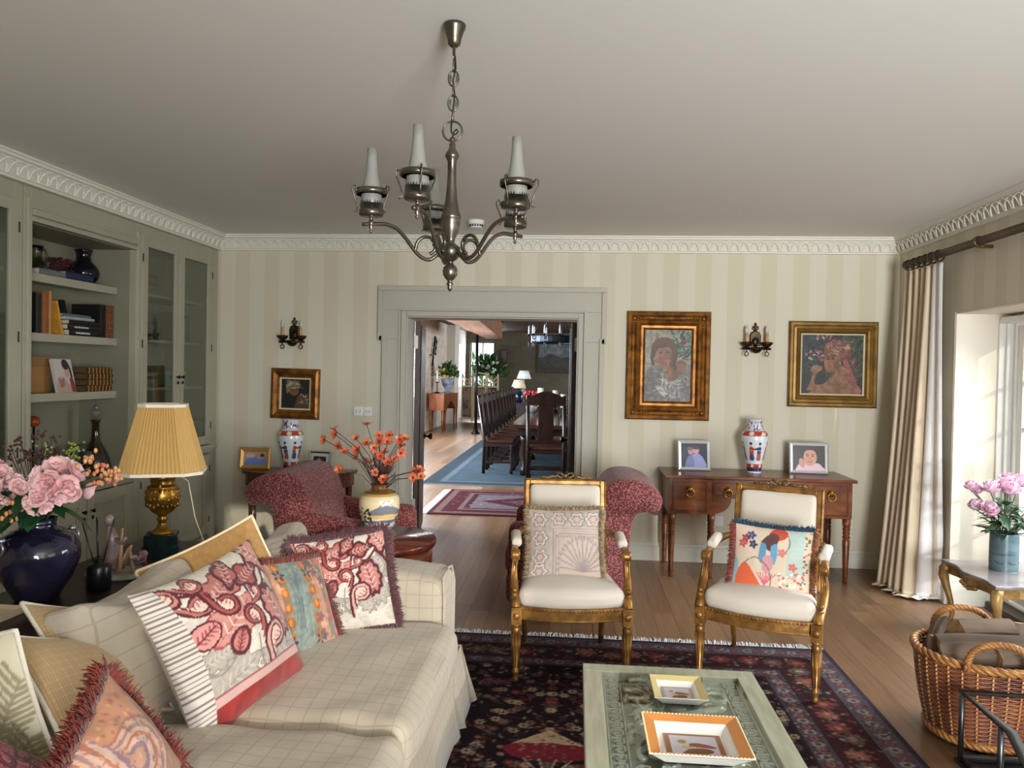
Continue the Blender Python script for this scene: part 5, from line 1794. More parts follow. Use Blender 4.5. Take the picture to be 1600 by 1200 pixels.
# blue ginger-jar vase with pink arrangement
r = random.Random(31)
t = thing('blue_vase', 'large midnight blue glazed vase with ring handles on the sofa table', 'vase', (-2.005, 2.72, TZ + 0.001))
MB().lathe([(0.0, 0), (0.072, 0.0), (0.08, 0.012), (0.095, 0.04), (0.125, 0.09), (0.145, 0.15), (0.146, 0.19), (0.125, 0.235), (0.085, 0.258), (0.064, 0.266), (0.062, 0.285), (0.068, 0.302), (0.056, 0.302), (0.05, 0.27), (0.0, 0.25)], 40).build('body', mat('midnight_glaze', (22, 21, 40), 0.10, col2=(54, 53, 78), scale=6, lo=0.4, hi=0.75, coat=0.4), t)
for a in (-1.9, 1.2):
    h = MB()
    c = Vector((0.132 * math.cos(a), 0.132 * math.sin(a), 0.235))
    h.tube([c + Vector((0.0 + 0.014 * math.cos(a), 0.014 * math.sin(a), 0)) + Vector((-math.sin(a) * 0.026 * math.cos(q), math.cos(a) * 0.026 * math.cos(q), 0.026 * math.sin(q) - 0.02)) for q in [k * 2 * PI / 18 for k in range(18)]], 0.004, 6, closed=True)
    h.ball(tuple(c + Vector((0.004 * math.cos(a), 0.004 * math.sin(a), 0.008))), (0.016, 0.016, 0.012), 8, 6)
    h.build('ring_handle', mat('pewter_ring', (170, 168, 172), 0.3, 0.8), t)
ar = thing('flower_arrangement', 'pink hydrangea and berry arrangement standing in the blue vase', 'flowers', (-2.005, 2.72, TZ + 0.30))
st, lv, pk, br, gn, wn_ = MB(), MB(), MB(), MB(), MB(), MB()
def rel(x, y, z):
    return Vector((x + 2.005, y - 2.72, z - TZ - 0.30))
for (x, y, z, R_) in ((-1.885, 2.66, 1.165, 0.085), (-2.115, 2.66, 1.145, 0.075), (-2.03, 2.62, 1.135, 0.055), (-1.845, 2.70, 1.14, 0.065), (-2.20, 2.72, 1.17, 0.07), (-1.91, 2.60, 1.10, 0.05)):
    c = rel(x, y, z)
    st.tube([(0, 0, -0.06), c * 0.5, c], 0.004, 5)
    for q in range(11):
        dv = Vector((r.gauss(0, 1), r.gauss(0, 1) - 0.5, r.gauss(0, .8) + .35)).normalized()
        bloom(pk, c + dv * R_ * 0.62, R_ * 0.55, dv, r, ((5, .15, .95), (5, .7, .8), (3, 1.2, .5)), 0.08, 1.05)
for k in range(34):
    a = r.uniform(0, 2 * PI)
    d = Vector((math.cos(a), math.sin(a), r.uniform(-0.35, 0.5)))
    leaf(lv, Vector((0, 0, 0.03)) + d * r.uniform(0.03, 0.09) + Vector((0, 0, r.uniform(0, .1))), d, r.uniform(0.09, 0.15), r.uniform(0.05, 0.085), r, 0.5)
for (x, y, z) in ((-2.06, 2.60, 1.08), (-2.03, 2.58, 1.05), (-2.09, 2.6, 1.03), (-1.75, 2.7, 1.18), (-1.72, 2.72, 1.16), (-1.73, 2.7, 1.21), (-1.78, 2.7, 1.25), (-2.0, 2.6, 1.06), (-1.70, 2.72, 1.19), (-1.76, 2.66, 1.22)):
    c = rel(x, y, z)
    st.tube([(0, 0, -0.02), c * 0.6 + Vector((0, 0, .03)), c], 0.0025, 5)
    for q in range(8):
        br.ball(tuple(c + Vector((r.gauss(0, .018), r.gauss(0, .014), r.gauss(0, .018)))), (0.0075, 0.0075, 0.010), 6, 5)
for k in range(22):
    x, z = r.uniform(-2.13, -1.94), r.uniform(1.22, 1.33)
    c = rel(x, 2.74 + r.uniform(-.05, .06), z)
    wn_.tube([c * 0.3, c * 0.8, c], 0.002, 4)
    for q in range(6):
        wn_.ball(tuple(c + Vector((r.gauss(0, .013), r.gauss(0, .012), r.gauss(0, .012)))), 0.0055, 5, 4)
for k in range(16):
    x, z = r.uniform(-2.0, -1.86), r.uniform(1.18, 1.30)
    c = rel(x, 2.72 + r.uniform(-.06, .04), z)
    gn.tube([c * 0.4, c], 0.002, 4)
    for q in range(6):
        gn.ball(tuple(c + Vector((r.gauss(0, .013), r.gauss(0, .012), r.gauss(0, .012)))), 0.006, 5, 4)
    d = Vector((r.gauss(0, 1), r.gauss(0, 1), 0.4))
    leaf(gn, c * 0.85, d, 0.06, 0.02, r)
st.build('stems', mat('green_stem', (70, 84, 44), 0.6), ar)
lv.build('leaves', mat('glossy_leaf', (36, 84, 44), 0.35, col2=(22, 58, 32), scale=18), ar)
pk.build('pink_blooms', mat('pink_petals', (240, 204, 202), 0.7, col2=(232, 176, 180), scale=18, lo=.4, hi=.75), ar)
br.build('berries', mat('blush_berries', (204, 100, 86), 0.4, col2=(214, 176, 112), scale=40), ar)
wn_.build('seed_heads', mat('brown_seed_heads', (74, 46, 40), 0.8), ar)
gn.build('green_sprigs', mat('lime_sprigs', (140, 150, 58), 0.6, col2=(78, 100, 70), scale=14), ar)

# reed diffuser, sculpture on a stand, small tray
t = thing('reed_diffuser', 'black reed diffuser bottle with four dark sticks on the sofa table', 'diffuser', (-1.86, 2.871, TZ + 0.001))
M_blk = mat('satin_black', (16, 17, 20), 0.3)
MB().lathe([(0, 0), (0.042, 0), (0.045, 0.004), (0.045, 0.088), (0.04, 0.096), (0.018, 0.1), (0.018, 0.118), (0.0, 0.118)], 24).build('bottle', M_blk, t)
for dx, dy in ((-0.075, 0.0), (-0.03, 0.03), (0.005, -0.02), (0.055, 0.01)):
    MB().tube([(dx * 0.1, dy * 0.1, 0.06), (dx, dy, 0.275)], 0.0028, 5).build('reed', M_blk, t)
t = thing('figurine', 'porcelain figure group with driftwood on a pale oval base beside the diffuser', 'figurine', (-1.90, 3.06, TZ + 0.001))
MB().lathe([(0, 0), (0.13, 0.0), (0.135, 0.008), (0.125, 0.018), (0.05, 0.022), (0, 0.022)], 28, sx=1.0, sy=0.7).build('base', mat('bisque_base', (168, 162, 148), 0.4, col2=(120, 116, 104), scale=20), t)
s = MB()
rr = random.Random(17)
s.tube([(-0.03, 0, 0.02), (-0.04, 0.01, 0.08), (-0.02, 0, 0.15), (-0.03, -0.01, 0.21)], [0.03, 0.034, 0.026, 0.012], 8)
s.ball((-0.032, -0.01, 0.235), (0.02, 0.02, 0.025), 10, 8)
s.tube([(-0.02, 0, 0.16), (0.03, -0.02, 0.14), (0.055, -0.03, 0.17)], [0.012, 0.009, 0.006], 6)
s.build('figure', mat('muted_porcelain', (150, 128, 118), 0.35, col2=(104, 92, 92), scale=18), t)
s = MB()
for (a, b) in (((0.02, -0.04, 0.02), (0.05, 0.0, 0.12)), ((0.09, -0.03, 0.02), (0.05, 0.0, 0.12)), ((0.0, 0.03, 0.02), (0.06, 0.0, 0.13)), ((0.04, -0.05, 0.03), (0.02, 0.0, 0.2))):
    s.tube([a, b], [0.009, 0.006], 6)
s.build('driftwood', mat('driftwood', (158, 122, 92), 0.8), t)
s = MB()
for k in range(7):
    c = (0.1 + rr.uniform(-.03, .02), rr.uniform(-.04, .04), 0.035 + rr.uniform(0, .05))
    bloom(s, c, 0.02, (rr.gauss(0, 1), rr.gauss(0, 1), 1), rr)
s.build('porcelain_flowers', mat('china_flowers', (196, 170, 172), 0.3, col2=(130, 44, 58), scale=30), t)
t = thing('trinket_tray', 'small pale rectangular tray at the near end of the sofa table', 'tray', (-1.99, 2.50, TZ + 0.001))
MB().box(-0.055, 0.055, -0.07, 0.07, 0, 0.006).box(-0.06, -0.052, -0.075, 0.075, 0, 0.02).box(0.052, 0.06, -0.075, 0.075, 0, 0.02).box(-0.052, 0.052, -0.075, -0.067, 0, 0.02).box(-0.052, 0.052, 0.067, 0.075, 0, 0.02).build('tray_body', mat('ivory_tray', (214, 196, 172), 0.4), t, bev=0.002)

# ------------------------------------------------------------------ round drum table with the orange flowers
t = thing('drum_table', 'round mahogany drum table beside the far arm of the sofa', 'table', (-1.14, 4.36, 0.0105))
MB().lathe([(0, 0.57), (0.345, 0.57), (0.352, 0.585), (0.352, 0.60), (0.345, 0.612), (0.0, 0.612)], 48).build('tabletop', M_mahog, t)
MB().lathe([(0.0, 0.43), (0.325, 0.43), (0.33, 0.44), (0.33, 0.57), (0.0, 0.57)], 48).build('drum', mat('drum_veneer', (112, 56, 32), 0.25, col2=(84, 38, 22), scale=6, stretch=(1, 1, 5), coat=0.2), t)
MB().lathe([(0.06, 0.06), (0.05, 0.1), (0.035, 0.16), (0.06, 0.26), (0.04, 0.34), (0.1, 0.43), (0, 0.43)], 20).build('column', M_mahog, t)
for k in range(3):
    a = 2 * PI * k / 3 + 0.3
    MB().tube([(0.03 * math.cos(a), 0.03 * math.sin(a), 0.12), (0.18 * math.cos(a), 0.18 * math.sin(a), 0.09), (0.28 * math.cos(a), 0.28 * math.sin(a), 0.02)], [0.03, 0.026, 0.02], 8).build('foot', M_mahog, t)

# satsuma vase
def pattern_lathe(name, prof, cv, m, parent, n=96, rows=90, turns=1.0, rot=0.0):
    P = np.array(smooth_path(prof, 8))
    L = np.concatenate([[0], np.cumsum(np.hypot(np.diff(P[:, 0]), np.diff(P[:, 1])))])
    q = np.linspace(0, L[-1], rows)
    rr_, zz_ = np.interp(q, L, P[:, 0]), np.interp(q, L, P[:, 1])
    a = np.arange(n) * 2 * PI / n
    V = np.stack([rr_[:, None] * np.cos(a + rot), rr_[:, None] * np.sin(a + rot), np.repeat(zz_[:, None], n, 1)], -1).reshape(-1, 3)
    u = np.tile(np.arange(n) / n, rows) * turns % 1.0
    z0, z1 = zz_.min(), zz_.max()
    v = np.repeat((zz_ - z0) / (z1 - z0), n)
    return np_mesh(name, V, grid_faces(n, rows, wrap=True), m, parent, cv.at(u * .9999, v * .9999))
M_china = mat_col('painted_china', 0.15, coat=0.4)
cv = Cv(0.7, 0.31, 260, (226, 208, 168))
cv.rect(0, 0, 0.7, 0.05, (96, 58, 36))
cv.rect(0, 0.255, 0.7, 0.31, (120, 84, 40))
cv.rect(0, 0.245, 0.7, 0.257, (196, 160, 90))
for o_ in (0.0, 0.35):
    cv.poly([(o_ + .05, .15), (o_ + .12, .185), (o_ + .175, .225), (o_ + .23, .185), (o_ + .31, .15), (o_ + .18, .14)], (120, 124, 130))
    cv.poly([(o_ + .14, .195), (o_ + .175, .225), (o_ + .21, .195), (o_ + .175, .20)], (206, 206, 204))
    cv.poly([(o_ + .02, .13), (o_ + .2, .15), (o_ + .33, .125), (o_ + .2, .12)], (214, 178, 118))
    cv.poly([(o_ + .0, .055), (o_ + .35, .055), (o_ + .35, .10), (o_ + .2, .115), (o_ + .0, .10)], (92, 106, 126))
    rr = random.Random(int(o_ * 10) + 3)
    for k in range(14):
        cv.line([(o_ + rr.uniform(0, .33), .06 + rr.uniform(0, .045)), (o_ + rr.uniform(0, .33), .06 + rr.uniform(0, .045))], 0.004, (216, 214, 206))
    for k in range(26):
        cv.ell(o_ + rr.uniform(0, .08) + .01, .09 + rr.uniform(0, .09), .008, .005, (34, 36, 38), rr.uniform(0, 3))
    for k in range(18):
        cv.ell(o_ + rr.uniform(.25, .34), .08 + rr.uniform(0, .05), .008, .005, (40, 44, 46), rr.uniform(0, 3))
t = thing('landscape_vase', 'cream vase painted with a mountain landscape on the drum table', 'vase', (-1.12, 4.36, 0.6235))
pattern_lathe('body', [(0.0, 0.0), (0.062, 0.0), (0.07, 0.01), (0.085, 0.06), (0.108, 0.13), (0.117, 0.19), (0.112, 0.235), (0.085, 0.268), (0.052, 0.282), (0.047, 0.295), (0.055, 0.31)], cv, M_china, t, 120, 100, 1.0, 0.6)
fl = thing('cosmos_bunch', 'spray of orange-red flowers on fine stems in the landscape vase', 'flowers', (-1.12, 4.36, 0.9325))
M_fstem = mat('purple_brown_stem', (92, 66, 62), 0.7)
st, pt, ct = MB(), MB(), MB()
rr = random.Random(41)
spots = [(-.31, .255), (-.255, .27), (-.24, .31), (-.185, .18), (-.13, .20), (-.16, .13), (-.19, .095), (-.06, .24), (-.02, .25), (-.03, .15), (-.045, .345), (.0, .22), (.02, .17), (.045, .20), (.06, .13), (.03, .10), (.0, .075), (.10, .145), (.12, .27), (.135, .23), (.15, .20), (.16, .27), (.19, .07), (.215, .06), (.24, .10), (.075, .255), (-.09, .115), (.06, .04), (-.005, .28), (-.10, .265), (.02, .055), (.26, .055), (.045, .27), (-.28, .20)]
for (dx, dz) in spots:
    c = Vector((dx, rr.uniform(-.16, .12), dz + rr.uniform(-.01, .01)))
    st.tube([(rr.uniform(-.02, .02), rr.uniform(-.02, .02), -0.05), (c.x * .45, c.y * .45, c.z * .62), c], 0.0022, 4)
    ax = Vector((c.x * 1.2 + rr.gauss(0, .15), -0.5 + rr.gauss(0, .3), 0.35 + rr.gauss(0, .2))).normalized()
    e1 = ax.orthogonal().normalized()
    e2 = ax.cross(e1)
    R_ = rr.uniform(0.026, 0.035)
    for k in range(5):
        a = 2 * PI * k / 5 + dx * 9
        petal(pt, c, math.cos(a) * e1 + math.sin(a) * e2 + ax * rr.uniform(0.1, 0.6), ax, R_ * rr.uniform(.85, 1.05), R_ * .80, 0.12, 3, 0.06, rr)
    ct.ball(tuple(c + ax * 0.006), 0.008, 6, 5)
for k in range(46):
    a = rr.uniform(0, 6.28)
    e = Vector((math.cos(a) * rr.uniform(.03, .11), math.sin(a) * rr.uniform(.03, .09), rr.uniform(.05, .16)))
    st.tube([(rr.uniform(-.03, .03), rr.uniform(-.03, .03), -0.03), e * .6, e], 0.002, 4)
    for q in range(4):
        leaf(st, e * rr.uniform(.5, 1), Vector((rr.gauss(0, 1), rr.gauss(0, 1), .8)), 0.03, 0.006, rr)
st.build('stems', M_fstem, fl)
pt.build('petals', mat('orange_petals', (212, 98, 66), 0.6, col2=(240, 176, 108), scale=28, lo=.5, hi=.7), fl)
ct.build('flower_centres', mat('flower_centre', (120, 56, 24), 0.8), fl)

# ------------------------------------------------------------------ pair of red chenille armchairs facing each other across the doorway
M_chenille = mat('red_chenille', (94, 34, 40), 0.9, col2=(158, 100, 92), scale=95, lo=0.46, hi=0.62, detail=2, bump=0.3, sheen=0.12)
def club_chair(label, loc, rz):
    t = thing('club_chair', label, 'chair', loc, rz, 'red flecked club chairs by the doorway')
    w = 0.36
    prof = [(-.33, .14), (-.30, .40), (-.31, .62), (-.34, .70), (-.40, .725), (-.455, .715), (-.49, .74), (-.505, .785), (-.49, .835), (-.43, .885), (-.34, .92), (-.25, .925),
            (-.17, .90), (-.11, .83), (-.06, .70), (-.01, .55), (.02, .40), (.02, .14)]
    P = [tuple(p) for p in smooth_path(prof, 3)]
    s = MB()
    for a, b, k in ((-w, w, 1.0),):
        rings = []
        for y, sc in ((-w, .965), (-w + 0.012, .99), (-w + 0.03, 1.0), (w - 0.03, 1.0), (w - 0.012, .99), (w, .965)):
            cx, cz = -.2, .6
            rings.append([(cx + (p[0] - cx) * sc, y, cz + (p[1] - cz) * sc) for p in P])
        s.loft(rings, smooth=True)
    s.build('backrest', M_chenille, t)
    o = soft('seat', (0.80, 0.60, 0.22), 0.07, T((0.10, 0, 0.36)), M_chenille, t, puff=(.01, 0, .025), n=16)
    soft('base', (0.80, 0.70, 0.20), 0.04, T((0.09, 0, 0.19)), M_chenille, t, n=10)
    for sg in (-1, 1):
        def fn(P, U):
            P = P.copy()
            P[:, 2] += np.where(U[:, 2] > 0, 0.05 * np.clip(-U[:, 0], -0.3, 1), 0)
            return P
        soft('arm', (0.66, 0.13, 0.52), 0.05, T((0.14, sg * 0.33, 0.38)), M_chenille, t, puff=(.01, .01, .01), n=18, fn=fn)
    for x in (-0.26, 0.42):
        for y in (-.3, .3):
            MB().lathe([(0.016, 0), (0.028, 0.08), (0.03, 0.11), (0, 0.11)], 12, at=(x, y, 0)).build('leg', M_mahog, t)
    return t
c1 = club_chair('red flecked club chair with scrolled back in front of the half-moon table', (-1.60, 5.10, 0), 0.0)
c2 = dup(c1, (0.06, 5.28, 0), PI, 'red flecked club chair with scrolled back behind the gilt armchair')

# ------------------------------------------------------------------ half-moon table on the left
t = thing('demilune_table', 'dark mahogany half-moon side table against the striped wall', 'table', (-2.395, 6.60, 0))
pl = [(-0.50, 0.0)] + [(0.50 * -math.cos(PI * k / 24), -0.02 - 0.40 * math.sin(PI * k / 24) ** 0.75) for k in range(25)] + [(0.50, 0.0)]
MB().prism(pl, 0.682, 0.71, 'z').build('tabletop', M_mahog, t, bev=0.004)
pl2 = [(p[0] * 0.94, p[1] * 0.93) for p in pl]
MB().prism(pl2, 0.575, 0.682, 'z').build('apron', M_mahog, t, bev=0.003)
for x, y in ((-0.44, -0.06), (0.44, -0.06), (-0.30, -0.345), (0.30, -0.345)):
    MB().tube([(x, y, 0), (x, y, 0.6)], [0.015, 0.03], 4).build('leg', M_mahog, t)

def photo_frame(label, loc, rz, w, h, bw, fm, cv, lean=-0.18, mount=None, group=None):
    t = thing('photo_frame', label, 'photo frame', group=group)
    t.matrix_world = Matrix.Translation(loc) @ Matrix.Rotation(rz, 4, 'Z') @ Matrix.Rotation(lean, 4, 'X')
    s = MB()
    A, B = [(-w / 2, 0), (w / 2, 0), (w / 2, h), (-w / 2, h)], [(-w / 2 + bw, bw), (w / 2 - bw, bw), (w / 2 - bw, h - bw), (-w / 2 + bw, h - bw)]
    def ring(P, y):
        return [(p[0], y, p[1]) for p in P]
    m1 = [((a[0] * .7 + b[0] * .3), (a[1] * .7 + b[1] * .3)) for a, b in zip(A, B)]
    s.loft([ring(A, 0.012), ring(A, 0.0), ring(m1, -0.006), ring(B, 0.0), ring(B, 0.008)], caps=False, smooth=False)
    s.build('frame', fm, t)
    MB().box(-w / 2 + 0.002, w / 2 - 0.002, 0.008, 0.012, 0.002, h - 0.002).build('backing', mat('frame_backing', (30, 26, 24), 0.8), t)
    st_ = MB().add([(-0.02, 0.012, h * .6), (0.02, 0.012, h * .6), (0.03, 0.012 + h * .34, 0.0 + h * .08), (-0.03, 0.012 + h * .34, h * .08)], [(0, 1, 2, 3)])
    o = st_.build('strut', MATS['frame_backing'], t)
    md = o.modifiers.new('thick', 'SOLIDIFY')
    md.thickness = 0.003
    iw, ih = w - 2 * bw, h - 2 * bw
    if mount:
        MB().box(-iw / 2, iw / 2, 0.004, 0.0075, bw, h - bw).build('mount', mat('card_mount', (226, 222, 212), 0.8), t)
        iw, ih = iw - 2 * mount, ih - 2 * mount
    flat_panel('photo', cv, iw, ih, mat_col('photo_print', 0.35), t, Matrix.Translation((0, 0.0035, (h - ih) / 2)), nx=90)
    return t
# photos: generic people in the colours of the originals
cvA = Cv(0.2, 0.14, 450, (176, 150, 142))
cvA.poly([(0, 0.02), (0.08, 0.1), (0.13, 0.06), (0.2, 0.09), (0.2, 0.0), (0, 0)], (106, 136, 196))
cvA.ell(0.15, 0.09, 0.022, 0.026, (206, 150, 124))
cvA.ell(0.165, 0.105, 0.02, 0.018, (70, 50, 40))
cvA.ell(0.06, 0.1, 0.04, 0.025, (214, 186, 182))
photo_frame('gold photo frame at the left end of the half-moon table', (-2.75, 6.40, 0.712), 0.12, 0.262, 0.185, 0.036, mat('gold_frame', (206, 160, 84), 0.3, 0.6), cvA)
cvB = Cv(0.14, 0.1, 450, (60, 48, 46))
cvB.ell(0.07, 0.04, 0.035, 0.04, (150, 84, 70))
cvB.ell(0.06, 0.06, 0.018, 0.02, (196, 150, 130))
photo_frame('dark-edged photo frame with white mount at the right end of the half-moon table', (-2.19, 6.42, 0.712), -0.25, 0.205, 0.165, 0.014, mat('dark_silver', (96, 92, 88), 0.3, 0.8), cvB, mount=0.026)

# ------------------------------------------------------------------ imari vases
def imari_canvas(seed):
    cv = Cv(0.66, 0.44, 330, (214, 222, 226))
    rr = random.Random(seed)
    cv.rect(0, 0, 0.66, 0.016, (210, 216, 222))
    cv.rect(0, 0.016, 0.66, 0.045, (40, 48, 96))
    cv.rect(0, 0.045, 0.66, 0.080, (168, 62, 44))
    cv.rect(0, 0.305, 0.66, 0.345, (172, 64, 46))
    cv.rect(0, 0.345, 0.66, 0.44, (206, 212, 220))
    for k in range(6):
        cv.ell(0.055 + k * 0.11, 0.325, 0.022, 0.017, (226, 208, 190))
        cv.ell(0.055 + k * 0.11, 0.062, 0.02, 0.014, (226, 208, 190))
    for k in range(90):
        cv.ell(rr.uniform(0, .66), rr.uniform(.355, .425), rr.uniform(.006, .016), rr.uniform(.004, .01), rr.choice([(34, 44, 92), (50, 62, 110), (150, 56, 50), (206, 212, 220)]), rr.uniform(0, 3))
    for k in range(4):
        x = 0.05 + k * 0.165
        for dx, c1, c2, fl_ in ((0.0, (176, 74, 52), (62, 84, 124), 1), (0.075, (60, 72, 112), (180, 84, 60), -1)):
            cv.poly([(x + dx - .022, .11), (x + dx + .03, .11), (x + dx + .018, .17), (x + dx - .012, .17)], c2)
            cv.poly([(x + dx - .018, .165), (x + dx + .02, .16), (x + dx + .016, .215), (x + dx - .012, .215)], c1)
            cv.poly([(x + dx, .2), (x + dx + .035 * fl_, .19), (x + dx + .04 * fl_, .205), (x + dx, .215)], c1)
            cv.ell(x + dx + .002, .232, .011, .014, (222, 190, 168))
            cv.ell(x + dx + .002, .245, .012, .009, (40, 34, 40))
            cv.line([(x + dx - .015, .19), (x + dx + .015, .185)], 0.004, (214, 176, 90))
    return cv
VP = [(0.0, 0.0), (0.052, 0.0), (0.056, 0.012), (0.064, 0.07), (0.082, 0.16), (0.102, 0.245), (0.106, 0.285), (0.098, 0.325), (0.07, 0.352), (0.062, 0.365), (0.061, 0.40), (0.068, 0.428), (0.074, 0.438), (0.066, 0.438)]
t = thing('imari_vase', 'tall blue and red oriental vase standing on the console between two silver frames', 'vase', (1.462, 6.40, 0.811))
pattern_lathe('body', VP, imari_canvas(2), M_china, t, 160, 130, 1.0, 0.55)
t = thing('imari_vase', 'tall blue and red oriental vase on the half-moon table under the small portrait', 'vase', (-2.435, 6.42, 0.711))
pattern_lathe('body', VP, imari_canvas(5), M_china, t, 160, 130, 1.0, 0.2)
# ------------------------------------------------------------------ console desk on the right
M_yew = mat('yew_veneer', (124, 68, 28), 0.3, col2=(84, 42, 18), scale=5, stretch=(1.2, 6, 4), coat=0.15)
M_yewd = mat('yew_crossband', (96, 46, 22), 0.3, col2=(76, 34, 18), scale=8, stretch=(4, 6, 1.5))
M_brass = mat('brass', (170, 130, 60), 0.3, 0.9)
t = thing('console_desk', 'reddish wood console desk with ring handles and turned legs against the wall', 'console table', (1.447, 6.375, 0))
x0, x1, y0, y1 = -0.70, 0.70, -0.255, 0.245
MB().box(x0 - 0.03, x1 + 0.03, y0 - 0.022, y1 + 0.01, 0.785, 0.81).build('tabletop', M_yew, t, bev=0.005)
def cb(name, a, b, z0, z1):
    return MB().box(a, b, y0, y1, z0, z1).build(name, M_yew, t, bev=0.003)
cb('carcass', x0, x0 + 0.335, 0.505, 0.785)
cb('carcass', x1 - 0.335, x1, 0.505, 0.785)
cb('carcass', x0 + 0.335, x1 - 0.335, 0.635, 0.785)
# arched kneehole spandrels
for sg in (-1, 1):
    xe = sg * (0.70 - 0.335)
    pl = [(xe, 0.505), (xe, 0.635), (xe - sg * 0.15, 0.635)]
    pl += [(xe - sg * (0.02 + 0.13 * math.sin(k * PI / 16)), 0.515 + 0.12 * (1 - math.cos(k * PI / 16))) for k in range(7, 0, -1)]
    MB().prism(pl, y0, y0 + 0.02, 'y').build('spandrel', M_yew, t)
def drawer(a, b, z0, z1, hx):
    s = MB().box(a, b, y0 - 0.006, y0 + 0.01, z0, z1)
    o = s.build('drawer', M_yew, t, bev=0.003)
    q = MB()
    for (p0, p1, r0, r1) in ((a, a + 0.014, z0, z1), (b - 0.014, b, z0, z1), (a + .014, b - .014, z0, z0 + .014), (a + .014, b - .014, z1 - .014, z1)):
        q.box(p0, p1, y0 - 0.0075, y0 - 0.005, r0, r1)
    q.build('crossband', M_yewd, o)
    for h in hx:
        MB().lathe([(0.026, 0), (0.028, 0.006), (0.012, 0.02), (0.0, 0.024)], 14, M=Matrix.Translation((h, y0 - 0.006, 0.70)) @ Matrix.Rotation(PI / 2, 4, 'X')).build('rosette', M_brass, o)
        MB().tube([(h + 0.030 * math.sin(2 * PI * k / 22), y0 - 0.03, 0.675 - 0.030 * math.cos(2 * PI * k / 22)) for k in range(22)], 0.0042, 6, closed=True).build('ring_pull', M_brass, o)
drawer(x0 + 0.03, x0 + 0.295, 0.525, 0.765, (x0 + 0.163,))
drawer(x1 - 0.295, x1 - 0.03, 0.525, 0.765, (x1 - 0.163,))
drawer(x0 + 0.345, x1 - 0.345, 0.655, 0.765, (-0.245, 0.245))
LP = [(0.017, 0), (0.02, 0.012), (0.016, 0.03), (0.021, 0.045), (0.019, 0.06), (0.028, 0.33), (0.022, 0.345), (0.03, 0.36), (0.022, 0.375), (0.029, 0.39), (0.023, 0.405), (0.03, 0.42), (0.024, 0.435), (0.03, 0.45), (0.03, 0.505), (0, 0.505)]
for x in (x0 + 0.03, x0 + 0.335, x1 - 0.335, x1 - 0.03):
    MB().lathe(LP, 16, at=(x, y0 + 0.03, 0)).build('leg', M_yew, t)
for x in (x0 + 0.03, x1 - 0.03):
    MB().lathe(LP, 16, at=(x, y1 - 0.03, 0)).build('leg', M_yew, t)
M_silver = mat('silver_frame', (226, 228, 232), 0.28, 0.7)
cv = Cv(0.2, 0.19, 420, (28, 34, 58))
cv.ell(0.05, 0.10, 0.04, 0.06, (40, 50, 74), 0, .9)
cv.poly([(0.06, 0.0), (0.08, 0.09), (0.13, 0.11), (0.17, 0.07), (0.19, 0.0)], (150, 160, 214))
cv.ell(0.115, 0.135, 0.024, 0.03, (206, 156, 150))
cv.ell(0.115, 0.158, 0.028, 0.016, (70, 50, 50))
cv.ell(0.075, 0.125, 0.022, 0.026, (190, 146, 148))
cv.ell(0.07, 0.148, 0.024, 0.014, (120, 90, 76))
cv.poly([(0.03, 0.0), (0.05, 0.08), (0.09, 0.09), (0.1, 0.0)], (120, 128, 180))
photo_frame('silver photo frame with two people in blue at left end of the console', (0.985, 6.41, 0.812), 0.08, 0.27, 0.25, 0.027, M_silver, cv, -0.16)
cv = Cv(0.26, 0.2, 420, (44, 30, 28))
cv.poly([(0.02, 0.0), (0.05, 0.05), (0.10, 0.06), (0.2, 0.06), (0.24, 0.03), (0.26, 0.0)], (226, 190, 206))
cv.ell(0.14, 0.105, 0.054, 0.068, (206, 150, 124))
cv.poly([(0.085, 0.12), (0.09, 0.17), (0.14, 0.19), (0.19, 0.17), (0.195, 0.12), (0.18, 0.155), (0.14, 0.165), (0.1, 0.155)], (40, 28, 26))
cv.ell(0.075, 0.06, 0.022, 0.04, (200, 144, 120), 0.3)
for sx in (-1, 1):
    cv.ell(0.14 + sx * 0.021, 0.118, 0.009, 0.0045, (50, 34, 30))
    cv.line([(0.14 + sx * 0.012, 0.13), (0.14 + sx * 0.032, 0.131)], 0.004, (60, 40, 34))
cv.ell(0.14, 0.095, 0.010, 0.007, (188, 128, 106))
cv.line([(0.12, 0.075), (0.14, 0.068), (0.16, 0.076)], 0.006, (176, 84, 84))
photo_frame('silver photo frame with a close-up face at right end of the console', (1.905, 6.42, 0.812), -0.05, 0.305, 0.255, 0.026, M_silver, cv, -0.14)

# ------------------------------------------------------------------ pictures on the back wall
def mitred(s, w, h, prof):
    """prof: (inset from the outer edge, projection) pairs"""
    rings = []
    for ins, pr in prof:
        rings.append([(-w / 2 + ins, -pr, -h / 2 + ins), (w / 2 - ins, -pr, -h / 2 + ins), (w / 2 - ins, -pr, h / 2 - ins), (-w / 2 + ins, -pr, h / 2 - ins)])
    s.loft(rings, caps=False, smooth=False)
def carved_corners(s, w, h, bw, proj, sx, sz, k=1.0):
    if True:
        if True:
            c = Vector((sx * (w / 2 - bw * .62), -proj, sz * (h / 2 - bw * .62)))
            for q in range(16):
                a = 2 * PI * q / 16
                R_ = bw * .5 * k * (0.65 + .35 * math.cos(4 * a))
                s.ball((c.x + R_ * math.cos(a), c.y + .002, c.z + R_ * math.sin(a)), (bw * .10, .008, bw * .10), 6, 4)
            s.ball(tuple(c), (bw * .2, .012, bw * .2), 8, 6)
            for q in range(1, 5):
                for dx, dz in ((1, 0), (0, 1)):
                    s.ball((c.x - sx * dx * bw * (.5 + .22 * q), c.y + .003, c.z - sz * dz * bw * (.5 + .22 * q)), (bw * (.14 - .02 * q), .007, bw * (.14 - .02 * q)), 6, 4)
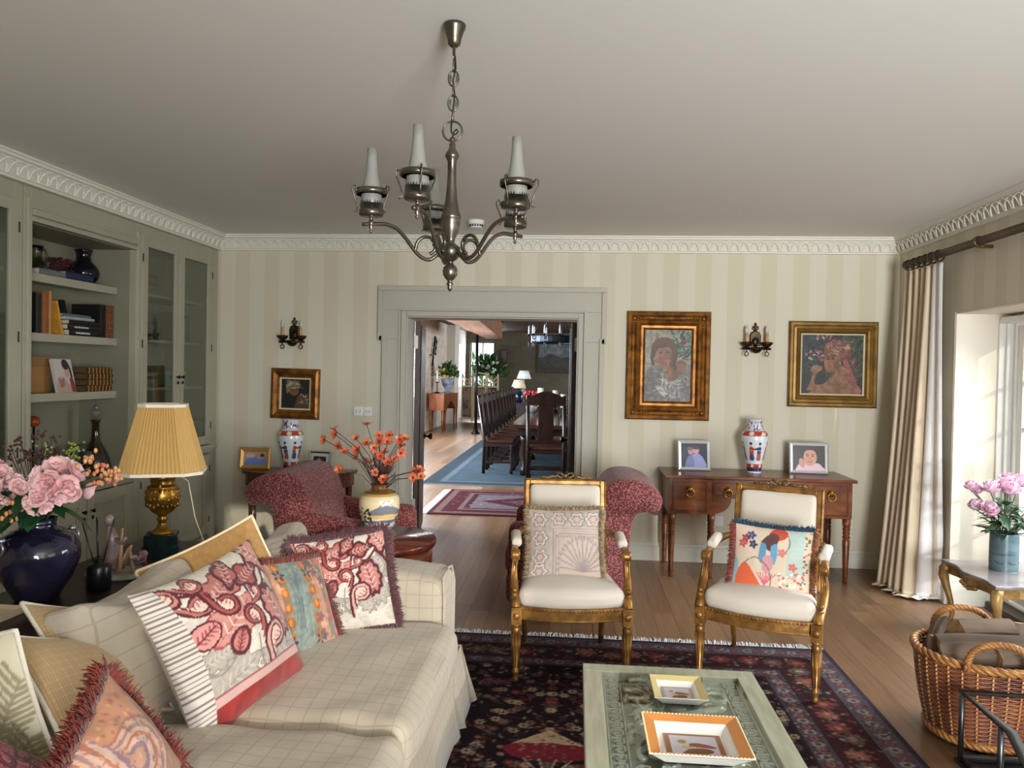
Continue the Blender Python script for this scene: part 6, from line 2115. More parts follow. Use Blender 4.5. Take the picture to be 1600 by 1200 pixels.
def picture(name, label, cx, cz, w, h, prof, bw, fm, cv, lining=None, corners=1.0, tilt=0.0):
    t = thing(name, label, 'painting', (cx, W - 0.004, cz), rot=(0, tilt, 0))
    s = MB()
    mitred(s, w, h, prof)
    o = s.build('frame', fm, t)
    if corners:
        for sx in (-1, 1):
            for sz in (-1, 1):
                c = MB()
                carved_corners(c, w, h, bw * .62, max(p[1] for p in prof) - .012, sx, sz, corners)
                c.build('carved_corner', fm, o)
    iw, ih = w - 2 * prof[-1][0], h - 2 * prof[-1][0]
    if lining:
        s = MB()
        mitred(s, iw + .002, ih + .002, [(0, prof[-1][1] + .001), (lining, prof[-1][1] - .003)])
        s.build('liner', mat('linen_liner', (206, 190, 160), 0.8), t)
        iw, ih = iw - 2 * lining, ih - 2 * lining
    flat_panel('canvas', cv, iw + .004, ih + .004, mat_col('oil_paint', 0.5), t, Matrix.Translation((0, -prof[-1][1] + .004, -ih / 2 - .002)), nx=150)
    MB().box(-w / 2 + .01, w / 2 - .01, -0.004, 0.0, -h / 2 + .01, h / 2 - .01).build('backboard', mat('picture_back', (70, 52, 36), 0.9), t)
    return t
M_gold = mat('gilded_wood', (150, 98, 36), 0.34, 0.55, col2=(84, 48, 18), scale=14, lo=.35, hi=.7, bump=0.35)
M_gold2 = mat('dull_gilded_wood', (140, 106, 48), 0.42, 0.45, col2=(104, 76, 32), scale=9, lo=.35, hi=.7, bump=0.2)
def daub(cv, n, seed, cols, x0, x1, y0, y1, L=0.03, wd=0.008, al=.6):
    rr = random.Random(seed)
    for k in range(n):
        x, y, a = rr.uniform(x0, x1), rr.uniform(y0, y1), rr.uniform(0, 3.14)
        l = L * rr.uniform(.4, 1.2)
        cv.line([(x, y), (x + l * math.cos(a), y + l * math.sin(a))], wd * rr.uniform(.6, 1.3), rr.choice(cols), al, sm=False)
# girl leaning her head on her hand
cv = Cv(0.40, 0.62, 370, (150, 148, 128))
daub(cv, 200, 1, [(166, 164, 144), (138, 136, 116), (176, 172, 150)], 0, .4, .3, .62, .05, .014)
daub(cv, 120, 2, [(34, 58, 48), (60, 90, 74), (22, 40, 36), (126, 146, 134)], .24, .4, .36, .60, .05, .010, .9)
cv.ell(.33, .515, .024, .022, (132, 26, 36))
cv.poly([(.0, .0), (.0, .20), (.04, .29), (.12, .31), (.2, .26), (.26, .16), (.40, .33), (.40, .0)], (112, 110, 104))
daub(cv, 160, 3, [(138, 138, 132), (92, 90, 88), (170, 172, 166), (120, 116, 108)], 0, .4, 0, .27, .06, .014, .6)
daub(cv, 40, 9, [(206, 208, 200), (180, 182, 176)], .14, .28, .02, .2, .06, .012, .6)
cv.poly([(.2, .26), (.24, .345), (.31, .35), (.365, .335), (.34, .27), (.27, .19), (.21, .19)], (128, 90, 66))
daub(cv, 40, 31, [(142, 102, 76), (110, 76, 56)], .22, .34, .21, .34, .04, .012, .5)
cv.line([(.245, .47), (.27, .40), (.25, .33), (.265, .29)], .03, (74, 52, 34))
cv.line([(.225, .45), (.24, .38), (.225, .32)], .03, (92, 66, 42))
cv.ell(.16, .41, .078, .09, (150, 108, 82), .2)
cv.poly([(.07, .36), (.05, .44), (.08, .52), (.16, .555), (.24, .53), (.275, .46), (.26, .38), (.235, .33), (.22, .38), (.235, .44), (.2, .47), (.14, .46), (.10, .44), (.085, .39)], (92, 66, 40))
daub(cv, 60, 4, [(104, 76, 46), (80, 56, 34), (116, 86, 54)], .09, .24, .47, .54, .04, .006, .6)
cv.line([(.07, .44), (.06, .38), (.075, .32)], .026, (88, 62, 38))
cv.poly([(.08, .345), (.10, .375), (.17, .355), (.21, .32), (.235, .2), (.2, .18), (.17, .29), (.12, .31)], (146, 104, 78))
daub(cv, 24, 33, [(160, 118, 90), (124, 86, 64)], .11, .21, .2, .35, .03, .010, .5)
for q in range(4):
    cv.line([(.085 + .012 * q, .352 - .006 * q), (.15 + .008 * q, .338 - .007 * q)], .006, (130, 88, 66), .7)
for (ex, ey) in ((.135, .42), (.195, .425)):
    cv.ell(ex, ey, .014, .006, (58, 40, 32))
    cv.line([(ex - .018, ey + .016), (ex + .016, ey + .018)], .005, (96, 66, 44))
cv.line([(.172, .425), (.178, .395), (.168, .39)], .006, (138, 92, 70))
cv.ell(.172, .372, .018, .006, (150, 72, 62))
cv.ell(.22, .40, .02, .04, (120, 80, 58), .1, .5)
cv.ell(.11, .40, .02, .05, (176, 134, 104), .1, .5, .8)
cv.a *= .90
cv.grain(.3, 40, 8)
picture('girl_painting', 'largest gilt-framed painting, of a girl resting her head on her hand', .777, 1.672, .705, .925,
        [(0, 0), (0, .022), (.012, .034), (.035, .038), (.05, .026), (.065, .022), (.085, .036), (.10, .040), (.112, .03), (.122, .018), (.14, .016), (.15, .022), (.158, .012)], .16, M_gold, cv, None, .95, 0.0)
# woman in a headscarf
cv = Cv(0.50, 0.50, 320, (30, 36, 34))
daub(cv, 220, 11, [(24, 44, 40), (44, 70, 60), (20, 28, 32), (60, 64, 66)], 0, .25, .15, .5, .05, .012, .8)
daub(cv, 160, 12, [(58, 76, 40), (84, 100, 54), (40, 54, 36), (70, 66, 62)], .34, .5, .1, .5, .06, .014, .8)
daub(cv, 26, 13, [(150, 40, 46), (190, 90, 84), (206, 180, 170)], .03, .2, .28, .36, .02, .010, .9)
daub(cv, 16, 19, [(150, 40, 46), (190, 170, 160)], .12, .24, .44, .5, .02, .010, .9)
cv.poly([(.05, .0), (.12, .05), (.2, .10), (.27, .17), (.30, .24), (.36, .22), (.43, .12), (.47, .0)], (140, 98, 68))
cv.ell(.30, .12, .08, .10, (158, 114, 80), .2, .5, .5)
cv.ell(.30, .06, .05, .07, (104, 66, 46), .3, .5, .6)
cv.poly([(.04, .03), (.07, .09), (.10, .20), (.13, .20), (.11, .08), (.22, .09), (.2, .03)], (142, 100, 70))
cv.poly([(.07, .19), (.09, .235), (.13, .245), (.17, .225), (.15, .19), (.10, .18)], (152, 108, 78))
cv.poly([(.19, .22), (.185, .29), (.20, .36), (.26, .38), (.31, .33), (.31, .25), (.27, .19), (.22, .185)], (146, 96, 66))
cv.ell(.29, .25, .04, .06, (92, 56, 40), 0, .5, .6)
cv.poly([(.185, .33), (.185, .40), (.23, .45), (.31, .455), (.38, .42), (.40, .36), (.39, .29), (.33, .27), (.32, .33), (.26, .35)], (120, 66, 58))
daub(cv, 110, 14, [(168, 120, 84), (150, 60, 56), (96, 90, 96), (190, 160, 120), (110, 48, 50)], .2, .39, .31, .45, .03, .008, .9)
cv.poly([(.34, .28), (.37, .29), (.43, .15), (.47, .03), (.43, .0), (.40, .12), (.35, .22)], (150, 88, 82))
daub(cv, 34, 15, [(176, 120, 112), (110, 50, 52)], .36, .46, .03, .28, .04, .008, .8)
for (ex, ey) in ((.215, .295), (.255, .30)):
    cv.ell(ex, ey, .013, .007, (38, 24, 20))
    cv.line([(ex - .016, ey + .016), (ex + .016, ey + .02)], .006, (50, 30, 24))
cv.line([(.228, .295), (.218, .262), (.23, .256)], .006, (110, 68, 48))
cv.ell(.23, .235, .017, .007, (136, 56, 50))
cv.ell(.315, .262, .006, .008, (206, 200, 190))
daub(cv, 60, 35, [(152, 108, 78), (116, 78, 54), (130, 90, 62)], .2, .44, .02, .2, .05, .014, .4)
cv.a *= .92
cv.grain(.3, 36, 9)
picture('headscarf_painting', 'gilt-framed painting of a woman in a patterned headscarf nearest the window', 2.136, 1.708, .722, .718,
        [(0, 0), (0, .03), (.012, .04), (.03, .04), (.042, .03), (.06, .032), (.07, .042), (.085, .036), (.095, .02), (.102, .016)], .10, M_gold2, cv, .012, .5, 0.0)
# small dark portrait
cv = Cv(0.26, 0.30, 420, (20, 18, 18))
daub(cv, 80, 21, [(28, 34, 32), (36, 30, 26), (16, 16, 18)], 0, .26, 0, .3, .04, .012, .7)
cv.poly([(.12, .0), (.15, .12), (.2, .15), (.24, .10), (.25, .0)], (78, 58, 46))
cv.ell(.115, .19, .045, .06, (120, 76, 54), .2)
cv.poly([(.05, .15), (.045, .22), (.08, .27), (.14, .28), (.18, .24), (.16, .21), (.12, .235), (.085, .22), (.075, .17)], (112, 100, 70))
daub(cv, 50, 22, [(150, 140, 104), (80, 70, 52), (190, 180, 150)], .05, .17, .2, .28, .03, .006, .8)
cv.ell(.10, .19, .010, .005, (34, 22, 18))
cv.ell(.14, .192, .010, .005, (34, 22, 18))
cv.line([(.118, .19), (.112, .168), (.122, .165)], .005, (86, 50, 36))
cv.ell(.12, .15, .014, .005, (130, 52, 44))
daub(cv, 24, 23, [(190, 176, 150), (140, 110, 80)], .18, .24, .05, .14, .02, .007, .8)
picture('portrait_painting', 'smallest gilt-framed picture, a dark portrait above the half-moon table', -2.484, 1.362, .445, .448,
        [(0, 0), (0, .02), (.01, .034), (.03, .04), (.05, .034), (.06, .022), (.075, .02), (.082, .012)], .085, M_gold, cv, .014, 0, 0.015)

# ------------------------------------------------------------------ twin candle wall lights
M_bronze = mat('antique_bronze', (74, 60, 40), 0.38, 0.85, col2=(46, 38, 26), scale=14)
def sconce(label, x, z):
    t = thing('wall_sconce', label, 'wall light', (x, W - 0.003, z), group='twin-candle bronze wall lights')
    s = MB()
    pl = [(-.045, -.06), (.045, -.06), (.047, .03), (.036, .055), (.012, .068), (-.012, .068), (-.036, .055), (-.047, .03)]
    s.prism(pl, -.022, 0, 'y')
    s.build('backplate', M_bronze, t, bev=0.008)
    s = MB().lathe([(0.0, .06), (.012, .07), (.007, .085), (.018, .1), (.008, .115), (.011, .125), (0, .14)], 10, at=(0, -.012, 0))
    for sg in (-1, 1):
        s.tube([(sg * .004, -.012, .075), (sg * .024, -.012, .085), (sg * .022, -.012, .105), (sg * .01, -.012, .1)], .005, 6)
    s.build('finial', M_bronze, t)
    s = MB().ball((0, -.03, -.022), (.03, .012, .034), 10, 8)
    s.build('cartouche', M_bronze, t)
    s = MB().tube([(-.115, -.07, -.085), (0, -.085, -.08), (.115, -.07, -.085)], .011, 8).tube([(0, -.01, -.06), (0, -.085, -.08)], .012, 8).lathe([(0.0, -.125), (.03, -.115), (.05, -.09), (.05, -.08), (0, -.08)], 14, at=(0, -.06, 0))
    s.build('crossbar', M_bronze, t)
    for sg in (-1, 1):
        x_ = sg * .083
        MB().lathe([(.012, -.075), (.03, -.062), (.046, -.045), (.05, -.03), (.046, -.034), (.012, -.05), (0, -.05)], 16, at=(x_, -.075, 0)).build('drip_pan', M_bronze, t)
        MB().lathe([(.0135, -.05), (.0135, .04), (.006, .04), (0, .04)], 12, at=(x_, -.075, 0)).build('candle_tube', mat('candle_card', (196, 152, 104), 0.6), t)
        MB().lathe([(.008, .04), (.015, .055), (.0165, .07), (.012, .09), (.004, .108), (0, .11)], 12, at=(x_, -.075, 0)).build('bulb', mat('frosted_bulb', (226, 224, 214), 0.15, trans=0.3), t)
        MB().tube([(x_ + .016 * math.sin(2 * PI * k / 16), -.075, -.128 + .018 * math.cos(2 * PI * k / 16)) for k in range(16)], .0042, 6, closed=True).tube([(x_, -.075, -.11), (x_, -.075, -.085)], .005, 6).build('ring', M_bronze, t)
    return t
sconce('bronze two-candle wall light above the small dark portrait', -2.50, 1.905)
sconce('bronze two-candle wall light between the two big gilt paintings', 1.50, 1.912)
# switch plates
t = thing('switch_plate', 'white double switch plate on the wall left of the doorway', 'switch', (-1.868, W - 0.001, 1.22))
MB().box(-.085, .0, -.009, 0, -.04, .04).box(.006, .075, -.009, 0, -.04, .04).build('plate', M_white, t, bev=.003)
s = MB()
for x in (-.06, -.025, .028, .055):
    s.box(x - .008, x + .008, -.013, -.008, -.014, .014)
s.build('toggles', mat('toggle_grey', (206, 202, 192), 0.4), t)
t = thing('wall_socket', 'white socket on the wall low behind the right gilt armchair', 'socket', (1.20, W - 0.001, .36))
MB().box(-.075, .075, -.009, 0, -.043, .043).build('plate', M_white, t, bev=.003)
# smoke detector
t = thing('smoke_detector', 'round white smoke detector on the ceiling near the back wall', 'detector', (-.80, 5.95, ZC))
MB().lathe([(0, -.058), (.045, -.058), (.052, -.05), (.05, -.028), (.062, -.024), (.064, 0), (0, 0)], 24).build('body', M_white, t)
s = MB()
for k in range(16):
    a = 2 * PI * k / 16
    s.box(.0505, .054, -.006, .006, -.05, -.032, M=Matrix.Rotation(a, 4, 'Z'))
s.build('vents', mat('vent_dark', (60, 58, 54), 0.7), t)

# ------------------------------------------------------------------ chandelier
M_pewter = mat('antique_pewter', (120, 114, 102), 0.30, 0.9, col2=(84, 78, 68), scale=9, lo=.3, hi=.75)
M_chim = mat('frosted_chimney', (186, 185, 176), 0.45, trans=0.55)
ch = thing('chandelier', 'pewter five-arm chandelier with glass chimneys hanging from the ceiling', 'chandelier', (-.433, 2.581, ZC))
z = lambda v: v - ZC
MB().lathe([(.0, 0), (.036, 0.0), (.039, -.004), (.038, -.012), (.030, -.030), (.024, -.05), (.021, -.068), (.012, -.076), (.005, -.08), (.005, -.105), (0, -.106)], 28).build('ceiling_rose', M_pewter, ch)
for k, (zc_, sc) in enumerate(((2.583, 1), (2.500, 1))):
    s = MB()
    s.tube([(.017 * math.sin(2 * PI * q / 20), 0, z(zc_) + .026 * math.cos(2 * PI * q / 20)) for q in range(20)], .0032, 6, closed=True)
    for sg in (-1, 1):
        s.tube([(sg * .016, 0, z(zc_) + .012), (sg * .009, 0, z(zc_) + .008), (sg * .01, 0, z(zc_)), (sg * .009, 0, z(zc_) - .01), (sg * .015, 0, z(zc_) - .013)], .0026, 5)
    s.build('ornate_link', M_pewter, ch)
for zc_, hh in ((2.628, .022), (2.541, .018), (2.456, .02)):
    MB().tube([(0, .009 * math.sin(2 * PI * q / 14), z(zc_) + hh * math.cos(2 * PI * q / 14)) for q in range(14)], .003, 5, closed=True).build('link', M_pewter, ch)
MB().tube([(.033 * math.sin(2 * PI * q / 32), 0, z(2.406) + .033 * math.cos(2 * PI * q / 32)) for q in range(32)], .0035, 8, closed=True).build('suspension_ring', M_pewter, ch)
MB().tube([(.003, .004, z(2.66)), (.006, .006, z(2.62)), (-.003, .006, z(2.58)), (.004, .006, z(2.53)), (-.002, .006, z(2.47)), (-.006, .004, z(2.42)), (-.004, 0, z(2.402)), (.004, -.002, z(2.394)), (.013, -.002, z(2.396)), (.018, 0, z(2.406)), (.013, .001, z(2.413)), (.005, .002, z(2.407)), (0, 0, z(2.385))], .0028, 6).build('flex', mat('black_flex', (18, 17, 16), .5), ch)
prof = [(0.0, 2.388), (.008, 2.384), (.010, 2.376), (.006, 2.368), (.011, 2.364), (.010, 2.352), (.014, 2.343), (.021, 2.332), (.024, 2.323), (.021, 2.316), (.015, 2.305), (.0145, 2.27), (.016, 2.22), (.021, 2.17), (.028, 2.135), (.034, 2.12),
        (.034, 2.112), (.030, 2.108), (.032, 2.095), (.027, 2.07), (.016, 2.045), (.013, 2.03), (.024, 2.022), (.033, 2.015), (.034, 2.0), (.030, 1.985), (.022, 1.975), (.012, 1.968), (.009, 1.962), (.014, 1.956), (.022, 1.948), (.0255, 1.935), (.0235, 1.92), (.015, 1.908), (.008, 1.902), (.009, 1.896), (.012, 1.89), (.007, 1.884), (.009, 1.877), (.005, 1.870), (0, 1.864)]
MB().lathe([(r_, z(q)) for r_, q in prof], 32).build('stem', M_pewter, ch)
for k in range(5):
    a = math.radians(-103 + 72 * k)
    Rm = Matrix.Rotation(a, 4, 'Z')
    def rp_(R_, q):
        return tuple(Rm @ Vector((R_, 0, z(q))))
    pts = smooth_path([(.062, 2.006), (.05, 2.022), (.055, 2.043), (.075, 2.048), (.088, 2.03), (.084, 2.0)], 5)
    arm_pts = [(.03, 2.0)] + [(.05, 1.985), (.07, 1.972), (.095, 1.978), (.12, 2.0), (.15, 2.04), (.18, 2.072), (.21, 2.086), (.235, 2.089), (.30, 2.087)]
    s = MB().tube([rp_(*p) for p in smooth_path(arm_pts, 4)], .0068, 8)
    scr = [(.12, 2.0), (.112, 2.03), (.092, 2.048), (.068, 2.046), (.052, 2.028), (.054, 2.004), (.07, 1.99)]
    s.tube([rp_(*p) for p in smooth_path(scr, 4)], .006, 8)
    ao = s.build('arm', M_pewter, ch)
    c = Rm @ Vector((.27, 0, 0))
    at = (c.x, c.y, 0)
    MB().lathe([(0, z(2.056)), (.004, z(2.060)), (.006, z(2.066)), (.003, z(2.070)), (.008, z(2.076)), (.006, z(2.082)), (.010, z(2.086)), (.010, z(2.096)), (.006, z(2.10)), (.006, z(2.112)), (.012, z(2.115)), (0, z(2.116))], 12, at=at).build('socket', M_pewter, ao)
    # cup, pierced gallery, upper ring with three brackets
    s = MB().lathe([(0, z(2.114)), (.034, z(2.114)), (.041, z(2.118)), (.041, z(2.134)), (.0385, z(2.135)), (.0385, z(2.155)), (.0365, z(2.155)), (.0365, z(2.12)), (0, z(2.12))], 28, at=at)
    for q in range(26):
        an = 2 * PI * q / 26
        d1 = 2 * PI / 26 * .5
        p = [(at[0] + .0375 * math.cos(an + e), at[1] + .0375 * math.sin(an + e)) for e in (-d1, 0, d1)]
        s.add([(p[0][0], p[0][1], z(2.153)), (p[2][0], p[2][1], z(2.153)), (p[1][0], p[1][1], z(2.166))], [(0, 1, 2)])
    s.build('gallery', M_pewter, ao)
    MB().lathe([(.050, z(2.186)), (.053, z(2.186)), (.054, z(2.204)), (.051, z(2.204)), (.050, z(2.186))], 28, at=at).build('holder_ring', M_pewter, ao)
    s = MB()
    for q in range(3):
        an = a + 0.6 + 2 * PI * q / 3
        def bp(R_, h_):
            return (at[0] + R_ * math.cos(an), at[1] + R_ * math.sin(an), z(h_))
        s.tube([bp(.052, 2.196), bp(.062, 2.212), bp(.07, 2.206), bp(.069, 2.19), bp(.058, 2.165), bp(.05, 2.142), bp(.053, 2.124), bp(.06, 2.122)], .0026, 5)
        s.ball(bp(.055, 2.196), .005, 6, 5)
    s.build('bracket', M_pewter, ao)
    MB().lathe([(.030, z(2.12)), (.034, z(2.14)), (.036, z(2.165)), (.034, z(2.19)), (.027, z(2.225)), (.021, z(2.26)), (.0172, z(2.30)), (.0162, z(2.343)), (.0148, z(2.343)), (.0155, z(2.30)), (.019, z(2.26)), (.025, z(2.225)), (.032, z(2.19)), (.034, z(2.165)), (.028, z(2.12))], 24, at=at).build('glass_chimney', M_chim, ao)
# ------------------------------------------------------------------ the large Persian rug
RX0, RX1, RY0_, RY1_ = -1.66, 1.477, 0.0, 4.60
cw, chh = RX1 - RX0, RY1_ - RY0_
cv = Cv(cw, chh, 145, (24, 11, 15))
rr = random.Random(77)
X, Y = cv.X, cv.Y
D = np.minimum(np.minimum(X, cw - X), np.minimum(Y, chh - Y))
def band(d0, d1, col):
    m = ((D >= d0) & (D < d1)).astype(float)
    cv.a[:] = cv.a * (1 - m[..., None]) + np.array(col, float) * m[..., None]
FC = [(134, 116, 90), (112, 78, 66), (96, 38, 40), (78, 76, 72), (150, 132, 104), (72, 58, 50)]
def rosette(x, y, R, c1, c2, n=6):
    for k in range(n):
        a = 2 * PI * k / n
        cv.ell(x + R * .6 * math.cos(a), y + R * .6 * math.sin(a), R * .42, R * .3, c1, a)
    cv.ell(x, y, R * .36, R * .36, c2)
# field: scattered florets and curling stems, mirrored left to right
cxm = cw / 2
for k in range(2600):
    x, y = rr.uniform(0.42, cxm + .02), rr.uniform(0.42, chh - .42)
    R = rr.choice([.008, .010, .012, .016, .022])
    c1 = rr.choice(FC)
    c2 = rr.choice([(60, 24, 30), (120, 70, 50), (40, 34, 44)])
    a = rr.uniform(0, PI)
    for xx, aa in ((x, a), (cw - x, PI - a)):
        if R < .014:
            cv.ell(xx, y, R * 1.2, R * .6, c1, aa, .85)
        elif R < .02:
            cv.ell(xx, y, R, R * .8, c1, aa, .9)
            cv.ell(xx, y, R * .55, R * .45, c2, aa)
        else:
            rosette(xx, y, R * 1.15, c1, c2)
for k in range(420):
    x, y = rr.uniform(0.42, cxm), rr.uniform(0.42, chh - .42)
    a, b = rr.uniform(-.06, .06), rr.uniform(-.06, .06)
    c = rr.choice([(96, 60, 52), (84, 76, 66), (110, 88, 70)])
    cv.line([(x, y), (x + a, y + b * .4), (x + a * 1.2, y + b)], .004, c, .8)
    cv.line([(cw - x, y), (cw - x - a, y + b * .4), (cw - x - a * 1.2, y + b)], .004, c, .8)
# medallion and its pendants
def medal(cy, sc, lobes=16):
    pts = []
    for k in range(160):
        a = 2 * PI * k / 160
        R = sc * (1 + .07 * math.cos(lobes * a))
        pts.append((cxm + R * .78 * math.cos(a), cy + R * math.sin(a)))
    return pts
cy0 = 2.25
for sc, c in ((.74, (150, 126, 100)), (.72, (92, 22, 34)), (.58, (156, 130, 104)), (.565, (28, 26, 40)), (.40, (150, 60, 60)), (.26, (170, 150, 120)), (.24, (84, 22, 34))):
    cv.poly(medal(cy0, sc), c, sm=False)
for k in range(700):
    a, q = rr.uniform(0, 2 * PI), math.sqrt(rr.uniform(0, 1)) * .68
    x, y = q * .76 * math.cos(a), q * math.sin(a)
    c = rr.choice(FC)
    R = rr.choice([.009, .012, .018])
    for sx in (-1, 1):
        cv.ell(cxm + sx * x, cy0 + y, R, R * .7, c, sx * a, .8)
for sg in (1, -1):
    def q(x, y):
        return (cxm + x, cy0 + sg * y)
    cv.poly([q(-.16, 1.00), q(.0, 1.14), q(.16, 1.00), q(.0, 1.0)], (156, 132, 104), sm=False)
    cv.poly([q(-.20, .96), q(-.12, 1.01), q(.12, 1.01), q(.20, .96), q(.12, .88), q(-.12, .88)], (104, 26, 36))
    for xx in (-.1, -.035, .035, .1):
        cv.line([q(xx, .88), q(xx * .1, .74)], .006, (176, 160, 134), sm=False)
    for k in range(60):
        x, y = rr.uniform(-.15, .15), rr.uniform(.89, 1.10)
        if y > 1.0 and abs(x) > .14 - (y - 1.0):
            continue
        cv.ell(*q(x, y), .009, .006, rr.choice(FC), rr.uniform(0, 3), .85)
# borders
band(0, 0.035, (46, 38, 50))
band(0.035, 0.15, (70, 60, 64))
band(0.15, 0.158, (34, 24, 34))
band(0.158, 0.35, (50, 24, 24))
band(0.35, 0.358, (34, 24, 34))
band(0.358, 0.455, (60, 50, 54))
band(0.455, 0.47, (34, 22, 30))
def along(d, step, fn):
    nx_ = int((cw - 2 * d) / step)
    ny_ = int((chh - 2 * d) / step)
    for k in range(nx_ + 1):
        x = d + (cw - 2 * d) * k / nx_
        fn(x, d, 0, k)
        fn(x, chh - d, 0, k)
    for k in range(1, ny_):
        y = d + (chh - 2 * d) * k / ny_
        fn(d, y, 1, k)
        fn(cw - d, y, 1, k)
def guard(x, y, v, k):
    if k % 2:
        rosette(x, y, .030, (118, 110, 106), (60, 42, 46), 7)
        cv.ell(x, y, .012, .012, (48, 48, 58))
    else:
        a, b = (.034, .024) if v == 0 else (.024, .034)
        cv.ell(x, y, a, b, (84, 34, 38))
        cv.ell(x, y, a * .72, b * .72, (100, 86, 80))
        cv.ell(x, y, a * .4, b * .4, (76, 46, 46))
    for q in range(6):
        cv.ell(x + rr.uniform(-.045, .045), y + rr.uniform(-.045, .045), .007, .005, rr.choice([(120, 112, 106), (44, 36, 44), (92, 60, 58)]), rr.uniform(0, 3))
along(.0925, .062, guard)
along(.407, .056, guard)
def mainb(x, y, v, k):
    c = rr.choice([(100, 46, 40), (28, 32, 38), (112, 70, 58), (74, 68, 62)])
    rosette(x + rr.uniform(-.02, .02), y + rr.uniform(-.02, .02), .055, c, (126, 84, 70), 7)
    for q in range(9):
        cv.ell(x + rr.uniform(-.07, .07), y + rr.uniform(-.07, .07), .012, .008, rr.choice(FC + [(40, 44, 48), (36, 40, 46)]), rr.uniform(0, 3), .85)
along(.254, .125, mainb)
for k in range(900):
    d = rr.uniform(.16, .345)
    s_ = rr.random()
    if rr.random() < .6:
        x, y = rr.choice([d, cw - d]), rr.uniform(d, chh - d)
    else:
        x, y = rr.uniform(d, cw - d), rr.choice([d, chh - d])
    cv.ell(x, y, rr.uniform(.006, .014), .006, rr.choice([(112, 64, 54), (28, 28, 34), (90, 82, 72), (86, 32, 34), (128, 100, 86)]), rr.uniform(0, 3), .8)
cv.grain(0.22, 90, 5)
t = thing('persian_rug', 'large dark red and navy Persian rug with medallion under the coffee table', 'rug')
MB().box(RX0, RX1, RY0_, RY1_, 0.001, 0.008).build('backing', mat('rug_foundation', (60, 40, 40), 0.95), t)
rug_mesh('pile', cv, RX0, RX1, RY0_, RY1_, 0.0095, mat_col('knotted_wool', 0.95, 0.15, 400, spec=0.1), t, 455, 667)
s = MB()
x = RX0 + .004
while x < RX1 - .004:
    a = rr.gauss(0, .014)
    L = rr.uniform(.05, .085)
    s.tube([(x, RY1_ - .002, .006), (x + a * .5, RY1_ + L * .5, .008 + rr.uniform(0, .012)), (x + a + rr.gauss(0, .006), RY1_ + L, .004)], [.0035, .0045, .0028], 4)
    x += rr.uniform(.005, .010)
s.build('fringe', mat('white_cotton_fringe', (212, 208, 206), 0.9), t)
rebase(t, ((RX0 + RX1) / 2, (RY0_ + RY1_) / 2, 0.0))
RZ_ = 0.010

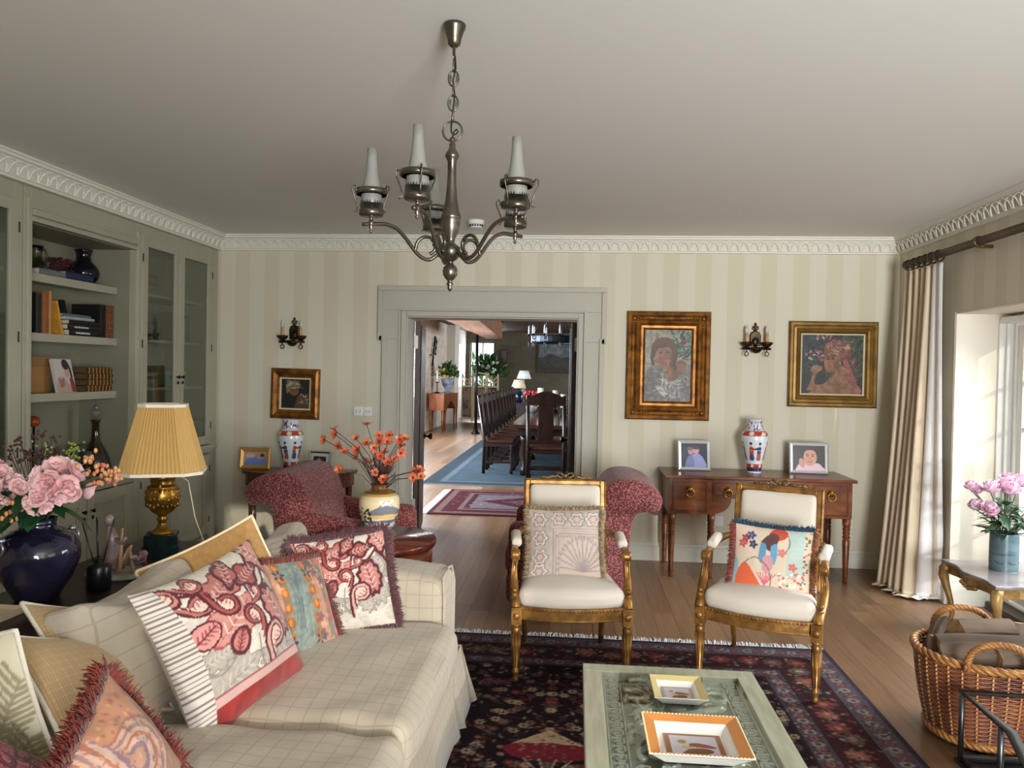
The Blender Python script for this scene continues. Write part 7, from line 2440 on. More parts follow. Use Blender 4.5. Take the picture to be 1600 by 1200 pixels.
# ------------------------------------------------------------------ gilt open armchairs
M_giltw = mat('worn_gilt_wood', (166, 120, 60), 0.37, 0.55, col2=(102, 68, 36), scale=18, lo=.35, hi=.7, bump=0.3)
M_ivory = mat('ivory_linen', (210, 200, 185), 0.9, spec=.2, sheen=.15, bump=.06, scale=240)
def fauteuil(label, loc, rz):
    t = thing('gilt_armchair', label, 'armchair', loc, rz, 'pair of gilt open armchairs')
    fw, bw_, d = .285, .225, .27
    LEG = [(.010, 0), (.017, .006), (.014, .02), (.011, .032), (.018, .045), (.020, .056), (.015, .062), (.024, .26), (.026, .275), (.020, .283), (.027, .292), (.027, .30), (0, .30)]
    for x in (-fw, fw):
        s = MB().lathe(LEG, 18, at=(x, -d, 0))
        for k in range(8):
            a = 2 * PI * k / 8
            s.tube([(x + .0155 * math.cos(a), -d + .0155 * math.sin(a), .075), (x + .0235 * math.cos(a), -d + .0235 * math.sin(a), .25)], .003, 4)
        s.box(x - .026, x + .026, -d - .026, -d + .026, .30, .385)
        o = s.build('front_leg', M_giltw, t)
        r_ = MB().lathe([(.018, 0), (.018, .005), (.006, .009), (0, .009)], 10, M=T((x, -d - .026, .343)) @ Matrix.Rotation(PI / 2, 4, 'X'))
        r_.build('rosette', M_giltw, o)
    bl = .13
    for x in (-bw_, bw_):
        MB().tube([(x, d + .05, 0), (x, d + .01, .16), (x, d, .34)], [.014, .019, .023], 8).build('rear_leg', M_giltw, t)
    # seat rails, bowed at the front
    def seat_pl(k, bow):
        P = [(-fw * k, -d)] + [(fw * k * (-1 + 2 * q / 10), -d - bow * math.sin(PI * q / 10)) for q in range(1, 10)] + [(fw * k, -d), (bw_ * k, d), (-bw_ * k, d)]
        return P
    s = MB().prism(seat_pl(1.0, .055), .325, .382, 'z')
    s.prism([(p[0] * 1.012, p[1] * 1.012) for p in seat_pl(1, .055)], .372, .388, 'z').prism([(p[0] * 1.01, p[1] * 1.01) for p in seat_pl(1, .055)], .322, .332, 'z')
    for q in range(30):
        f = -1 + 2 * (q + .5) / 30
        s.ball((fw * f, -d - .055 * math.sin(PI * (f + 1) / 2) - .004, .380), (.007, .006, .006), 6, 4)
    s.build('seat_rail', M_giltw, t, bev=.003)
    def fn(P, U):
        P = P.copy()
        f = (U[:, 1] + 1) / 2
        P[:, 0] *= (1 - f) + f * (bw_ / fw) * 1.02
        P[:, 1] -= .055 * np.cos(U[:, 0] * PI / 2) * np.clip(-U[:, 1], 0, 1)
        return P
    soft('seat', (2 * fw - .015, 2 * d - .015, .10), .042, T((0, 0, .425)), M_ivory, t, puff=(.0, .0, .032), n=26, wob=.006, fn=fn)
    # back: leaning frame with upholstered panel
    Mb = T((0, d + .005, .40)) @ Matrix.Rotation(-.17, 4, 'X')
    H0, H1, hw, th = .06, .565, .243, .036
    def bar(s, x0, x1, z0, z1, y0=-.018, y1=.02):
        s.box(x0, x1, y0, y1, z0, z1, M=Mb)
    s = MB()
    bar(s, -hw, -hw + th, 0.0, H1)
    bar(s, hw - th, hw, 0.0, H1)
    bar(s, -hw + th, hw - th, H1 - th, H1)
    bar(s, -hw + th, hw - th, H0, H0 + th)
    fr_ = s.build('back_frame', M_giltw, t, bev=.004)
    s = MB()
    a, b = hw - .008, H1 - .008
    n_ = 26
    for q in range(n_ * 2):       # beaded edge
        f = q / (n_ * 2 - 1)
        for p in ((-a, H0 + f * (b - H0)), (a, H0 + f * (b - H0)), (-a + 2 * a * f, b)):
            s.ball(tuple(Mb @ Vector((p[0], -.020, p[1]))), .0062, 5, 4)
    for x in (-hw + th, hw - th):
        s.tube([Mb @ Vector((x, -.019, H0 + th)), Mb @ Vector((x, -.019, H1 - th))], .005, 6)
    s.tube([Mb @ Vector((-hw + th, -.019, H1 - th)), Mb @ Vector((hw - th, -.019, H1 - th))], .005, 6)
    s.build('beading', M_giltw, fr_)
    # ribbon-bow cresting
    s = MB()
    for sg in (-1, 1):
        s.tube([Mb @ Vector((sg * x_, -.004, H1 + z_)) for x_, z_ in ((.005, .012), (.02, .03), (.042, .034), (.05, .018), (.03, .006), (.01, .010))], .0075, 6)
        s.tube([Mb @ Vector((sg * x_, -.004, H1 + z_)) for x_, z_ in ((.05, .010), (.075, .014), (.10, .004), (.13, .008), (.15, .002))], [.008, .009, .008, .007, .004], 6)
        for q in range(4):
            s.ball(tuple(Mb @ Vector((sg * (.06 + .024 * q), -.004, H1 + .010))), (.010, .009, .007), 6, 4)
    s.ball(tuple(Mb @ Vector((0, -.004, H1 + .016))), .014, 8, 6)
    s.build('crest', mat('dull_crest_gilt', (120, 96, 62), 0.4, 0.6), fr_)
    P_, F_ = soft_box((2 * (hw - th) + .006, .07, H1 - H0 - 2 * th + .006), .03, puff=(0, .014, 0), n=18, wob=.003)
    A = np.array(Mb @ T((0, -.004, (H0 + H1) / 2)))
    np_mesh('back_panel', P_ @ A[:3, :3].T + A[:3, 3], F_, M_ivory, t)
    # arms
    for sg in (-1, 1):
        x0 = sg * (hw - .012)
        back = Mb @ Vector((x0, -.01, .255))
        fx = sg * (fw + .005)
        top = [tuple(back), (sg * (hw + .012), back.y - .07, .668), (fx, back.y - .17, .655), (fx + sg * .006, -.075, .635), (fx + sg * .004, -.115, .628)]
        s = MB().tube(smooth_path(top, 4), [.019] * (4 * 4) + [.02], 8)
        s.lathe([(.027, -.024), (.029, -.012), (.029, .012), (.027, .024), (0, .024)], 14, M=T((fx + sg * .004, -.125, .618)) @ Matrix.Rotation(PI / 2, 4, 'Y'))
        sup = [(fx + sg * .004, -.125, .60), (fx + sg * .010, -.12, .555), (fx + sg * .012, -.14, .50), (fx + sg * .006, -.20, .44), (fx, -.255, .405), (fx, -d, .38)]
        s.tube(smooth_path(sup, 4), [.018, .018, .019, .019, .020, .021, .021, .022, .023, .024, .025, .026, .026, .026, .026, .026, .026, .026, .026, .026, .026], 8)
        for off in (-.010, .010):
            s.tube([(p[0] + off, p[1] - .017, p[2]) for p in sup[:-1]], .006, 5)
        for q in range(4):
            s.ball((fx + sg * .006, -.235 - .008 * q, .46 - .022 * q), (.017, .015, .012), 6, 5)
        ao = s.build('arm', M_giltw, t)
        soft('arm_pad', (.056, .19, .046), .021, T((fx - sg * .002, .035, .672)) @ Matrix.Rotation(.10, 4, 'X') @ Matrix.Rotation(sg * -.02, 4, 'Z'), M_ivory, ao, n=14, puff=(0, 0, .006))
    return t
fa = fauteuil('gilt armchair with ivory seat holding the grey paisley cushion', (-.02, 4.20, RZ_), 0.09)
fb = dup(fa, (1.04, 4.20, RZ_), -.40, 'gilt armchair holding the colourful bird cushion, angled towards the coffee table')
# cushions on them
cv = Cv(.4, .4, 320, (186, 172, 158))
GP, RO = (150, 138, 136), (206, 176, 160)
cv.grain(.12, 50, 2)
cv.rect(.135, .0, .4, .275, (196, 176, 162))
for d_ in (.0, .014, .03):
    cv.line([(.135 + d_, .0), (.135 + d_, .275 - d_), (.4, .275 - d_)], .005, GP, 1, sm=False)
rr = random.Random(6)
for (x, y) in ((.06, .33), (.17, .34), (.27, .335), (.36, .335), (.06, .22), (.06, .11), (.06, .03)):
    for R_, c in ((.046, GP), (.038, (214, 200, 184)), (.028, (160, 146, 142)), (.016, RO)):
        pts = [(x + R_ * (1 + .18 * math.cos(6 * a)) * math.cos(a), y + R_ * (1 + .18 * math.cos(6 * a)) * math.sin(a)) for a in [2 * PI * k / 48 for k in range(48)]]
        cv.poly(pts, c, sm=False)
for k in range(13):
    a = PI * (0.0 + k / 12)
    cv.line([(.30, .03), (.30 + .125 * math.cos(a), .05 + .16 * math.sin(a))], .008, GP, .8, sm=False)
for k in range(20):
    a = PI * k / 19
    cv.ell(.30 + .14 * math.cos(a), .04 + .18 * math.sin(a), .014, .010, (168, 152, 148), a)
for k in range(14):
    cv.line([(.155 + .017 * k, .235), (.165 + .017 * k, .222)], .006, GP, 1, sm=False)
Mc = T((-.045, 4.20, .665)) @ Euler((-.40, -.02, .04)).to_matrix().to_4x4()
cushion('paisley_cushion', 'faded grey and rose paisley cushion with short fringe on the left gilt armchair', Mc, .405, .385, .12, cv, (180, 160, 140), 'fringe', (188, 158, 116), seed=51, n=100, flen=.026)
cv = Cv(.4, .38, 330, (214, 196, 172))
cv.rect(.28, .12, .36, .38, (172, 190, 182))
for k in range(40):
    cv.line([(.28, .12 + k * .0066), (.36, .12 + k * .0066)], .002, (196, 206, 196), .8, sm=False)
cv.rect(.0, .2, .12, .38, (222, 196, 176))
cv.poly([(.03, .0), (.02, .10), (.06, .17), (.11, .12), (.16, .04), (.16, .0)], (214, 96, 58))
cv.poly([(.0, .0), (.0, .2), (.03, .16), (.02, .08), (.03, .0)], (150, 186, 196))
cv.poly([(.17, .32), (.2, .37), (.26, .37), (.27, .33), (.22, .30)], (206, 70, 50))
cv.poly([(.14, .29), (.19, .345), (.23, .33), (.21, .25), (.17, .25)], (92, 62, 58))
cv.poly([(.13, .20), (.14, .28), (.17, .27), (.165, .2), (.15, .17)], (96, 146, 178))
cv.poly([(.19, .2), (.195, .27), (.225, .28), (.225, .2), (.21, .17)], (104, 154, 186))
cv.poly([(.15, .14), (.16, .21), (.2, .21), (.205, .15), (.18, .12)], (206, 146, 152))
for k in range(7):
    cv.line([(.17, .06), (.13 + .016 * k, .12)], .006, (206, 96, 116), .9)
cv.line([(.06, .17), (.12, .20), (.19, .14), (.20, .05), (.17, .02)], .004, (96, 92, 70))
cv.line([(.22, .33), (.27, .34), (.285, .28), (.25, .22)], .005, (120, 110, 84))
for (x, y, c) in ((.06, .30, (150, 50, 60)), (.09, .32, (40, 70, 110)), (.10, .27, (36, 56, 90)), (.045, .27, (190, 80, 80)), (.25, .24, (206, 120, 110)), (.31, .17, (206, 96, 88))):
    for q in range(5):
        cv.ell(x + .014 * math.cos(q * 1.26), y + .014 * math.sin(q * 1.26), .011, .007, c, q * 1.26)
rr = random.Random(16)
for k in range(70):
    x, y = rr.uniform(.24, .37), rr.uniform(.01, .14)
    cv.ell(x, y, .008, .005, rr.choice([(236, 230, 220), (236, 230, 220), (196, 60, 56), (70, 110, 96), (226, 150, 130)]), rr.uniform(0, 3))
for k in range(22):
    cv.ell(rr.uniform(.36, .385), rr.uniform(.1, .37), .006, .005, rr.choice([(90, 60, 50), (190, 80, 60), (110, 130, 90)]))
Mc = T((1.05, 4.145, .615)) @ Euler((-.36, .035, -.30)).to_matrix().to_4x4()
cushion('bird_cushion', 'colourful bird and flower cushion with blue, red and ochre fringes on the right gilt armchair', Mc, .41, .385, .12, cv, (180, 160, 140), 'fringe',
        {0: (30, 26, 40), 1: (170, 96, 30), 2: (40, 84, 110), 3: (150, 56, 34)}, seed=55, n=104, flen=.028)

# ------------------------------------------------------------------ coffee table
M_cel = mat('celadon_limed_wood', (186, 186, 162), 0.4, col2=(164, 164, 140), scale=5, stretch=(8, 1, 8))
M_carv = mat('silvered_carving', (206, 210, 196), 0.24, 0.4, col2=(176, 182, 166), scale=12, bump=.08)
TX0, TX1, TY0, TY1, TH = .050, .705, 1.45, 3.04, .45
t = thing('coffee_table', 'pale green coffee table with carved silver panel under glass', 'coffee table')
s = MB()
fwid = .072
s.box(TX0, TX1, TY1 - fwid, TY1, TH - .05, TH).box(TX0, TX1, TY0, TY0 + fwid, TH - .05, TH)
s.box(TX0, TX0 + fwid, TY0 + fwid, TY1 - fwid, TH - .05, TH).box(TX1 - fwid, TX1, TY0 + fwid, TY1 - fwid, TH - .05, TH)
s.build('table_frame', M_cel, t, bev=.004)
MB().box(TX0 + .02, TX1 - .02, TY0 + .02, TY1 - .02, TH - .12, TH - .05).build('apron', mat('dark_apron', (40, 42, 38), .5), t)
for x in (TX0 + .06, TX1 - .06):
    for y in (TY0 + .06, TY1 - .06):
        MB().box(x - .03, x + .03, y - .03, y + .03, RZ_, TH - .12).build('leg', MATS['dark_apron'], t, bev=.004)
ix0, ix1, iy0, iy1 = TX0 + fwid, TX1 - fwid, TY0 + fwid, TY1 - fwid
MB().box(ix0, ix1, iy0, iy1, TH - .05, TH - .030).build('panel', mat('carving_ground', (128, 136, 120), .4, .2, col2=(104, 112, 98), scale=14), t)  # recess shade put into the colour: ground darker than the carving
s = MB()
zt_ = TH - .030
# frame fillets and Greek key
for k_, w_ in ((.004, .006), (.062, .005)):
    s.box(ix0 + k_, ix0 + k_ + w_, iy0 + k_, iy1 - k_, zt_, zt_ + .012).box(ix1 - k_ - w_, ix1 - k_, iy0 + k_, iy1 - k_, zt_, zt_ + .012)
    s.box(ix0 + k_, ix1 - k_, iy1 - k_ - w_, iy1 - k_, zt_, zt_ + .012)
s.build('fillets', M_carv, t)
s = MB()
def key(px, py, ux, uy, vx, vy, u=.0095):
    """one meander unit of 5u along (ux,uy), 4u across (vx,vy)"""
    cells = [((0, 0), (0, 4)), ((0, 4), (4, 4)), ((4, 4), (4, 1)), ((4, 1), (2, 1)), ((2, 1), (2, 2.6))]
    for (a, b) in cells:
        xs = [px + u * (ux * q[0] + vx * q[1]) for q in (a, b)]
        ys = [py + u * (uy * q[0] + vy * q[1]) for q in (a, b)]
        e = u * .36
        s.box(min(xs) - e, max(xs) + e, min(ys) - e, max(ys) + e, zt_, zt_ + .012)
st_ = .0535
k = 0
while iy1 - .055 - k * st_ > iy0 + .1:
    key(ix0 + .016, iy1 - .02 - k * st_, 0, -1, 1, 0)
    key(ix1 - .016, iy1 - .02 - k * st_, 0, -1, -1, 0)
    k += 1
s.build('greek_key', M_carv, t)
# high relief: scrolling foliage and coiling dragons
s = MB()
rr = random.Random(64)
cx_, hw_ = (ix0 + ix1) / 2, (ix1 - ix0) / 2 - .075
y = iy1 - .075
while y > iy0 + .2:
    for sg in (-1, 1):
        ox, oy = cx_ + sg * rr.uniform(.06, .16), y + rr.uniform(-.02, .02)
        pts = []
        ph = rr.uniform(0, 6)
        for q in range(15):
            a = ph + sg * q * .42
            R_ = .055 * (1 - q / 19.0)
            pts.append((min(cx_ + hw_, max(cx_ - hw_, ox + R_ * math.cos(a) * 1.2)), oy + R_ * math.sin(a), zt_ + .009))
        s.tube(pts, [.012 - .0005 * q for q in range(15)], 6)
        for q in range(5):
            a = rr.uniform(0, 6.28)
            b = (ox + .06 * math.cos(a), oy + .05 * math.sin(a), zt_ + .006)
            if abs(b[0] - cx_) < hw_ - .02:
                s.tube([b, (b[0] + rr.uniform(-.03, .03), b[1] + rr.uniform(-.03, .03), zt_ + .013), (min(cx_ + hw_, max(cx_ - hw_, b[0] + rr.uniform(-.05, .05))), b[1] + rr.uniform(-.04, .04), zt_ + .006)], [.005, .010, .004], 5)
    s.ball((cx_ + rr.uniform(-.12, .12), y, zt_ + .002), (.03, .022, .012), 10, 6)
    y -= .085
pts = [(cx_ + .16 * math.sin(q * .55) * (1 - .1 * math.sin(q)), iy1 - .12 - q * .035, zt_ + .010 + .004 * math.sin(q * 1.7)) for q in range(36)]
s.tube(smooth_path(pts, 3), .016, 6)
s.build('dragon_relief', M_carv, t)
MB().box(ix0 - .004, ix1 + .004, iy0 - .004, iy1 + .004, TH - .004, TH - .0005).build('glass_top', M_thin, t)
rebase(t, ((TX0 + TX1) / 2, (TY0 + TY1) / 2, RZ_))

def dish(label, loc, w, d, h, rim_c, cv, rz, dots):
    t = thing('porcelain_tray', label, 'tray', loc, rz)
    s = MB()
    def rect(k, kk, z):
        return [(-w * k / 2, -d * kk / 2, z), (w * k / 2, -d * kk / 2, z), (w * k / 2, d * kk / 2, z), (-w * k / 2, d * kk / 2, z)]
    M_p = mat('white_porcelain', (236, 232, 222), .12, coat=.3)
    s.loft([rect(.60, .60, 0), rect(.66, .66, .002), rect(.93, .93, h * .80), rect(1, 1, h * .95), rect(1, 1, h), rect(.74, .74, h * .72), rect(.62, .62, .008), rect(.60, .60, .006)], smooth=False)
    s.build('dish', M_p, t, bev=.0012)
    q = MB()
    q.loft([rect(.992, .992, h + .0006), rect(.755, .755, h * .735 + .0012)], caps=False, smooth=False)
    ro = q.build('painted_rim', rim_c, t)
    md = ro.modifiers.new('thick', 'SOLIDIFY')
    md.thickness = .0008
    if dots:
        b = MB()
        for k in range(26):
            f = (k + .5) / 26
            for p in ((-w / 2 + w * f, -d / 2), (-w / 2 + w * f, d / 2), (-w / 2, -d / 2 + d * f), (w / 2, -d / 2 + d * f)):
                b.ball((p[0] * .985, p[1] * .985, h), (.0042, .0042, .0026), 6, 4)
        b.build('rim_dots', mat('cream_enamel', (240, 222, 180), .2), t)
    flat_panel('picture', cv, w * .58, d * .58, mat_col('photo_print', .35), t, Matrix(((1, 0, 0, 0), (0, 0, 1, -d * .29), (0, -1, 0, .0092), (0, 0, 0, 1))) @ Matrix.Identity(4), nx=80)
    return t
def bird_cv(brd):
    cv = Cv(.2, .18, 420, (196, 190, 200))
    cv.rect(0, 0, .02, .18, brd)
    cv.rect(.18, 0, .2, .18, brd)
    cv.rect(0, .165, .2, .18, brd)
    cv.rect(0, 0, .2, .015, brd)
    cv.poly([(.05, .035), (.08, .07), (.14, .075), (.16, .055), (.12, .03)], (110, 62, 30))
    cv.poly([(.07, .10), (.11, .115), (.17, .095), (.165, .08), (.10, .085)], (136, 60, 40))
    cv.ell(.065, .10, .02, .014, (206, 190, 160))
    cv.ell(.075, .08, .02, .012, (190, 170, 130))
    cv.ell(.06, .12, .014, .012, (150, 120, 80))
    return cv
dish('small yellow-rimmed porcelain tray at the far end of the coffee table', (.385, 2.765, TH + .0005), .185, .205, .035, mat('pale_yellow_enamel', (226, 206, 142), .2), bird_cv((176, 160, 150)), 0.0, False)
dish('large orange-rimmed porcelain tray with gold dots on the coffee table', (.386, 2.378, TH + .0005), .305, .275, .048, mat('orange_enamel', (216, 142, 74), .2), bird_cv((150, 90, 50)), 0.0, True)
# ------------------------------------------------------------------ window side: curtain, side table, basket, fender
# curtain pole
t = thing('curtain_pole', 'bronze gold reeded curtain pole above the window recess', 'curtain pole', (2.575, 3.5, 2.497))
s = MB().tube([(0, 2.79, 0), (0, -3.4, 0)], .026, 14)
for k in range(8):
    a = 2 * PI * k / 8
    s.tube([(.024 * math.cos(a), 2.78, .024 * math.sin(a)), (.024 * math.cos(a), -3.4, .024 * math.sin(a))], .005, 4)
M_pole = mat('bronze_gilt_pole', (98, 76, 42), .4, .4, col2=(74, 56, 30), scale=6)
s.build('pole', M_pole, t)
MB().lathe([(.03, 0), (.034, .01), (.034, .03), (.02, .04), (0, .042)], 14, M=T((0, 2.78, 0)) @ Matrix.Rotation(-PI / 2, 4, 'X')).build('end_cap', M_pole, t)
for y in (1.72, -1.2):
    MB().tube([(.09, y, -.03), (.03, y, -.03), (0, y, -.028)], .012, 8).lathe([(.032, -.016), (.036, -.012), (.036, .012), (.032, .016)], 14, M=T((0, y, 0)) @ Matrix.Rotation(PI / 2, 4, 'X')).build('bracket', M_pole, t)
# curtain: pleated at the top, spreading and puddling at the floor
nu, nv = 150, 70
cvw = Cv(1.0, 1.0, 300, (204, 186, 158))
cvw.rect(.72, 0, .88, 1, (226, 224, 222))
cvw.rect(.88, 0, .955, 1, (206, 194, 176))
rr = random.Random(44)
for k in range(420):
    cvw.ell(rr.uniform(.885, .95), rr.uniform(0, 1), .004, .003, rr.choice([(176, 156, 132), (226, 220, 208), (190, 176, 156)]), rr.uniform(0, 3))
cvw.rect(.955, 0, 1, 1, (228, 226, 226))
u, v = np.meshgrid(np.linspace(0, 1, nu), np.linspace(0, 1, nv))
ztop = 2.435
f = np.clip(v / .93, 0, 1)                     # 0 top, 1 at the floor, then puddle
zz = ztop - (ztop - .012) * f + np.where(v > .93, 0.012 * np.sin(u * 40) ** 2, 0)
pl = np.sin(u * 2 * PI * 6.5 + .6) * np.where(u < .70, 1, np.clip(1 - (u - .70) / .06, 0.12, 1))
sharp = np.sign(pl) * np.abs(pl) ** .8
bel = f ** 1.5
ub = np.clip(u / .70, 0, 1)
ul = np.clip((u - .70) / .30, 0, 1)
bx = 2.58 + (2.39 + .07 * ub + .21 * ul - 2.58) * bel
by = (6.27 - .56 * u) + ((6.16 - .36 * ub - .05 * ul) - (6.27 - .56 * u)) * bel
amp = .028 + .022 * f + .01 * np.sin(u * 9 + f * 4)
px_, py_ = bx - amp * sharp * .9, by - .35 * amp * sharp
# leading edge turns to face the room
lead = np.clip((u - .80) / .20, 0, 1)
pud = np.clip((v - .93) / .07, 0, 1)
px_ = px_ - pud * (.05 + .03 * np.sin(u * 21))
py_ = py_ - pud * (.035 + .03 * np.sin(u * 17 + 1))
px_ = np.minimum(px_, 2.652)
V = np.stack([px_, py_, zz], -1).reshape(-1, 3)
t = thing('curtain', 'long champagne silk curtain with white banded edge pooling on the floor', 'curtain')
o = np_mesh('drape', V, grid_faces(nu, nv), mat_col('champagne_silk', .42, .05, 60, sheen=.3), t, cvw.at(u.ravel() * .9999, v.ravel() * .9999))
md = o.modifiers.new('thick', 'SOLIDIFY')
md.thickness = .006
for k in range(6):
    y = 6.25 - k * .098
    MB().tube([(2.575 + .037 * math.sin(2 * PI * q / 20), y, 2.487 + .040 * math.cos(2 * PI * q / 20)) for q in range(20)], .0055, 6, closed=True).build('curtain_ring', mat('dark_ring', (52, 42, 30), .4, .5), t)
rebase(t, (2.52, 6.0, 0.0))

# gilt side table with marble top
M_sgilt = mat('painted_gilt', (176, 146, 92), .4, .3, col2=(136, 100, 54), scale=12, bump=.2)
t = thing('side_table', 'low gilt side table with grey marble top in the window recess', 'side table')
sx0, sx1, sy0, sy1, sh = 2.40, 2.98, 4.56, 5.22, .43
def serp(k, n=12):
    P = []
    cx, cy, hx, hy = (sx0 + sx1) / 2, (sy0 + sy1) / 2, (sx1 - sx0) / 2 * k, (sy1 - sy0) / 2 * k
    for (ax, ay, bx_, by_) in ((-1, -1, 1, -1), (1, -1, 1, 1), (1, 1, -1, 1), (-1, 1, -1, -1)):
        for q in range(n):
            f = q / n
            nx_, ny_ = (0, -1) if ay == by_ == -1 else (1, 0) if ax == bx_ == 1 else (0, 1) if ay == by_ == 1 else (-1, 0)
            w_ = -.03 * math.sin(2 * PI * f) ** 2 + .02 * math.sin(PI * f)
            P.append((cx + hx * (ax + (bx_ - ax) * f) + nx_ * w_, cy + hy * (ay + (by_ - ay) * f) + ny_ * w_))
    return P
MB().prism(serp(1.0), sh - .022, sh, 'z').build('marble_top', mat('grey_marble', (140, 132, 130), .15, col2=(116, 108, 108), scale=5), t, bev=.006)
MB().prism(serp(.97), sh - .034, sh - .022, 'z').prism(serp(.90), sh - .085, sh - .034, 'z').build('frieze', M_sgilt, t, bev=.004)
for (x, y) in ((sx0 + .035, sy0 + .035), (sx1 - .035, sy0 + .035), (sx0 + .035, sy1 - .035), (sx1 - .035, sy1 - .035)):
    ox, oy = (-1 if x < 2.6 else 1), (-1 if y < 4.9 else 1)
    P = [(0.0, .40), (.018, .37), (.022, .33), (.008, .26), (-.012, .17), (-.020, .09), (-.010, .035), (.008, .012), (.014, .002)]
    R_ = [.034, .034, .030, .023, .017, .014, .014, .017, .012]
    s = MB().tube([(x + ox * a, y + oy * a, z_) for a, z_ in P], R_, 8)
    s.ball((x + ox * .014, y + oy * .014, .012), (.018, .018, .012), 8, 6)
    for q in range(3):
        s.ball((x + ox * .03, y + oy * .03, .375 - .022 * q), (.012, .012, .014), 6, 5)
    s.build('cabriole_leg', M_sgilt, t)
s = MB()
for (x, y, dx, dy) in (((sx0 + sx1) / 2, sy0 + .015, 1, 0), (sx0 + .015, (sy0 + sy1) / 2, 0, 1)):
    for q in range(-3, 4):
        s.ball((x + dx * q * .026, y + dy * q * .026, sh - .082 - .012 * (3 - abs(q)) * .5), (.017, .017, .015), 7, 5)
s.build('shell_carving', M_sgilt, t)
rebase(t, (2.69, 4.89, 0.0))
# teal vase and peonies
t = thing('teal_vase', 'cylindrical teal painted vase on the marble side table', 'vase', (2.663, 4.98, sh + .001))
cv = Cv(.49, .225, 240, (88, 110, 116))
cv.grain(.25, 14, 3)
rr = random.Random(9)
for k in range(24):
    cv.ell(rr.uniform(0, .49), rr.uniform(0, .2), rr.uniform(.02, .06), rr.uniform(.006, .02), rr.choice([(74, 98, 106), (108, 130, 134), (80, 104, 102), (66, 88, 98)]), rr.uniform(-.3, .3), .6)
cv.line([(0, .105), (.1, .112), (.25, .10), (.4, .11), (.49, .105)], .005, (60, 66, 62))
for k in range(7):
    cv.line([(.07 * k, .06), (.07 * k + .03, .05), (.07 * k + .045, .055)], .006, (52, 60, 60))
pattern_lathe('body', [(0.0, 0.0), (.076, 0.0), (.079, .004), (.080, .11), (.078, .222), (.072, .224), (.070, .21)], cv, mat_col('satin_china', .3), t, 96, 60)
pn = thing('peony_bunch', 'bunch of pale pink peonies with dark leaves in the teal vase', 'flowers', (2.663, 4.98, sh + .225))
st, pk, lv = MB(), MB(), MB()
rr = random.Random(66)
for (px, py, R_, dd) in ((1570, 775, .062, 0), (1540, 772, .055, -.05), (1598, 765, .055, .1), (1527, 800, .05, 0), (1530, 775, .04, .05), (1533, 798, .05, -.08), (1520, 770, .042, .02), (1560, 765, .05, -.04), (1588, 817, .06, -.12), (1612, 790, .055, 0), (1575, 760, .05, .06), (1625, 815, .05, .02)):
    k_ = 4.98 / 1200.0
    c = Vector(((px - 1567) * k_ * 1.0, dd, (833 - py) * k_))
    st.tube([(rr.uniform(-.03, .03), rr.uniform(-.03, .03), -.06), c * .5 + Vector((0, 0, .02)), c], .0035, 5)
    ax = Vector((c.x * .8, -.35 + rr.gauss(0, .2), .8)).normalized()
    bloom(pk, c, R_ * 1.25, ax, rr, ((6, .35, .9), (7, .75, 1.0), (7, 1.05, 1.05), (6, 1.3, .95), (5, 1.45, .8), (4, 1.52, .6)), .03, 1.15)
for k in range(80):
    a = rr.uniform(0, 2 * PI)
    d = Vector((math.cos(a), math.sin(a), rr.uniform(-.2, .9)))
    b = Vector((0, 0, rr.uniform(-.01, .19))) + Vector((d.x, d.y, 0)) * rr.uniform(.01, .08)
    leaf(lv, b, d, rr.uniform(.09, .15), rr.uniform(.03, .05), rr, .3)
st.build('stems', MATS['green_stem'], pn)
pk.build('petals', mat('peony_petals', (230, 190, 210), .7, col2=(240, 222, 230), scale=16, lo=.4, hi=.65), pn)
lv.build('leaves', mat('peony_leaf', (40, 70, 44), .45, col2=(66, 100, 70), scale=14), pn)

# log basket
BX, BY = 1.845, 3.60
def brad(z_):
    f = z_ / .40
    return .205 + .065 * f + .012 * math.sin(PI * f)
t = thing('log_basket', 'round brown wicker log basket with two rope handles', 'basket', (BX, BY, 0))
s = MB()
NS = 30
row = 0
z_ = .055
while z_ < .365:
    pts = []
    for q in range(NS * 3):
        a = 2 * PI * q / (NS * 3)
        R_ = brad(z_) + .0055 * math.cos(NS / 2 * a + (PI if row % 2 else 0))
        pts.append((R_ * math.cos(a), R_ * math.sin(a), z_))
    s.tube(pts, .0052, 5, closed=True)
    z_ += .0092
    row += 1
s.build('weave', mat('brown_wicker', (96, 54, 42), .34, col2=(152, 96, 64), scale=7, lo=.35, hi=.7), t)
s = MB()
for q in range(NS):
    a = 2 * PI * q / NS
    s.tube([((brad(z_) + .004) * math.cos(a), (brad(z_) + .004) * math.sin(a), z_) for z_ in (.02, .1, .2, .3, .39)], .0048, 5)
s.build('stakes', mat('pale_willow', (206, 150, 88), .4), t)
def rope(s, pts, R_, r_, turns, closed=True, n=3):
    P = [Vector(p) for p in pts]
    N = len(P)
    for k in range(n):
        out = []
        for i in range(N):
            a = P[(i - 1) % N] if (closed or i) else P[i]
            b = P[(i + 1) % N] if (closed or i < N - 1) else P[i]
            tg = (b - a).normalized()
            e1 = tg.cross(Vector((0, 0, 1)))
            e1 = e1.normalized() if e1.length > .05 else tg.orthogonal().normalized()
            e2 = tg.cross(e1)
            an = 2 * PI * (turns * i / N + k / n)
            out.append(P[i] + R_ * (math.cos(an) * e1 + math.sin(an) * e2))
        s.tube(out, r_, 6, closed=closed)
M_rope = mat('golden_willow', (172, 120, 64), .4, col2=(134, 86, 44), scale=16)
for z_, R_ in ((.035, brad(.03) + .004), (.385, brad(.38) + .004)):
    s = MB()
    rope(s, [(R_ * math.cos(2 * PI * q / 120), R_ * math.sin(2 * PI * q / 120), z_) for q in range(120)], .0105, .0105, 16)
    s.build('rope_border', M_rope, t)
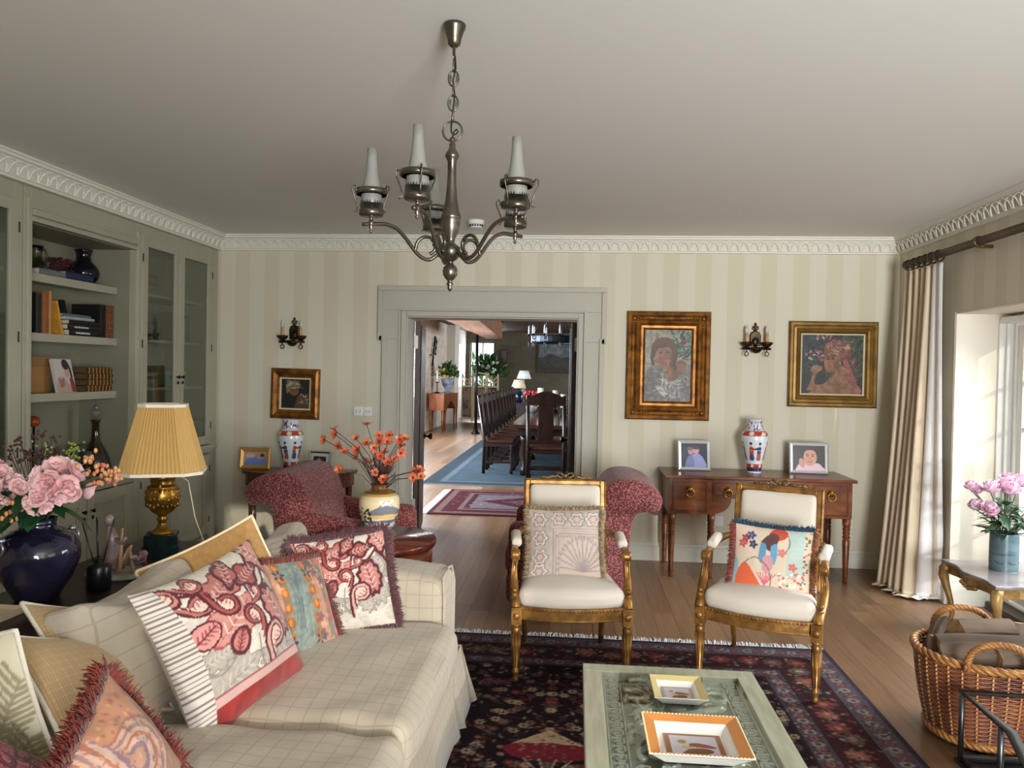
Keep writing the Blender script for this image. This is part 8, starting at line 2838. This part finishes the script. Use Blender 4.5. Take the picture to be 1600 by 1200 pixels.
for a0 in (-1.78, 1.42):
    s = MB()
    c, q_ = math.cos(a0), math.sin(a0)
    R_ = brad(.39) + .004
    pts = []
    for k in range(48):
        f = k / 47
        w_ = .135 * math.cos(PI * f)
        pts.append((R_ * c - q_ * w_ * .95, R_ * q_ + c * w_ * .95, .375 + .125 * math.sin(PI * f) ** .7))
    rope(s, pts, .0075, .0085, 7, False)
    s.build('handle', M_rope, t)
MB().lathe([(0, .012), (.20, .012), (.20, .03), (0, .03)], 30).build('base', MATS['brown_wicker'], t)
# split logs in the basket
M_bark = mat('log_bark', (112, 94, 78), .9, col2=(78, 66, 55), scale=9, stretch=(1, 1, .3), bump=.7)
M_cut = mat('split_wood', (176, 142, 100), .85, col2=(146, 112, 76), scale=6, stretch=(6, 6, 1), bump=.4)
def log(label, p, d, L, R_, roll, wedge, seed):
    t = thing('log', label, 'log', group='split logs in the wicker basket')
    d = Vector(d).normalized()
    Mq = d.to_track_quat('Z', 'Y').to_matrix().to_4x4()
    t.matrix_world = T(p) @ Mq @ Matrix.Rotation(roll, 4, 'Z')
    rr = random.Random(seed)
    n = 14
    prof = []
    for k in range(n + 1):
        a = -wedge + 2 * wedge * k / n
        prof.append((R_ * math.cos(a) * (1 + rr.uniform(-.05, .05)), R_ * math.sin(a) * (1 + rr.uniform(-.05, .05))))
    if wedge < 1.3:
        prof.append((0.0, 0.0))
    rings = []
    for q in range(7):
        f = q / 6
        rings.append([(p_[0] * (1 + .05 * math.sin(f * 5 + seed)) + .008 * math.sin(f * 3), p_[1] * (1 + .04 * math.cos(f * 4 + seed)), -L / 2 + L * f + .004 * math.sin(i * 1.7 + seed) * (q in (0, 6))) for i, p_ in enumerate(prof)])
    s = MB()
    s.loft(rings, caps=False, smooth=False)
    s.build('bark', M_bark, t)
    m = len(prof)
    for rg in (rings[0], rings[-1]):
        s = MB().add(rg, [tuple(range(m))])
        s.build('cut_end', M_cut, t)
log('big split log lying across the front of the basket', (BX - .02, BY - .06, .375), (1, -.25, .12), .36, .095, 1.9, 1.5, 1)
log('flat grey split log with pale cut face on top of the basket', (BX + .03, BY + .06, .43), (1, .15, .0), .25, .075, 1.5, 1.6, 2)
log('small wedge log standing at the left back of the basket', (BX - .10, BY + .15, .38), (.5, .5, .5), .17, .06, .5, 1.1, 3)
log('knotted round log at the right back of the basket', (BX + .17, BY + .08, .40), (.1, .3, .9), .18, .055, 0, 3.0, 4)
log('short log tucked below the near rope handle', (BX + .09, BY - .14, .40), (1, .1, .0), .22, .05, 1.57, 3.0, 5)
log('log buried in the middle of the basket', (BX, BY + .02, .28), (.2, 1, .0), .30, .08, 0, 3.0, 6)
log('pale stub of wood against the left rim of the basket', (BX - .185, BY + .03, .37), (.05, .2, .95), .12, .035, 0, 3.0, 7)

# fire fender and slate hearth slab near the camera on the right
plate(MB().box(1.615, XR - .001, 1.3, 3.345, .0005, .016), 'trim_hearth', mat('black_slate', (24, 25, 27), .25, col2=(38, 39, 42), scale=7))
M_fend = mat('grey_iron', (58, 58, 55), .6, .3, col2=(44, 44, 42), scale=9)
t = thing('fire_fender', 'grey iron fire fender with flat top rail on slate in front of the log basket', 'fender', (1.9, 2.5, 0))
X0, Y0_, h = 1.63 - 1.9, 3.325 - 2.5, .30
s = MB()
s.tube([(1.02 - .28, Y0_, h), (X0, Y0_, h), (X0, 2.96 - 2.5, h), (X0 - .085, 2.70 - 2.5, h), (X0 - .09, 1.4 - 2.5, h)], .026, 4, flat=.25, up=(0, 0, 1))
s.build('top_rail', M_fend, t)
s = MB().tube([(.74, Y0_, .03), (X0, Y0_, .03), (X0, 2.96 - 2.5, .03), (X0 - .085, 2.70 - 2.5, .03), (X0 - .09, 1.4 - 2.5, .03)], .012, 6)
s.build('bottom_rail', M_fend, t)
for (x, y) in ((X0, Y0_), (X0, 3.03 - 2.5), (X0 - .088, 2.55 - 2.5), (.25, Y0_), (.7, Y0_), (X0 - .09, 1.5 - 2.5)):
    MB().tube([(x, y, .016), (x, y, h)], .011, 8).build('post', mat('polished_steel', (96, 100, 104), .3, .9), t)
